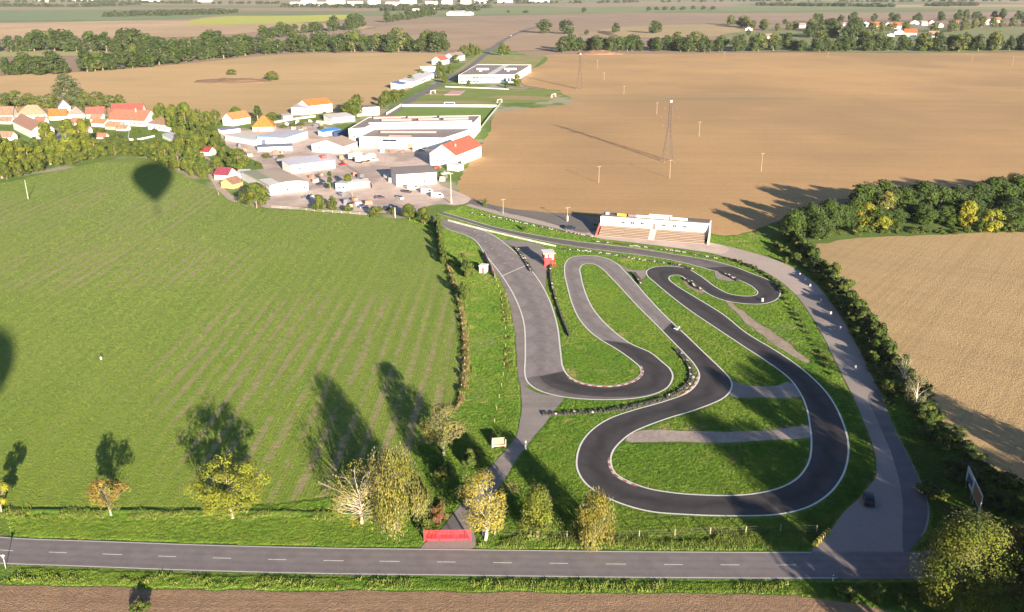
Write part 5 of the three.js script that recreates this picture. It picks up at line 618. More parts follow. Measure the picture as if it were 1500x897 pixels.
// ---------- kart and driver ----------
{ const [x, z] = [44.33,-220.92], yaw = 2.42, t = thing('racing_kart', 'low kart racing along the dark straight', 'kart', [x, z], yaw, undefined, 0.135), F = plainM([0.5, 0.5, 0.52]);
  part('chassis', [bar([-0.8, 0.14, -0.3], [0.8, 0.14, -0.3], 0.025), bar([-0.8, 0.14, 0.3], [0.8, 0.14, 0.3], 0.025), box(1.3, 0.03, 0.6, 0, 0.1, 0)], F, t);
  part('front_fairing', sideGeo([[0.75, 0.1], [1.05, 0.12], [1.0, 0.28], [0.7, 0.34]], 1.05, 0.04), plainM([0.72, 0.72, 0.72]), t);
  for (const s of [-1, 1]) { part('side_pod', box(0.75, 0.2, 0.22, -0.05, 0.1, s * 0.52), plainM([0.65, 0.65, 0.66]), t); for (const dx of [-0.62, 0.6]) part('wheel', new THREE.CylinderGeometry(0.14, 0.14, dx < 0 ? 0.21 : 0.14, 12).rotateX(Math.PI / 2).translate(dx, 0.14, s * 0.6), TYRE, t); }
  part('seat', sideGeo([[-0.5, 0.14], [0.05, 0.14], [0.02, 0.22], [-0.36, 0.24], [-0.52, 0.62], [-0.6, 0.6]], 0.42, 0.02), plainM([0.04, 0.04, 0.04]), t);
  part('engine', box(0.32, 0.3, 0.28, -0.5, 0.14, 0.36), plainM([0.15, 0.15, 0.16]), t); part('steering_wheel', new THREE.TorusGeometry(0.15, 0.018, 6, 16).rotateY(Math.PI / 2).rotateZ(0.5).translate(0.28, 0.5, 0), TYRE, t); part('rear_bumper', box(0.05, 0.1, 1.1, -0.9, 0.14, 0), TYRE, t);
  // seated driver: tapered capsules joined smoothly into one surface
  const J = { hip: [-0.28, 0.3, 0], chest: [-0.38, 0.62, 0], neck: [-0.38, 0.8, 0], head: [-0.34, 0.96, 0] }, caps = [[J.hip, J.chest, 0.17, 0.19], [J.chest, J.neck, 0.17, 0.07], [J.neck, J.head, 0.1, 0.145]];
  for (const s of [-1, 1]) { caps.push([[-0.38, 0.72, s * 0.18], [-0.08, 0.5, s * 0.3], 0.075, 0.055], [[-0.08, 0.5, s * 0.3], [0.24, 0.55, s * 0.15], 0.055, 0.04]); caps.push([[-0.26, 0.28, s * 0.1], [0.2, 0.46, s * 0.19], 0.1, 0.075], [[0.2, 0.46, s * 0.19], [0.6, 0.22, s * 0.17], 0.075, 0.05], [[0.6, 0.2, s * 0.17], [0.72, 0.3, s * 0.17], 0.045, 0.04]); for (let f = 0; f < 5; f++) caps.push([[0.24, 0.55, s * 0.15], [0.3 - 0.01 * f, 0.6 - f * 0.025, s * (0.13 - 0.008 * (f % 2))], 0.022, 0.016]); }
  const N = 56, S = 0.85, C = [0.05, 0.6, 0], mc = new MarchingCubes(N, mat(), false, false, 60000); mc.isolation = 0;
  for (let k = 0; k < N; k++) for (let j = 0; j < N; j++) for (let i = 0; i < N; i++) { const p = [i, j, k].map((v, q) => (v / N * 2 - 1) * S + C[q]); let d = 9; for (const [a, b, r0, r1] of caps) { const ab = b.map((v, q) => v - a[q]), ap = p.map((v, q) => v - a[q]), l = ab.reduce((s, v) => s + v * v, 0), h = clamp(ab.reduce((s, v, q) => s + v * ap[q], 0) / l), e = Math.hypot(...ap.map((v, q) => v - ab[q] * h)) - mix(r0, r1, h), m = Math.max(0.05 - Math.abs(d - e), 0) / 0.05; d = Math.min(d, e) - m * m * 0.0125; } mc.field[i + j * N + k * N * N] = -d; }
  mc.update(); const n = mc.count, g = new THREE.BufferGeometry(); g.setAttribute('position', new THREE.BufferAttribute(mc.positionArray.slice(0, n * 3), 3)); g.setAttribute('normal', new THREE.BufferAttribute(mc.normalArray.slice(0, n * 3), 3)); g.scale(S, S, S).translate(...C);
  const d = thing('person', 'kart driver in pale racing suit seated in the moving kart', 'person', [x, z], yaw, undefined, 0.135); part('body', g, mat([0.5, 0.5, 0.55]), d);
  part('helmet', new THREE.SphereGeometry(0.165, 16, 12).translate(-0.34, 0.98, 0), mat([0.7, 0.7, 0.72], { roughness: 0.25 }), d); part('visor', new THREE.SphereGeometry(0.168, 12, 6, 2.4, 1.5, 1.2, 0.6).translate(-0.34, 0.98, 0), GLASS, d); }
{ const t = thing('track_marker', 'small white and red marker standing on the end loop', 'marker', [73.04,-243.84]); part('post', box(0.5, 0.9, 0.35, 0, 0.13, 0), plainM([0.78, 0.74, 0.7]), t); part('band', box(0.52, 0.2, 0.37, 0, 0.5, 0), plainM([0.5, 0.1, 0.08]), t); }
// ---------- hot-air balloons: the camera's own, and a lower one whose shadow reaches the crop field ----------
function balloon(label, [x, y, z], R, colA, colB) {   // y is the basket floor
  const t = thing('hot_air_balloon', label, 'balloon', [x, z], 0, undefined, y), prof = []; for (let i = 0; i <= 24; i++) { const a = i / 24 * Math.PI; const s = Math.sin(a); const yy = -Math.cos(a); prof.push(new THREE.Vector2(Math.max(0.01, R * (yy < 0 ? Math.max(0.1, 1 - Math.pow(-yy, 1.5) * 0.92) : s)), 5 + R * 1.35 + (yy < 0 ? yy * R * 1.35 : yy * R * 0.85))); }
  for (let k = 0; k < 12; k++) part('gore', new THREE.LatheGeometry(prof, 3, k * Math.PI / 6, Math.PI / 6), mat(k % 2 ? colA : colB, { roughness: 0.7 }), t);
  part('basket', [box(1.5, 0.1, 1.2, 0, 0, 0), box(1.5, 1.05, 0.08, 0, 0.1, 0.6), box(1.5, 1.05, 0.08, 0, 0.1, -0.6), box(0.08, 1.05, 1.2, 0.75, 0.1, 0), box(0.08, 1.05, 1.2, -0.75, 0.1, 0)], plainM([0.35, 0.2, 0.1]), t);
  part('burner', cyl(0.25, 0.2, 0.6, 0, 2.6, 0), plainM([0.3, 0.3, 0.3]), t);
  for (const a of [-1, 1]) for (const b of [-1, 1]) { part('upright', bar([a * 0.7, 1.1, b * 0.55], [a * 0.4, 2.8, b * 0.35], 0.03), plainM([0.2, 0.15, 0.1]), t); part('rope', bar([a * 0.4, 2.8, b * 0.35], [a * 0.9, 6.6, b * 0.9], 0.012), plainM([0.2, 0.2, 0.2]), t); }
}
balloon('striped balloon the view is taken from', [0.2, 85.2, 1.6], 9.8, [0.5, 0.06, 0.06], [0.6, 0.5, 0.1]);
{ const [x, z] = [-127.31,-190.95], h = 60, k = h / Math.tan(ELEV); balloon('lower blue balloon flying on the sun side', [x + Math.sin(AZ) * k, h - 16, z + Math.cos(AZ) * k], 8.5, [0.06, 0.12, 0.4], [0.6, 0.6, 0.6]); }

// ---------- yard clutter ----------
{ const r = rng(321), cl = [[0.45, 0.3, 0.17], [0.5, 0.42, 0.34], [0.35, 0.22, 0.16], [0.6, 0.58, 0.55], [0.14, 0.15, 0.19], [0.34, 0.17, 0.12]], say = ['wooden', 'pale', 'brown', 'white', 'dark', 'rusty'];
  [[-90.43,-493.85],[-86.71,-485.31],[-127.7,-473.01],[-122.83,-465.13],[-118.32,-461.29],[-116.37,-465.13],[-111.9,-461.29],[-106.57,-450.09],[-119.33,-419.38],[-125.02,-425.86],[-95.86,-419.38],[-91.95,-409.99],[-92.61,-425.86],[-89,-376.05],[-76.07,-425.86],[-72.38,-419.38],[-68.32,-409.99],[-74.63,-381.34],[-66.92,-370.9],[-60.34,-365.87],[-70.11,-365.87],[-66.97,-360.97],[-64.53,-363.41],[-59.99,-419.38],[-56.83,-409.99],[-31.95,-419.38],[-32.79,-413.07],[-140.11,-573.85],[-134.45,-568.14],[-133.1,-573.85],[-148.74,-591.64],[-142.93,-597.81],[-128.55,-585.6],[-126.2,-591.64],[-125.58,-485.31],[-129.32,-485.31],[-71.6,-489.54],[-65.94,-489.54],[-60.29,-489.54],[-53.95,-493.85],[-136,-498.22],[-148.18,-493.85],[-155.84,-507.19],[-141.23,-477.05],[-90.5,-469.04],[-86.64,-457.5]].forEach(([x, z], i) => { const k = Math.floor(r() * 6), w = 1.2 + 2.2 * r(), h = 0.8 + 1.4 * r(), dd = 1.2 + 1.6 * r(), t = thing('crate_stack', `${say[k]} stack of crates left in the yards`, 'crates', [x, z], r() * 3, say[k] + ' crate stacks', 0.27); for (let y = 0, n = 0; y < h; y += 0.55, n++) part('crate', box(w * (1 - 0.06 * n), 0.5, dd * (1 - 0.05 * n), (r() - 0.5) * 0.2, y, (r() - 0.5) * 0.2), plainM(cl[k]), t); }); }
fenceLine('yard_fence', 'dark mesh fence along the edge of the factory drive', [[-90.87,-465.13],[-82.96,-446.48],[-76.51,-432.53],[-71.73,-419.38]], { h: 1.6, gap: 3, post: [0.2, 0.18, 0.18], rail: [0.22, 0.17, 0.17], railN: 4 });
fenceLine('yard_fence', 'reddish board fence beside the low white garage', [[-72.15,-409.99],[-66.58,-406.95],[-62.94,-395.18]], { h: 1.5, gap: 3, post: [0.4, 0.28, 0.24], rail: [0.42, 0.26, 0.22], solid: true });
fenceLine('yard_fence', 'pale fence between yard edge and crop field', [[-99.58,-359.76],[-89.98,-357.37],[-77.78,-352.68],[-69.03,-350.37],[-57.47,-346.97]], { h: 1.0, gap: 4, post: [0.55, 0.5, 0.45], rail: [0.55, 0.5, 0.46], railN: 2 });
for (const [p, a, c, l] of [[[-86.35,-451.92], 0.9, [0.4, 0.02, 0.03], 'red car beside the factory drive fence'], [[-87.5,-378.68], 0.2, [0.6, 0.6, 0.6], 'pale car before the arched workshop'], [[-88.17,-403.95], 1.2, [0.05, 0.06, 0.09], 'dark car behind the arched workshop yard'], [[-72.55,-465.13], 0.4, [0.5, 0.45, 0.4], 'beige car beside the box trucks'], [[-50.53,-493.85], 0.1, [0.3, 0.3, 0.32], 'grey car at the factory loading doors'], [[-32.65,-429.17], 0.6, [0.7, 0.7, 0.7], 'white car behind the box-shaped building'], [[-67.1,-363.41], 1.4, [0.25, 0.08, 0.08], 'brown car under the yard hedge']]) vehicle('car', l, p, a, c);

// ---------- trees, shrubs, hedges ----------
const leafM = mat(undefined, { vertexColors: true, roughness: 0.9 });
const LEAF = new THREE.MeshPhysicalMaterial({ vertexColors: true, roughness: 0.9, side: THREE.DoubleSide, transmission: 0.3, thickness: 0, ior: 1.2 });
const barkTex = rep(colorTex(128, 128, (u, v) => mul3([1, 1, 1], 0.55 + 0.5 * pn(u, v, 16, 80) * pn(u, v, 5, 81) + 0.15 * pn(u, v, 50, 82)), true), 1);
const birchTex = colorTex(128, 256, (u, v) => (pn(u, v * 3, 9, 83) > 0.72 ? [0.12, 0.11, 0.1] : mul3([1, 1, 0.96], 0.8 + 0.2 * pn(u, v, 20, 84))), true);
const BARK = mat([0.30, 0.23, 0.17], { map: barkTex }), PALEBARK = mat([0.38, 0.32, 0.26], { map: barkTex }), BIRCH = mat([0.72, 0.70, 0.66], { map: birchTex });
function leafSet(list) {   // list of [x,y,z, nx,ny,nz, size, r,g,b, spin, droop]
  const n = list.length, P = new Float32Array(n * 12), C = new Float32Array(n * 12), N = new Float32Array(n * 12), I = new Uint32Array(n * 6);
  const a = new THREE.Vector3(), b = new THREE.Vector3(), q = new THREE.Vector3(), up = new THREE.Vector3();
  list.forEach(([x, y, z, nx, ny, nz, s, r, g, bl, sp, long = 1], i) => {
    q.set(nx, ny, nz).normalize(); up.set(Math.sin(sp), Math.cos(sp * 1.7), Math.cos(sp)); a.crossVectors(q, up).normalize(); b.crossVectors(q, a).normalize();
    if (long > 1.5) { a.set(0, -1, 0.15 * Math.sin(sp)); b.crossVectors(q, a).normalize(); }
    const v = [[a, s * long * 0.62, 0], [b, s * 0.42, 0.12], [a, -s * long * 0.62, 0], [b, -s * 0.42, 0.12]];
    v.forEach(([d, k, f], j) => { const o = i * 12 + j * 3; P[o] = x + d.x * k + q.x * f * s; P[o + 1] = y + d.y * k + q.y * f * s; P[o + 2] = z + d.z * k + q.z * f * s; C[o] = r; C[o + 1] = g; C[o + 2] = bl; N[o] = q.x; N[o + 1] = q.y; N[o + 2] = q.z; });
    I.set([i * 4, i * 4 + 1, i * 4 + 2, i * 4, i * 4 + 2, i * 4 + 3], i * 6);
  });
  const G = new THREE.BufferGeometry(); G.setAttribute('position', new THREE.BufferAttribute(P, 3)); G.setAttribute('color', new THREE.BufferAttribute(C, 3)); G.setAttribute('normal', new THREE.BufferAttribute(N, 3)); G.setIndex(new THREE.BufferAttribute(I, 1)); return G;
}
const PAL = {
  green: [[0.050, 0.085, 0.016], [0.075, 0.115, 0.024]], deep: [[0.032, 0.058, 0.016], [0.050, 0.078, 0.020]], olive: [[0.105, 0.125, 0.022], [0.15, 0.16, 0.03]], lime: [[0.17, 0.205, 0.02], [0.25, 0.26, 0.03]],
  yellow: [[0.27, 0.225, 0.03], [0.36, 0.28, 0.035]], gold: [[0.25, 0.22, 0.05], [0.36, 0.31, 0.09]], rust: [[0.26, 0.15, 0.03], [0.32, 0.20, 0.05]], grey: [[0.075, 0.09, 0.045], [0.11, 0.125, 0.07]], red: [[0.16, 0.06, 0.04], [0.2, 0.09, 0.05]], silver: [[0.11, 0.12, 0.07], [0.17, 0.17, 0.10]],
};
// unit tree: 1 high, crown half-width r; leaves sit in clumps at the ends of limbs
function makeTree(seed, o) {
  const R = rng(seed), { h, w, trunk = 0.25, leaves = 2500, leaf = 0.35, pal = ['green'], clumps = 26, shape = 'round', bark = BARK, stems = 1, limbs = 1, bare = 0, gap = 0 } = o;
  const cx = w / 2, y0 = h * trunk, ch = h - y0, centers = [];
  let guard = 0;
  while (centers.length < clumps && guard++ < 5000) {
    let u = R(), a = R() * Math.PI * 2, rr, y, x, z, cr;
    y = y0 + ch * (0.06 + 0.8 * u);
    const f = shape === 'cone' ? Math.pow(1 - u, 0.8) * 0.95 + 0.05 : shape === 'column' ? Math.pow(Math.sin(Math.PI * (0.12 + 0.83 * u)), 0.6) : shape === 'broad' ? Math.sin(Math.PI * Math.min(1, 0.2 + 0.62 * u)) : Math.sqrt(Math.max(0.02, 1 - Math.pow(2 * u - 0.92, 2) * 0.92));
    rr = cx * f * (0.68 + 0.62 * vn(a * 1.4 + seed * 3.7, u * 3.2 + seed)) * Math.sqrt(0.25 + 0.75 * R()) * 0.7; x = Math.cos(a) * rr; z = Math.sin(a) * rr;
    cr = (0.7 + 0.6 * R()) * Math.min(cx, ch / 2) * (shape === 'column' ? 0.4 : 0.32);
    if (gap && fbm(x * 0.9 + seed, y * 0.9 + z, 2) < gap) continue;
    centers.push([x, y, z, cr]);
  }
  const list = [], per = Math.max(4, Math.round(leaves / centers.length));
  const cmid = [0, y0 + ch * 0.45, 0];
  centers.forEach((c, ci) => {
    const p0 = PAL[pal[Math.floor(R() * pal.length)]], p1 = PAL[pal[Math.floor(R() * pal.length)]], pm = 0.3 + 0.4 * R(), p = [mix3(p0[0], p1[0], pm), mix3(p0[1], p1[1], pm)], tone = 0.85 + 0.3 * R(), t0 = R();
    const n = R() < bare ? Math.round(per * 0.15) : per;
    for (let k = 0; k < n; k++) {
      let dx = R() * 2 - 1, dy = R() * 2 - 1, dz = R() * 2 - 1, l = Math.hypot(dx, dy, dz) || 1; const q = c[3] * Math.cbrt(0.25 + 0.75 * R()) / l; dx *= q; dy *= q * (shape === 'weep' ? 1.5 : 0.8); dz *= q;
      const x = c[0] + dx, z = c[2] + dz, y = Math.max(h * 0.07 + 0.1, c[1] + dy - (shape === 'weep' ? R() * R() * ch * 0.22 : 0));
      const col = mix3(p[0], p[1], clamp(t0 * 0.5 + R() * 0.6)), v = tone * (0.8 + 0.4 * R());
      const ox = dx / c[3] + (x - cmid[0]) / cx * 0.5 + (R() - 0.5) * 0.9, oy = dy / c[3] + 0.35 + (R() - 0.5) * 0.9, oz = dz / c[3] + (z - cmid[2]) / cx * 0.5 + (R() - 0.5) * 0.9;
      list.push([x, y, z, ox, oy, oz, leaf * (0.6 + 0.8 * R()), col[0] * v, col[1] * v, col[2] * v, R() * 6.28, shape === 'weep' ? 2.2 : 1]);
    }
  });
  const wood = [], tr = Math.max(0.06, h * 0.022) * (o.thick || 1);
  for (let s = 0; s < stems; s++) {
    const a = R() * 6.28, sp = stems > 1 ? w * 0.06 : 0, lean = stems > 1 ? w * 0.14 : w * 0.03, bx = Math.cos(a) * sp, bz = Math.sin(a) * sp, tx = bx + Math.cos(a) * lean, tz = bz + Math.sin(a) * lean, topY = y0 + ch * (shape === 'column' || shape === 'cone' ? 0.9 : 0.62);
    const m = [mix(bx, tx, 0.5) + (R() - 0.5) * tr * 2, topY * 0.5, mix(bz, tz, 0.5) + (R() - 0.5) * tr * 2];
    wood.push(bar([bx, -0.2, bz], m, tr * 1.25, tr * 0.8, 7), bar(m, [tx, topY, tz], tr * 0.82, tr * 0.25, 6));
    if (limbs) centers.forEach((c, ci) => { if (ci % stems !== s || (ci % 2 && limbs < 2)) return; const f = clamp((c[1] - y0 * 0.6) / (topY) * 0.62, 0.24, 0.9), st = f < 0.5 ? [mix(bx, m[0], f * 2), topY * f, mix(bz, m[2], f * 2)] : [mix(m[0], tx, f * 2 - 1), topY * f, mix(m[2], tz, f * 2 - 1)], md = [mix(st[0], c[0], 0.55) + (R() - 0.5) * 0.1 * w, mix(st[1], c[1], 0.6), mix(st[2], c[2], 0.55) + (R() - 0.5) * 0.1 * w]; wood.push(bar(st, md, tr * 0.28, tr * 0.18, 5), bar(md, [c[0], c[1], c[2]], tr * 0.18, tr * 0.06, 4)); if (limbs > 1) for (let k = 0; k < 3; k++) wood.push(bar([mix(md[0], c[0], 0.3 + k * 0.18), mix(md[1], c[1], 0.3 + k * 0.18), mix(md[2], c[2], 0.3 + k * 0.18)], [c[0] + (R() - 0.5) * c[3] * 1.7, c[1] + (R() - 0.4) * c[3] * 1.3, c[2] + (R() - 0.5) * c[3] * 1.7], tr * 0.1, tr * 0.03, 4)); });
  }
  return { crown: list.length ? leafSet(list) : null, wood: merge(wood), bark, h, w };
}
const protos = {};
function kind(k, n, o) { protos[k] = Array.from({ length: n }, (_, i) => makeTree(k.length * 131 + i * 977 + 5 + k.charCodeAt(0), o)); }
let treeCount = 0;
function plant(k, name, label, cat, [x, z, h, w], group) {
  const set = protos[k], p = set[treeCount++ % set.length], t = thing(name, label, cat, [x, z], PT[treeCount * 13 & 65535] * 6.28, group);
  part(cat === 'tree' ? 'trunk' : 'stem', p.wood, p.bark, t); if (p.crown) part(cat === 'tree' ? 'crown' : 'foliage', p.crown, LEAF, t);
  t.scale.set(w / p.w, h / p.h, w / p.w); return t;
}
// trees along the main road
const near = (seed, o, name, label, [x, z, h, w], turn = 0) => { const p = makeTree(seed, { ...o, h, w }), t = thing(name, label, 'tree', [x, z], turn); part('trunk', p.wood, p.bark, t); if (p.crown) part('crown', p.crown, LEAF, t); return t; };
const [q1, q2, q3, q4, q5, q6, q7, q8, q9, q10, q11, q12] = [[-69.55,-132.56,8.11,9.72],[-48.21,-131.72,11.75,17.21],[-89.09,-133.41,6.54,5.24],[-25.67,-130.06,12.18,16.57],[-19.24,-128.04,16.35,11.52],[-13.36,-153.5,11.53,10.69],[-4.77,-125.68,13.68,10.44],[4.2,-125.68,10.66,9.31],[13.28,-124.34,10.47,8.33],[65.56,-106.93,17.17,16.99],[76.83,-111.91,11.84,11.39],[59.64,-106.18,7.47,8.95]];
near(11, { leaves: 2600, leaf: 0.24, clumps: 36, pal: ['rust', 'gold', 'olive'], shape: 'broad', trunk: 0.28, bark: PALEBARK, limbs: 2, gap: 0.36 }, 'ash_tree', 'small round tree with thin orange-brown leaves on the road verge', q1);
near(12, { leaves: 9000, leaf: 0.26, clumps: 70, pal: ['lime', 'olive', 'lime'], shape: 'broad', trunk: 0.26, bark: PALEBARK, limbs: 1, gap: 0.34, thick: 1.0 }, 'broad_tree', 'wide spreading yellow-green tree with short pale trunk by the verge', q2);
near(13, { leaves: 1300, leaf: 0.28, clumps: 24, pal: ['yellow', 'lime'], shape: 'broad', trunk: 0.35, bark: PALEBARK, limbs: 2, gap: 0.3 }, 'ash_tree', 'slender tree with sparse yellow leaves on the road verge', q3);
near(14, { leaves: 3200, leaf: 0.22, clumps: 70, pal: ['gold', 'lime', 'yellow'], shape: 'broad', trunk: 0.16, bark: mat([0.46, 0.38, 0.30]), limbs: 2, bare: 0.5, gap: 0.2, thick: 0.9 }, 'half_bare_tree', 'half bare tree with pale spreading branches next to the weeping birch', q4);
near(15, { leaves: 11500, leaf: 0.17, clumps: 42, pal: ['gold', 'olive', 'gold', 'lime'], shape: 'weep', trunk: 0.16, limbs: 1, gap: 0.44 }, 'weeping_birch', 'tall weeping birch with drooping gold-green foliage beside the half bare tree', q5);
near(16, { leaves: 6000, leaf: 0.25, clumps: 44, pal: ['silver', 'gold', 'olive'], shape: 'round', trunk: 0.3, bark: PALEBARK, limbs: 2, gap: 0.32 }, 'grey_tree', 'loose grey-green tree at the corner of the crop field', q6);
near(17, { leaves: 6200, leaf: 0.23, clumps: 40, pal: ['gold', 'yellow', 'gold'], shape: 'round', trunk: 0.16, bark: BIRCH, limbs: 2, stems: 3, gap: 0.46, thick: 0.8 }, 'birch_tree', 'golden birch with white stems beside the red gate', q7);
near(18, { leaves: 5200, leaf: 0.27, clumps: 50, pal: ['lime', 'olive', 'green'], shape: 'cone', trunk: 0.08, limbs: 1 }, 'lime_tree', 'pointed bright green tree between the birch and the willow', q8);
near(19, { leaves: 7500, leaf: 0.16, clumps: 40, pal: ['gold', 'yellow', 'olive'], shape: 'weep', trunk: 0.14, limbs: 1, gap: 0.22 }, 'willow_tree', 'small weeping willow with yellow hanging foliage by the roadside fence', q9);
near(20, { leaves: 26000, leaf: 0.24, clumps: 130, pal: ['olive', 'olive', 'lime', 'green'], shape: 'round', trunk: 0.1, limbs: 1 }, 'walnut_tree', 'big rounded olive green tree at the road junction', q10);
near(21, { leaves: 9000, leaf: 0.34, clumps: 70, pal: ['olive', 'green', 'rust'], shape: 'round', trunk: 0.1, limbs: 1 }, 'walnut_tree', 'dark olive tree behind the big junction tree', q11);
// prototypes
kind('bush', 5, { h: 3, w: 4, trunk: 0.04, leaves: 1400, leaf: 0.28, clumps: 24, pal: ['green', 'olive', 'green'], limbs: 0, shape: 'round' });
kind('darkbush', 4, { h: 3, w: 4, trunk: 0.04, leaves: 1300, leaf: 0.3, clumps: 22, pal: ['green', 'deep', 'olive'], limbs: 0 });
kind('oak', 5, { h: 12, w: 11, trunk: 0.1, leaves: 5200, leaf: 0.5, clumps: 54, pal: ['deep', 'green', 'green'], limbs: 1, gap: 0.25 });
kind('goldoak', 2, { h: 8, w: 7, trunk: 0.08, leaves: 3000, leaf: 0.42, clumps: 34, pal: ['yellow', 'lime', 'lime'], limbs: 1 });
kind('poplar', 4, { h: 18, w: 6, trunk: 0.03, leaves: 4600, leaf: 0.5, clumps: 84, pal: ['olive', 'olive', 'green', 'lime'], shape: 'column', limbs: 0 });
kind('garden', 6, { h: 8, w: 8, trunk: 0.08, leaves: 2300, leaf: 0.5, clumps: 34, pal: ['olive', 'green', 'olive', 'green'], limbs: 1 });
kind('belt', 7, { h: 16, w: 14, trunk: 0.06, leaves: 1100, leaf: 1.15, clumps: 30, pal: ['deep', 'green', 'deep', 'grey'], limbs: 0 });
kind('beltolive', 3, { h: 16, w: 14, trunk: 0.08, leaves: 1100, leaf: 1.15, clumps: 30, pal: ['olive', 'green', 'silver'], limbs: 0 });
kind('silver', 2, { h: 22, w: 16, trunk: 0.12, leaves: 2200, leaf: 0.9, clumps: 50, pal: ['grey', 'silver', 'green'], limbs: 1, bark: PALEBARK, gap: 0.3 });
kind('conifer', 2, { h: 10, w: 4, trunk: 0.06, leaves: 1600, leaf: 0.4, clumps: 40, pal: ['deep', 'green'], shape: 'cone', limbs: 0 });
// shrubs near the gate
for (const [a, l] of [[[[-14.24,-132.77,4.5,5.46]][0], 'tangled green shrub behind the red gate'], [[[-12.51,-145.29,3.48,5.11]][0], 'dark shrub under the grey-green tree'], [[[-7.84,-149.3,4.27,5.75]][0], 'bright green shrub at the bend of the gravel path'], [[[-14.79,-128.44,3.22,4.16]][0], 'low shrub touching the red gate']]) plant('bush', 'shrub', l, 'shrub', a);
{ const p = makeTree(44, { h: 3, w: 5, trunk: 0.05, leaves: 1500, leaf: 0.22, clumps: 24, pal: ['red', 'olive', 'red'], limbs: 1 }); const [x, z, h, w] = [[-12.25,-130.06,4.45,4.9]][0], t = thing('red_shrub', 'reddish autumn shrub beside the red gate', 'shrub', [x, z]); part('stem', p.wood, p.bark, t); part('foliage', p.crown, LEAF, t); t.scale.set(w / 5, h / 3, w / 5); }
// hedge and undergrowth along the side road: shrubs one after another
function shrubRow(k, name, label, group, pts, step, h, w, jit, seed) { const r = rng(seed); for (const [x, z] of even(pts, step)) plant(k, name, label, 'shrub', [x + (r() - 0.5) * jit, z + (r() - 0.5) * jit, h * (0.5 + 0.95 * r()), w * (0.65 + 0.7 * r())], group); }
shrubRow('bush', 'hedge_shrub', 'leafy shrub in the trimmed hedge beside the side road', 'hedge along the side road', [[92.91,-301.43],[94.24,-286.46],[96.32,-271.34],[96.08,-254.34],[93.47,-232.43],[90.53,-213.16],[87.07,-193.3],[83.81,-177.11]], 2.9, 2.3, 4.6, 0.8, 3);
shrubRow('darkbush', 'hedge_shrub', 'dark shrub in the overgrown hedge at the stubble field edge', 'overgrown hedge at the field edge', [[101.89,-312.22],[100.86,-292.95],[100.74,-272.79],[98.46,-249.92],[96.07,-228.12],[93.33,-207.65],[91.62,-192.51]], 3.4, 4.4, 6.4, 1.6, 4);
shrubRow('darkbush', 'undergrowth_shrub', 'low dark shrub in the ditch between side road and billboard', 'shrubs in the ditch below the billboard', [[90.04,-187.89],[87.53,-172.11],[85.91,-158.46],[84.43,-147.78],[84.59,-138.23],[87.23,-131.72]], 4.6, 3.0, 6, 2.2, 5);
shrubRow('darkbush', 'undergrowth_shrub', 'rough green shrub on the field side of the ditch', 'shrubs on the field side of the ditch', [[92.9,-189.41],[90.46,-173.75],[88.92,-159.03],[89.36,-147.78],[92.94,-140.06],[96.47,-133.41]], 5.2, 2.6, 6, 2, 6);
shrubRow('darkbush', 'undergrowth_shrub', 'weedy shrub on the bank behind the junction tree', 'shrubs on the bank behind the junction tree', [[76.72,-137.11],[77.49,-128.64],[81.73,-125.68],[87.46,-123.77]], 5.5, 2.2, 6, 3, 7);
shrubRow('bush', 'verge_shrub', 'yellowish verge shrub beside the ploughed field corner', 'shrubs at the ploughed field corner', [[50.91,-110.95],[53.81,-110.47],[56.2,-108.75],[58.47,-108.14],[60.79,-110]], 3.4, 2.4, 4, 1.2, 8);
shrubRow('darkbush', 'bank_shrub', 'low clipped shrub on the bank between kart track and side road', 'low shrubs on the track bank', [[72.64,-286.46],[76.62,-280.24],[79.91,-271.34],[81.56,-261.58],[81.73,-251.17]], 2.6, 1.1, 2.6, 0.4, 9);
shrubRow('darkbush', 'bank_shrub', 'small shrub on the bank beside the earth trail', 'shrubs beside the earth trail', [[80.35,-245.03],[79.19,-228.12],[77.37,-208.55],[75.49,-191.73]], 4.5, 0.9, 2.4, 0.6, 10);
shrubRow('bush', 'field_hedge_shrub', 'scrubby shrub in the hedge on the crop field corner', 'hedge at the corner of the crop field', [[-28.97,-336.04],[-26.95,-316.92],[-24.41,-296.29],[-22.09,-280.24]], 2.2, 3.6, 2.8, 0.6, 11);
shrubRow('bush', 'field_hedge_shrub', 'low weedy shrub along the crop field edge', 'weeds along the crop field edge', [[-19.04,-267.78],[-15.59,-245.03],[-13.06,-222.94],[-11.37,-199.84],[-11.13,-182.36]], 7, 1.4, 2.2, 1, 12);
for (const [a, l, k] of [[[[-13.75,-265.68,6.72,5.59]][0], 'bushy shrub beside the marshal hut', 'bush'], [[[-16.51,-277.21,5.11,4.91]][0], 'dark shrub above the marshal hut', 'darkbush'], [[[-13.99,-245.03,5.89,4.4]][0], 'round scrub on the slope below the marshal hut', 'bush'], [[[4.62,-323.73,2.11,2.05]][0], 'little shrub beside the grandstand forecourt', 'bush']]) plant(k, 'shrub', l, 'shrub', a);
// pale dead tree in the hedge
near(51, { leaves: 260, leaf: 0.25, clumps: 26, pal: ['olive'], shape: 'round', trunk: 0.2, bark: mat([0.42, 0.36, 0.30]), limbs: 2, bare: 0.6, thick: 0.7 }, 'dead_tree', 'dead tree with bleached bare branches in the overgrown hedge', [[89.75,-185.64,9.17,7.85]][0]);
near(52, { leaves: 1200, leaf: 0.28, clumps: 26, pal: ['olive', 'silver'], shape: 'round', trunk: 0.2, bark: mat([0.5, 0.43, 0.36]), limbs: 2, bare: 0.3, thick: 0.8 }, 'pale_tree', 'pale branched tree with thin leaves next to the dead tree', [[87.5,-173.75,8.91,9.19]][0]);
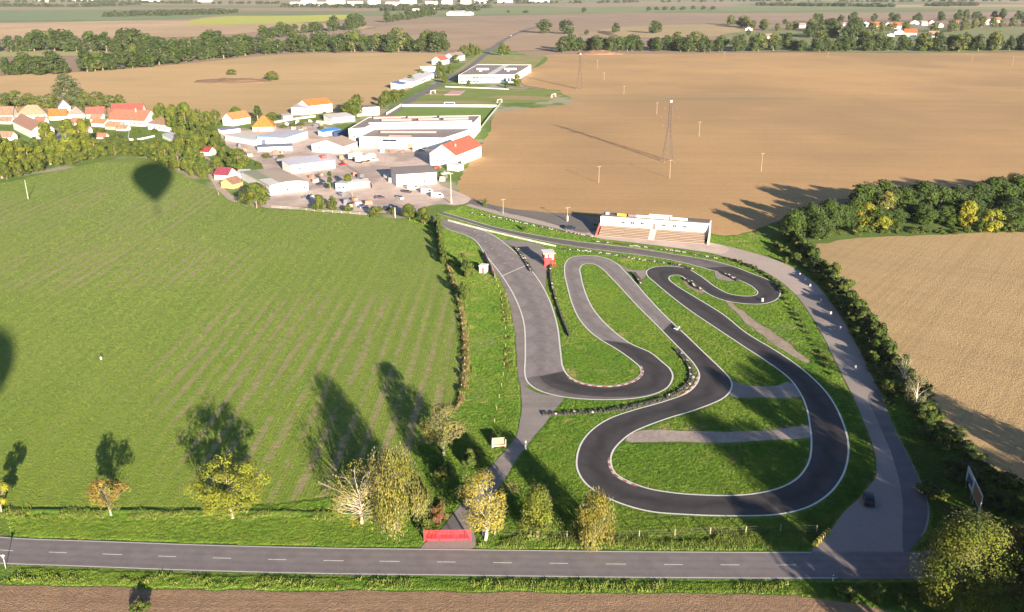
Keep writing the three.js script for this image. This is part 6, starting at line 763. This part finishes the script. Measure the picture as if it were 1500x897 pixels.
// grove at the field corner
const GROVE = 'dark oaks in the grove at the field corner';
for (const a of [[101.34,-310.37,11.63,11.86],[109.83,-316.92,12.59,14.11],[118.66,-323.73,12.55,12.84],[124.84,-326.73,9.78,10.36],[111.22,-310.37,10.13,11.37],[137.65,-340.33,15.23,16.13],[146.9,-344.73,15.4,16.87],[154.51,-344.73,12.68,15.23],[162.13,-344.73,14.85,17.95],[170.29,-344.73,13.23,16.32],[130.6,-329.78,11.17,12.02],[138.18,-327.74,9.02,12.47],[180.01,-351.52,11.23,16.62],[190.06,-356.19,11.91,16.82],[200.35,-360.97,13.18,18.73],[210.16,-363.41,13.82,19.99],[221.24,-365.87,12.76,20.11],[232.74,-365.87,12.76,20.11],[178.05,-336.04,10.28,13.29],[158.15,-331.84,8.58,11.56],[166.82,-331.84,8.05,11.56],[145.45,-327.74,7.96,10.39],[193.99,-336.04,9.74,14.35],[205.27,-338.17,10.87,16.04]]) plant('oak', 'oak_tree', 'dark green oak in the grove at the field corner', 'tree', a, GROVE);
plant('goldoak', 'maple_tree', 'yellow-green tree at the front of the grove near its trunk gap', 'tree', [[134.54,-327.74,10.07,9.35]][0]); plant('goldoak', 'maple_tree', 'small yellow tree low at the front of the grove', 'tree', [[138.69,-323.73,6.32,7.7]][0]); plant('goldoak', 'maple_tree', 'bright yellow round tree at the front of the grove', 'tree', [[172.46,-327.74,11.11,10.39]][0]); plant('goldoak', 'maple_tree', 'golden yellow low tree next to the bright yellow one', 'tree', [[178.78,-321.76,9.4,9.71]][0]); plant('goldoak', 'maple_tree', 'olive gold tree above the hedge bend', 'tree', [[114.93,-321.76,4.72,6.13]][0]);
near(53, { leaves: 1900, leaf: 0.4, clumps: 30, pal: ['olive', 'gold'], trunk: 0.4, bark: PALEBARK, limbs: 1 }, 'pine_tree', 'pale-trunked tree with light crown standing in the grove', [[142.91,-331.84,14.39,8.93]][0]);
shrubRow('bush', 'grove_shrub', 'shrub at the sunny foot of the grove', 'shrubs at the foot of the grove', [[116.82,-315.97],[129.18,-318.84],[142.24,-319.81],[154.94,-319.81],[170.18,-319.81],[186.45,-321.76],[208.03,-323.73]], 5.5, 3.4, 6, 2, 13);
// trees outside the frame on the right, whose shadows cross the junction and the big bend
for (const [i, a] of [[90.82,-123.77,20.14,14.58,0],[97.42,-120.08,22.12,14.23,0],[83.5,-106.18,23.28,14.91,0],[92.95,-106.93,24.97,14.99,0],[76,-98.47,17.68,15.95,0],[111.99,-131.72,19.68,14.15,0]].entries()) near(60 + i, { leaves: 5000, leaf: 0.5, clumps: 60, pal: ['green', 'olive', 'deep'], trunk: 0.12, limbs: 1 }, 'roadside_tree', ['tall tree beside the road past the junction', 'tall tree one further along the road', 'large tree on the ploughed field corner past the junction', 'second large tree on the ploughed field corner', 'leaning tree over the field verge', 'tree at the field hedge past the billboard'][i], a);
for (const [i, a] of [[73, -83, 16, 11], [84, -88, 17, 12], [94, -82, 16, 12], [104, -92, 17, 12], [66, -74, 17, 11], [79, -73, 18, 12], [116, -96, 16, 12], [92, -70, 18, 13]].entries()) near(80 + i, { leaves: 5200, leaf: 0.6, clumps: 60, pal: ['green', 'olive', 'deep'], trunk: 0.1, limbs: 1 }, 'shade_tree', ['first tall tree of the wood across the road', 'second tall tree of the wood across the road', 'third tall tree of the wood across the road', 'tall tree where the wood meets the main road', 'tall tree at the near corner of the wood', 'tallest tree inside the wood', 'tree at the road end of the wood', 'broad tree deep inside the wood'][i], a);
// crop field bottom: shadow-casting verge shrub in the ploughed field
plant('bush', 'shrub', 'small shrub growing in the ploughed field', 'shrub', [[-54.55,-107.38,2.06,3.41]][0]);
for (const a of [[-307.6,-546.35,4.15,7.52],[-282.91,-511.8,3.91,7.07],[-274.27,-511.8,5.47,7.07],[-278.28,-531.02,4.85,7.32],[-283.64,-568.14,4.29,6.94],[-277.59,-573.85,4.33,7.01],[-255.5,-531.02,4.85,7.32],[-257.11,-557.04,4.22,7.66],[-232.61,-511.8,5.47,8.64],[-237.25,-536.04,4.08,8.21],[-220.51,-507.19,4.65,7.79],[-217.97,-516.48,3.94,7.13],[-207.07,-502.67,4.62,7.73],[-203.54,-511.8,4.69,7.86],[-191.49,-493.85,5.3,7.6],[-223.05,-557.04,3.38,5.96],[-234.12,-557.04,3.38,5.11],[-235.99,-498.22,5.34,7.66],[-251.52,-493.85,6.05,7.6],[-250.09,-477.05,5.87,7.36],[-265.37,-485.31,5.96,7.48],[-268.48,-477.05,6.6,8.09],[-191.75,-511.8,5.47,8.64],[-186.27,-516.48,7.08,9.51],[-256.91,-591.64,3.56,6.31],[-284.2,-493.85,6.81,8.36]]) plant('garden', 'garden_tree', 'rounded garden tree between the village houses', 'tree', a, 'garden trees between the village houses');
for (const a of [[-139.72,-591.64,2.67,6.31],[-132.4,-604.1,2.72,5.52],[-148.09,-579.67,2.63,5.3],[-143.72,-585.6,2.65,5.36],[-121.03,-617.06,3.7,5.63],[-122.59,-573.85,2.6,4.38],[-120.98,-637.54,3.81,6.77],[-131.35,-473.01,2.92,5.11],[-123.32,-473.01,2.19,3.65],[-129.56,-450.09,2.8,4.18],[-54,-351.52,2.83,4.43],[-66.47,-351.52,3.39,4.99],[-48.18,-349.23,2.81,4.4],[-28.73,-329.78,4.29,3.66],[-166.25,-610.52,4.58,7.43],[-160.19,-623.75,3.74,7.58]]) plant('garden', 'garden_tree', 'small garden tree among the workshops', 'tree', a, 'small trees among the workshops');
// yard and village trees
for (const [a, l, k] of [[[[-105.81,-359.76,10.88,13.58]][0], 'big round bush beside the arched workshop', 'garden'], [[[-136.56,-439.4,11.56,14.3]][0], 'rounded lime green tree beside the maroon-roofed hut', 'garden'], [[[-79.09,-355.01,7.1,6.99]][0], 'round yellow-green tree at the yard edge', 'garden'], [[[-73.5,-355.01,6.26,5.03]][0], 'dark round tree beside the yellow-green yard tree', 'garden'], [[[-82.07,-395.18,9.32,4.01]][0], 'slim conifer beside the gatehouse', 'conifer'], [[[-74.55,-398.07,7.52,4.35]][0], 'slim light tree behind the gatehouse', 'poplar'], [[[-40.21,-339.25,6.84,6.97]][0], 'bushy tree at the yard entrance', 'garden'], [[[-33.82,-333.93,7.02,6.87]][0], 'bushy tree where the start straight begins', 'garden'], [[[-54.68,-344.73,4.45,5.98]][0], 'low yellowish tree at the yard hedge', 'garden'], [[[-109.37,-637.54,15.16,16.45]][0], 'tall green tree beside the dark flat-roofed house', 'garden'], [[[-113.02,-630.57,12.21,14.37]][0], 'full green tree next to the tall one by the flat-roofed house', 'garden'], [[[-172.75,-610.52,11.86,9.29]][0], 'dark conifer behind the orange-roofed house', 'conifer'], [[[-188.07,-610.52,10.04,11.14]][0], 'green tree behind the orange gable house', 'garden'], [[[-164.66,-617.06,5.55,11.26]][0], 'low garden tree next to the stubble field', 'garden'], [[[-129.86,-623.75,5.14,4.74]][0], 'small reddish garden tree', 'garden'], [[[4.38,-833.14,12.75,8.13]][0], 'yellow-green poplar in front of the school', 'poplar'], [[[-4.94,-821.54,6.61,7.41]][0], 'dark fir beside the school poplar', 'conifer'], [[[-40.3,-839.06,6.13,5.04]][0], 'small tree at the school entrance', 'garden'], [[[-11.39,-362.18,3.77,2.56]][0], 'lone small tree at the edge of the tilled field', 'bush'], [[[91.04,-281.77,2.6,1.36]][0], 'slim sapling beside the side road', 'poplar'], [[[-31.48,-541.15,5.75,4.97]][0], 'shrub tree below the factory wall', 'garden'], [[[-25.08,-546.35,6.62,5.85]][0], 'small tree at the corner of the factory', 'garden'], [[[-25.54,-473.01,6.55,3.65]][0], 'shrub beside the red-roofed house', 'bush'], [[[-26.27,-446.48,3.47,4.15]][0], 'low shrub at the tilled field corner', 'bush']]) plant(k, k === 'conifer' ? 'conifer_tree' : k === 'poplar' ? 'poplar_tree' : k === 'bush' ? 'shrub' : 'garden_tree', l, k === 'bush' ? 'shrub' : 'tree', a);
for (const a of [[-243.56,-419.38,24.55,8.48],[-242.76,-425.86,20.37,7.28],[-241.27,-432.53,18.68,7.38],[-239.53,-437.66,15.21,6.79],[-237.23,-453.77,24.25,8.42],[-236.23,-457.5,18.92,7.07],[-229.51,-461.29,25.29,9.27],[-228.25,-463.2,21.57,7.16],[-226.95,-473.01,23.03,8.03],[-237.61,-444.69,12.7,6.89],[-232.69,-457.5,11.98,5.66],[-223.45,-475.02,12.02,7.33]]) plant('poplar', 'poplar_tree', 'tall yellow-green poplar between the village and the crop field', 'tree', a, 'poplars above the crop field');
for (const a of [[-239.58,-416.2,7.81,6.48],[-237.09,-422.59,7.26,6.57],[-236.53,-429.17,6.69,6],[-234.6,-435.94,7.45,6.76],[-231.26,-450.09,5.58,6.27],[-226.71,-453.77,5.62,6.32],[-224.52,-461.29,5.7,6.41],[-222.26,-469.04,7.23,7.24],[-219.93,-477.05,8.06,8.09],[-215.78,-481.14,8.12,8.16],[-211.55,-485.31,5.96,8.22],[-203.91,-481.14,7.39,8.9],[-195.57,-473.01,9.45,10.22],[-187.48,-465.13,10.02,10.06],[-177.57,-453.77,12.58,9.83],[-166.18,-439.4,14.25,10.22],[-154.79,-425.86,14.52,10.58],[-146.72,-419.38,13.04,9.78]]) plant('garden', 'garden_tree', 'rounded garden tree on the edge of the crop field', 'tree', a, 'garden trees bordering the crop field');
for (const a of [[-228.53,-585.6,15.77,12.5],[-210.28,-557.04,18.4,12.77],[-198.94,-546.35,21.32,15.05],[-186.33,-531.02,18.42,13.02],[-174.46,-511.8,14.76,11.79],[-161.47,-485.31,13.35,10.47],[-170.65,-477.05,14.59,11.03],[-183.13,-493.85,14.3,9.88],[-195.28,-573.85,12.07,10.51],[-195.61,-591.64,10.65,8.11],[-217.24,-591.64,15.04,10.82],[-148.53,-457.5,9.18,7.78],[-147.11,-439.4,7.5,7.49],[-159,-446.48,10.36,6.91]]) plant('garden', 'garden_tree', 'leafy tree along the lane between the two halves of the village', 'tree', a, 'trees along the village lane');
for (const a of [[-387.63,-690.73,11.24,13.58],[-375.01,-682.62,13.63,14.46],[-360.63,-674.69,11.99,14.3],[-352.46,-674.69,11,13.28],[-344.29,-674.69,11.99,13.28],[-321.29,-682.62,12.12,13.43],[-309.55,-674.69,13.98,14.3],[-301.38,-674.69,11,14.3],[-293.2,-674.69,11,12.26],[-368.77,-651.92,12.59,12.85],[-314.81,-659.34,10.77,10.99]]) plant('beltolive', 'garden_tree', 'tree behind the village houses at the stubble field', 'tree', a, 'trees behind the village row');
plant('silver', 'poplar_clump_tree', 'tallest grey-green tree rising behind the village row', 'tree', [[-335.24,-682.62,27.06,22.73]][0]);
plant('silver', 'poplar_clump_tree', 'second tall grey tree next to the tallest village tree', 'tree', [[-327.49,-682.62,16.13,15.5]][0]);
for (const a of [[-98.36,-707.52,10.45,10.69],[-93.03,-716.21,10.57,11.9],[-98.14,-682.62,9.1,9.3],[-90.81,-753.11,6.65,7.95],[-94.5,-851.15,8.69,7.66],[-90.59,-903.05,10.49,9.47],[-70.31,-903.05,13.09,9.47],[-78.6,-993.46,11.47,10.38],[-63.46,-863.58,11.31,7.77],[-64.65,-961.44,9.73,8.62],[-77.8,-946.17,6.86,7.07],[-67.32,-1103.24,9.5,13.14],[-61.89,-1190.51,15.29,15.91],[-54.09,-1214.46,17.31,12.62],[-45.97,-1239.37,12.37,11.03],[-12.62,-1214.46,17.31,12.62],[-5.52,-1239.37,12.37,9.19]]) plant('garden', 'roadside_tree', 'tree lining the country road beyond the village', 'tree', a, 'trees along the country road');
for (const a of [[-290.69,-946.17,6.17,12.73],[-233.86,-889.51,9.05,14.66]]) plant('garden', 'field_tree', 'lone round bush-like tree by the earth heap in the stubble field', 'tree', a, 'bushes by the earth heap');
// far tree belts
function belt(k, label, group, pts, n, hpx, seed) { const r = rng(seed); const p = even(pts, 1), L = p.length; for (let i = 0; i < n; i++) { const [x, z] = p[Math.min(L - 1, Math.floor((i + r()) / n * L))], s = Math.hypot(x, z) * hpx / 1300 * (0.75 + 0.5 * r()); plant(k, 'belt_tree', label, 'tree', [x + (r() - 0.5) * 14, z - r() * 34, s, s * (0.85 + 0.4 * r())], group); } }
belt('belt', 'tree of the dark belt behind the pale stubble field', 'tree belt behind the stubble field', [[-562.65,-917],[-522.42,-931.36],[-473.87,-946.17],[-437.48,-993.46],[-407.76,-1073.65],[-378.09,-1156.25],[-340.2,-1239.37],[-281.47,-1265.3],[-218.02,-1278.67],[-151.66,-1278.67],[-90.05,-1278.67]], 74, 25, 21);
belt('beltolive', 'lighter tree standing in the dark belt', 'lighter trees in the belt', [[-452.55,-961.44],[-428.56,-1045.56],[-390.34,-1167.46],[-328.38,-1265.3],[-239.44,-1292.31],[-105.35,-1292.31]], 16, 30, 22);
belt('belt', 'tree of the second belt behind the small meadow', 'second tree belt', [[-753.96,-1239.37],[-710.92,-1278.67],[-632.13,-1292.31],[-545.93,-1292.31],[-450.71,-1214.46],[-411.84,-1292.31]], 34, 24, 23);
belt('belt', 'tree in the far clump behind the long belt', 'clump behind the long belt', [[-419.5,-1557.01],[-421.42,-1733.48],[-392.12,-1837.28],[-344.8,-1954.06],[-348.76,-2159.42]], 20, 17, 24);
belt('belt', 'tree in the distant clump near the farmstead', 'distant clump near the farmstead', [[-323.51,-2321.69],[-294.23,-2509.92],[-240.81,-2993.94]], 14, 14, 25);
belt('belt', 'tree of the long belt beyond the tilled field', 'belt beyond the tilled field', [[66.35,-1278.67],[124.51,-1292.31],[201.13,-1292.31],[274.89,-1278.67],[354.37,-1292.31],[431,-1292.31],[517.19,-1292.31],[603.39,-1292.31],[706.53,-1306.24],[783.96,-1306.24]], 74, 20, 26);
belt('beltolive', 'lighter tree of the belt beyond the tilled field', 'lighter trees beyond the tilled field', [[117.38,-1320.47],[241.96,-1306.24],[367.78,-1306.24],[512.96,-1306.24],[612.97,-1292.31],[716.21,-1306.24]], 12, 26, 27);
belt('beltolive', 'garden tree among the far village houses', 'trees of the far village', [[516.19,-2197.86],[543.32,-1893.9],[617.76,-1954.06],[617.35,-1783.89],[651.28,-1733.48],[794.08,-1893.9],[865.37,-1837.28],[1023.27,-2018.1],[1149.32,-2086.4],[1284.07,-2159.42]], 46, 13, 28);
belt('belt', 'tall tree standing before the far village', 'tall trees before the far village', [[532.32,-1640.6],[568.61,-1640.6],[589.4,-1597.73],[629.1,-1640.6]], 9, 26, 29);
belt('belt', 'tree at the back of the far village', 'trees at the back of the far village', [[732.16,-2321.69],[867.41,-2366.08],[1025.55,-2412.19],[1171.86,-2460.09],[1340.88,-2615.8],[1379.19,-2509.92],[1489.52,-2509.92]], 24, 11, 30);
for (const a of [[62.63,-1810.2,27.9,31.98],[103.77,-1783.89,27.51,39.41],[141.16,-1758.33,9.9,10.36],[205.53,-1837.28,19.33,24.34],[278.5,-1810.2,25.38,34.65],[254.06,-3312.37,18.35,24.2],[-11.79,-3226.64,11.18,14.15],[47.15,-3226.64,8.95,28.29],[533.61,-2237.66,12.5,16.42],[561.53,-2237.66,10.94,13.14],[441.85,-1733.48,12.2,12.77],[656.76,-2237.66,14.06,16.42]]) plant('belt', 'field_tree', 'lone tree on the far ploughland', 'tree', a, 'lone trees on the far ploughland');
for (const a of [[510.81,-3498.12,16.94,25.54],[556.93,-3598.96,14.93,26.27],[588.45,-3598.96,14.93,26.27],[619.98,-3598.96,14.93,26.27],[656.76,-3598.96,14.93,26.27],[716.64,-3705.73,15.37,27.04],[757.2,-3705.73,15.37,27.04],[797.76,-3705.73,15.37,27.04]]) plant('belt', 'field_tree', 'tree of a short windbreak on the far plain', 'tree', a, 'windbreak on the far plain');
// woods and groves near the skyline: one mass
{ const r = rng(99), n = 1500, g = makeTree(7, { h: 14, w: 14, trunk: 0.02, leaves: 160, leaf: 3, clumps: 16, pal: ['deep', 'green', 'grey'], limbs: 0 }).crown, im = new THREE.InstancedMesh(g, LEAF, n), M = new THREE.Matrix4();
  const lines = [[[-3103.17,-5262.77],[-2598.47,-5492.94],[-1838.92,-5051.01],[-1237.73,-4855.55]], [[-1232.91,-2856.43],[-1072.7,-2993.94],[-965.43,-3145.19]], [[-2504.73,-4350.02],[-1930.86,-4203.98],[-1872.97,-4674.56]], [[-1011.4,-4203.98],[-682.18,-4067.36],[-444.9,-4067.36],[-86.2,-3939.29]], [[-485.27,-3498.12],[-297.47,-3705.73],[-127.7,-3498.12]], [[-176.82,-4855.55],[574.66,-5262.77],[1462.77,-5744.04],[2198.7,-5492.94],[3546.48,-6019.05]], [[1182.16,-4506.49],[1426.74,-4350.02],[1685.67,-4203.98]], [[1965.74,-4350.02],[2200.13,-4506.49]], [[-574.66,-5262.77],[218.92,-6019.05],[2585.97,-7909.74],[5582.42,-9044.16]], [[-3907.69,-6321.56],[-2433.86,-7442.63],[-287.33,-7909.74]]];
  for (let i = 0; i < n; i++) { const l = lines[i % lines.length], k = r() * (l.length - 1), j = Math.floor(k), f = k - j, x = mix(l[j][0], l[j + 1][0], f), z = mix(l[j][1], l[j + 1][1], f), s = 0.6 + 0.9 * r(); M.compose(new THREE.Vector3(x + (r() - 0.5) * 60, 0, z + (r() - 0.5) * 160), new THREE.Quaternion().setFromAxisAngle(new THREE.Vector3(0, 1, 0), r() * 6), new THREE.Vector3(s * 1.6, s, s * 1.6)); im.setMatrixAt(i, M); }
  im.name = 'far_woods'; im.userData = { kind: 'stuff', label: 'dark distant woods along the skyline', category: 'woods' }; im.castShadow = true; scene.add(im); }
// ---------- grass and crop as standing blades ----------
function tuftGeo(seed, n, h, spread) { const r = rng(seed), P = [], N = []; for (let i = 0; i < n; i++) { const a = r() * 6.28, b = r() * 6.28, x = Math.cos(a) * spread * r(), z = Math.sin(a) * spread * r(), w = 0.05 + 0.05 * r(), hh = h * (0.6 + 0.6 * r()), lx = (r() - 0.5) * h, lz = (r() - 0.5) * h; P.push(x - Math.cos(b) * w, 0, z - Math.sin(b) * w, x + Math.cos(b) * w, 0, z + Math.sin(b) * w, x + lx, hh, z + lz); } const g = new THREE.BufferGeometry(); g.setAttribute('position', new THREE.Float32BufferAttribute(P, 3)); g.computeVertexNormals(); return g; }
const BLADE = mat([1, 1, 1], { roughness: 0.95 });
const hard = []; // everything paved keeps its surface free
const blocked = (() => { const cell = 0.5, x0 = -330, z0 = -520, W = 1100, D = 880, m = new Uint8Array(W * D); const mark = (x, z) => { const i = Math.floor((x - x0) / cell), j = Math.floor((z - z0) / cell); if (i >= 0 && j >= 0 && i < W && j < D) m[i + j * W] = 1; };
  const polys = scene.children.filter(o => o.isMesh && o.userData.kind === "structure" && /^(side_road|gravel_path|gravel_strip|tower_apron|stand_forecourt|parking_apron|asphalt_patch|main_road|tilled_field|crop_field|yard)/.test(o.name)).concat(track.children.filter(o => o.name === 'asphalt'));
  for (const o of polys) { const p = o.geometry.attributes.position, ix = o.geometry.index.array; for (let k = 0; k < ix.length; k += 3) { const [a, b, c] = [0, 1, 2].map(q => [p.getX(ix[k + q]), p.getZ(ix[k + q])]); const i0 = Math.max(0, Math.floor((Math.min(a[0], b[0], c[0]) - x0) / cell)), i1 = Math.min(W - 1, Math.ceil((Math.max(a[0], b[0], c[0]) - x0) / cell)), j0 = Math.max(0, Math.floor((Math.min(a[1], b[1], c[1]) - z0) / cell)), j1 = Math.min(D - 1, Math.ceil((Math.max(a[1], b[1], c[1]) - z0) / cell)); const den = (b[1] - c[1]) * (a[0] - c[0]) + (c[0] - b[0]) * (a[1] - c[1]); if (Math.abs(den) < 1e-9) continue; for (let j = j0; j <= j1; j++) for (let i = i0; i <= i1; i++) { const x = x0 + (i + 0.5) * cell, z = z0 + (j + 0.5) * cell, u = ((b[1] - c[1]) * (x - c[0]) + (c[0] - b[0]) * (z - c[1])) / den, v = ((c[1] - a[1]) * (x - c[0]) + (a[0] - c[0]) * (z - c[1])) / den; if (u >= 0 && v >= 0 && u + v <= 1) m[i + j * W] = o.name.startsWith('crop') ? Math.max(m[i + j * W], 0) || 2 : 1; } } }
  return (x, z) => { const i = Math.floor((x - x0) / cell), j = Math.floor((z - z0) / cell); return i < 0 || j < 0 || i >= W || j >= D ? 1 : m[i + j * W]; }; })();
function blades(name, label, geo, count, seed, area, test, tint) { const r = rng(seed), L = []; let guard = 0; while (L.length < count && guard++ < count * 6) { const [x, z] = area(r); if (!test(x, z, r)) continue; L.push([x, z]); }
  const im = new THREE.InstancedMesh(geo, BLADE, L.length), M = new THREE.Matrix4(), Q = new THREE.Quaternion(), Y = new THREE.Vector3(0, 1, 0), c = new THREE.Color(); L.forEach(([x, z], i) => { const s = 0.6 + 0.8 * r(); M.compose(new THREE.Vector3(x, 0.03, z), Q.setFromAxisAngle(Y, r() * 6.28), new THREE.Vector3(s, s * (0.7 + 0.6 * r()), s)); im.setMatrixAt(i, M); const t = tint(x, z, r); im.setColorAt(i, c.setRGB(...t)); });
  im.name = name; im.userData = { kind: 'stuff', label, category: 'grass' }; im.castShadow = im.receiveShadow = true; scene.add(im); }
const clear = (x, z) => blocked(x, z) === 0 && blocked(x + 0.5, z) === 0 && blocked(x - 0.5, z) === 0 && blocked(x, z + 0.5) === 0 && blocked(x, z - 0.5) === 0 && blocked(x, z - 1) === 0;
const meadowTest = (x, z) => inside(meadowPts, x, z) && clear(x, z);
blades('grass', 'short green grass around the kart track and on the verges', tuftGeo(3, 9, 0.13, 0.3), 170000, 8, r => { const d = 105 + 260 * Math.pow(r(), 1.5); return [(r() * 2 - 1) * d * 0.66, -d]; }, meadowTest, (x, z, r) => mul3(grassAt(x, z), 0.9 + 0.3 * r()));
const roughLines = [[[-5.63,-124.34],[5.61,-123.96],[16.8,-123.58],[28.03,-123.77],[39.25,-123.77],[49.34,-123.77]], [[-5.68,-125.68],[5.65,-125.11],[16.9,-124.53],[35.19,-125.68],[50.07,-126.07]], [[-89.21,-133.19],[-59.24,-132.56],[-27.22,-132.35]], [[-90.56,-116.05],[-47.39,-114.36],[-5.24,-113.54],[45.87,-112.88]], [[69.93,-147.78],[73.56,-158.46],[75.89,-170.5]], [[80.8,-161.33],[77.9,-145.29],[74.76,-134.91]], [[-17.14,-257.59],[-12.87,-222.94],[-10.84,-195.71],[-11.34,-180.58]], [[-1.02,-251.17],[0,-222.94],[0.33,-199.84]], [[-1,-245.03],[0,-217.95],[0.33,-195.71]]].map(l => even(l, 0.5));
blades('tall_grass', 'rough taller grass along fences, ditches and verges', tuftGeo(4, 12, 0.34, 0.35), 9000, 9, r => { const l = roughLines[Math.floor(r() * roughLines.length)], [x, z] = l[Math.floor(r() * l.length)]; return [x + (r() + r() - 1) * 2.2, z + (r() + r() - 1) * 1.6]; }, (x, z) => meadowTest(x, z) && fbm(x * 0.22, z * 0.3, 2) > 0.47, (x, z, r) => mix3(mul3(GRASS2, 0.7 + 0.4 * r()), DRY, r() * r() * 0.6));
const stalkLine = even([[-23.1,-288.06],[-19.7,-271.34],[-16.27,-249.92],[-13.51,-228.12],[-11.8,-208.55],[-11.07,-193.7],[-11.25,-178.83],[-12.16,-173.75]], 0.4);
blades('dry_stalks', 'reddish brown dry stalks along the edge of the crop field', tuftGeo(6, 9, 0.55, 0.3), 2600, 19, r => { const [x, z] = stalkLine[Math.floor(r() * stalkLine.length)]; return [x + (r() + r() - 1) * 0.8, z + (r() - 0.5) * 0.6]; }, (x, z) => vn(x * 0.5, z * 0.5) > 0.22, (x, z, r) => mul3(mix3([0.22, 0.14, 0.07], [0.20, 0.19, 0.06], r()), 0.7 + 0.4 * r()));
blades('crop_rows', 'low green winter crop standing in drill rows', tuftGeo(5, 8, 0.1, 0.22), 150000, 10, r => { const d = 130 + 330 * Math.pow(r(), 1.7), x = -d * 0.68 * r() + 2; return [Math.round(x / 0.62) * 0.62 + (r() - 0.5) * 0.2, -d]; }, (x, z, r) => blocked(x, z) === 2 && cropBare(x, z) < 0.08 + 0.85 * r(), (x, z, r) => mul3(mix3([0.112, 0.185, 0.019], [0.175, 0.225, 0.032], 0.5 * vn(x * 0.85 + 20, z * 0.03) + 0.5 * sstep(0.2, 0.9, 0.5 + 0.5 * Math.sin(x * 2 * Math.PI / 3.6))), 0.8 + 0.35 * r()));

renderer.render(scene, camera);
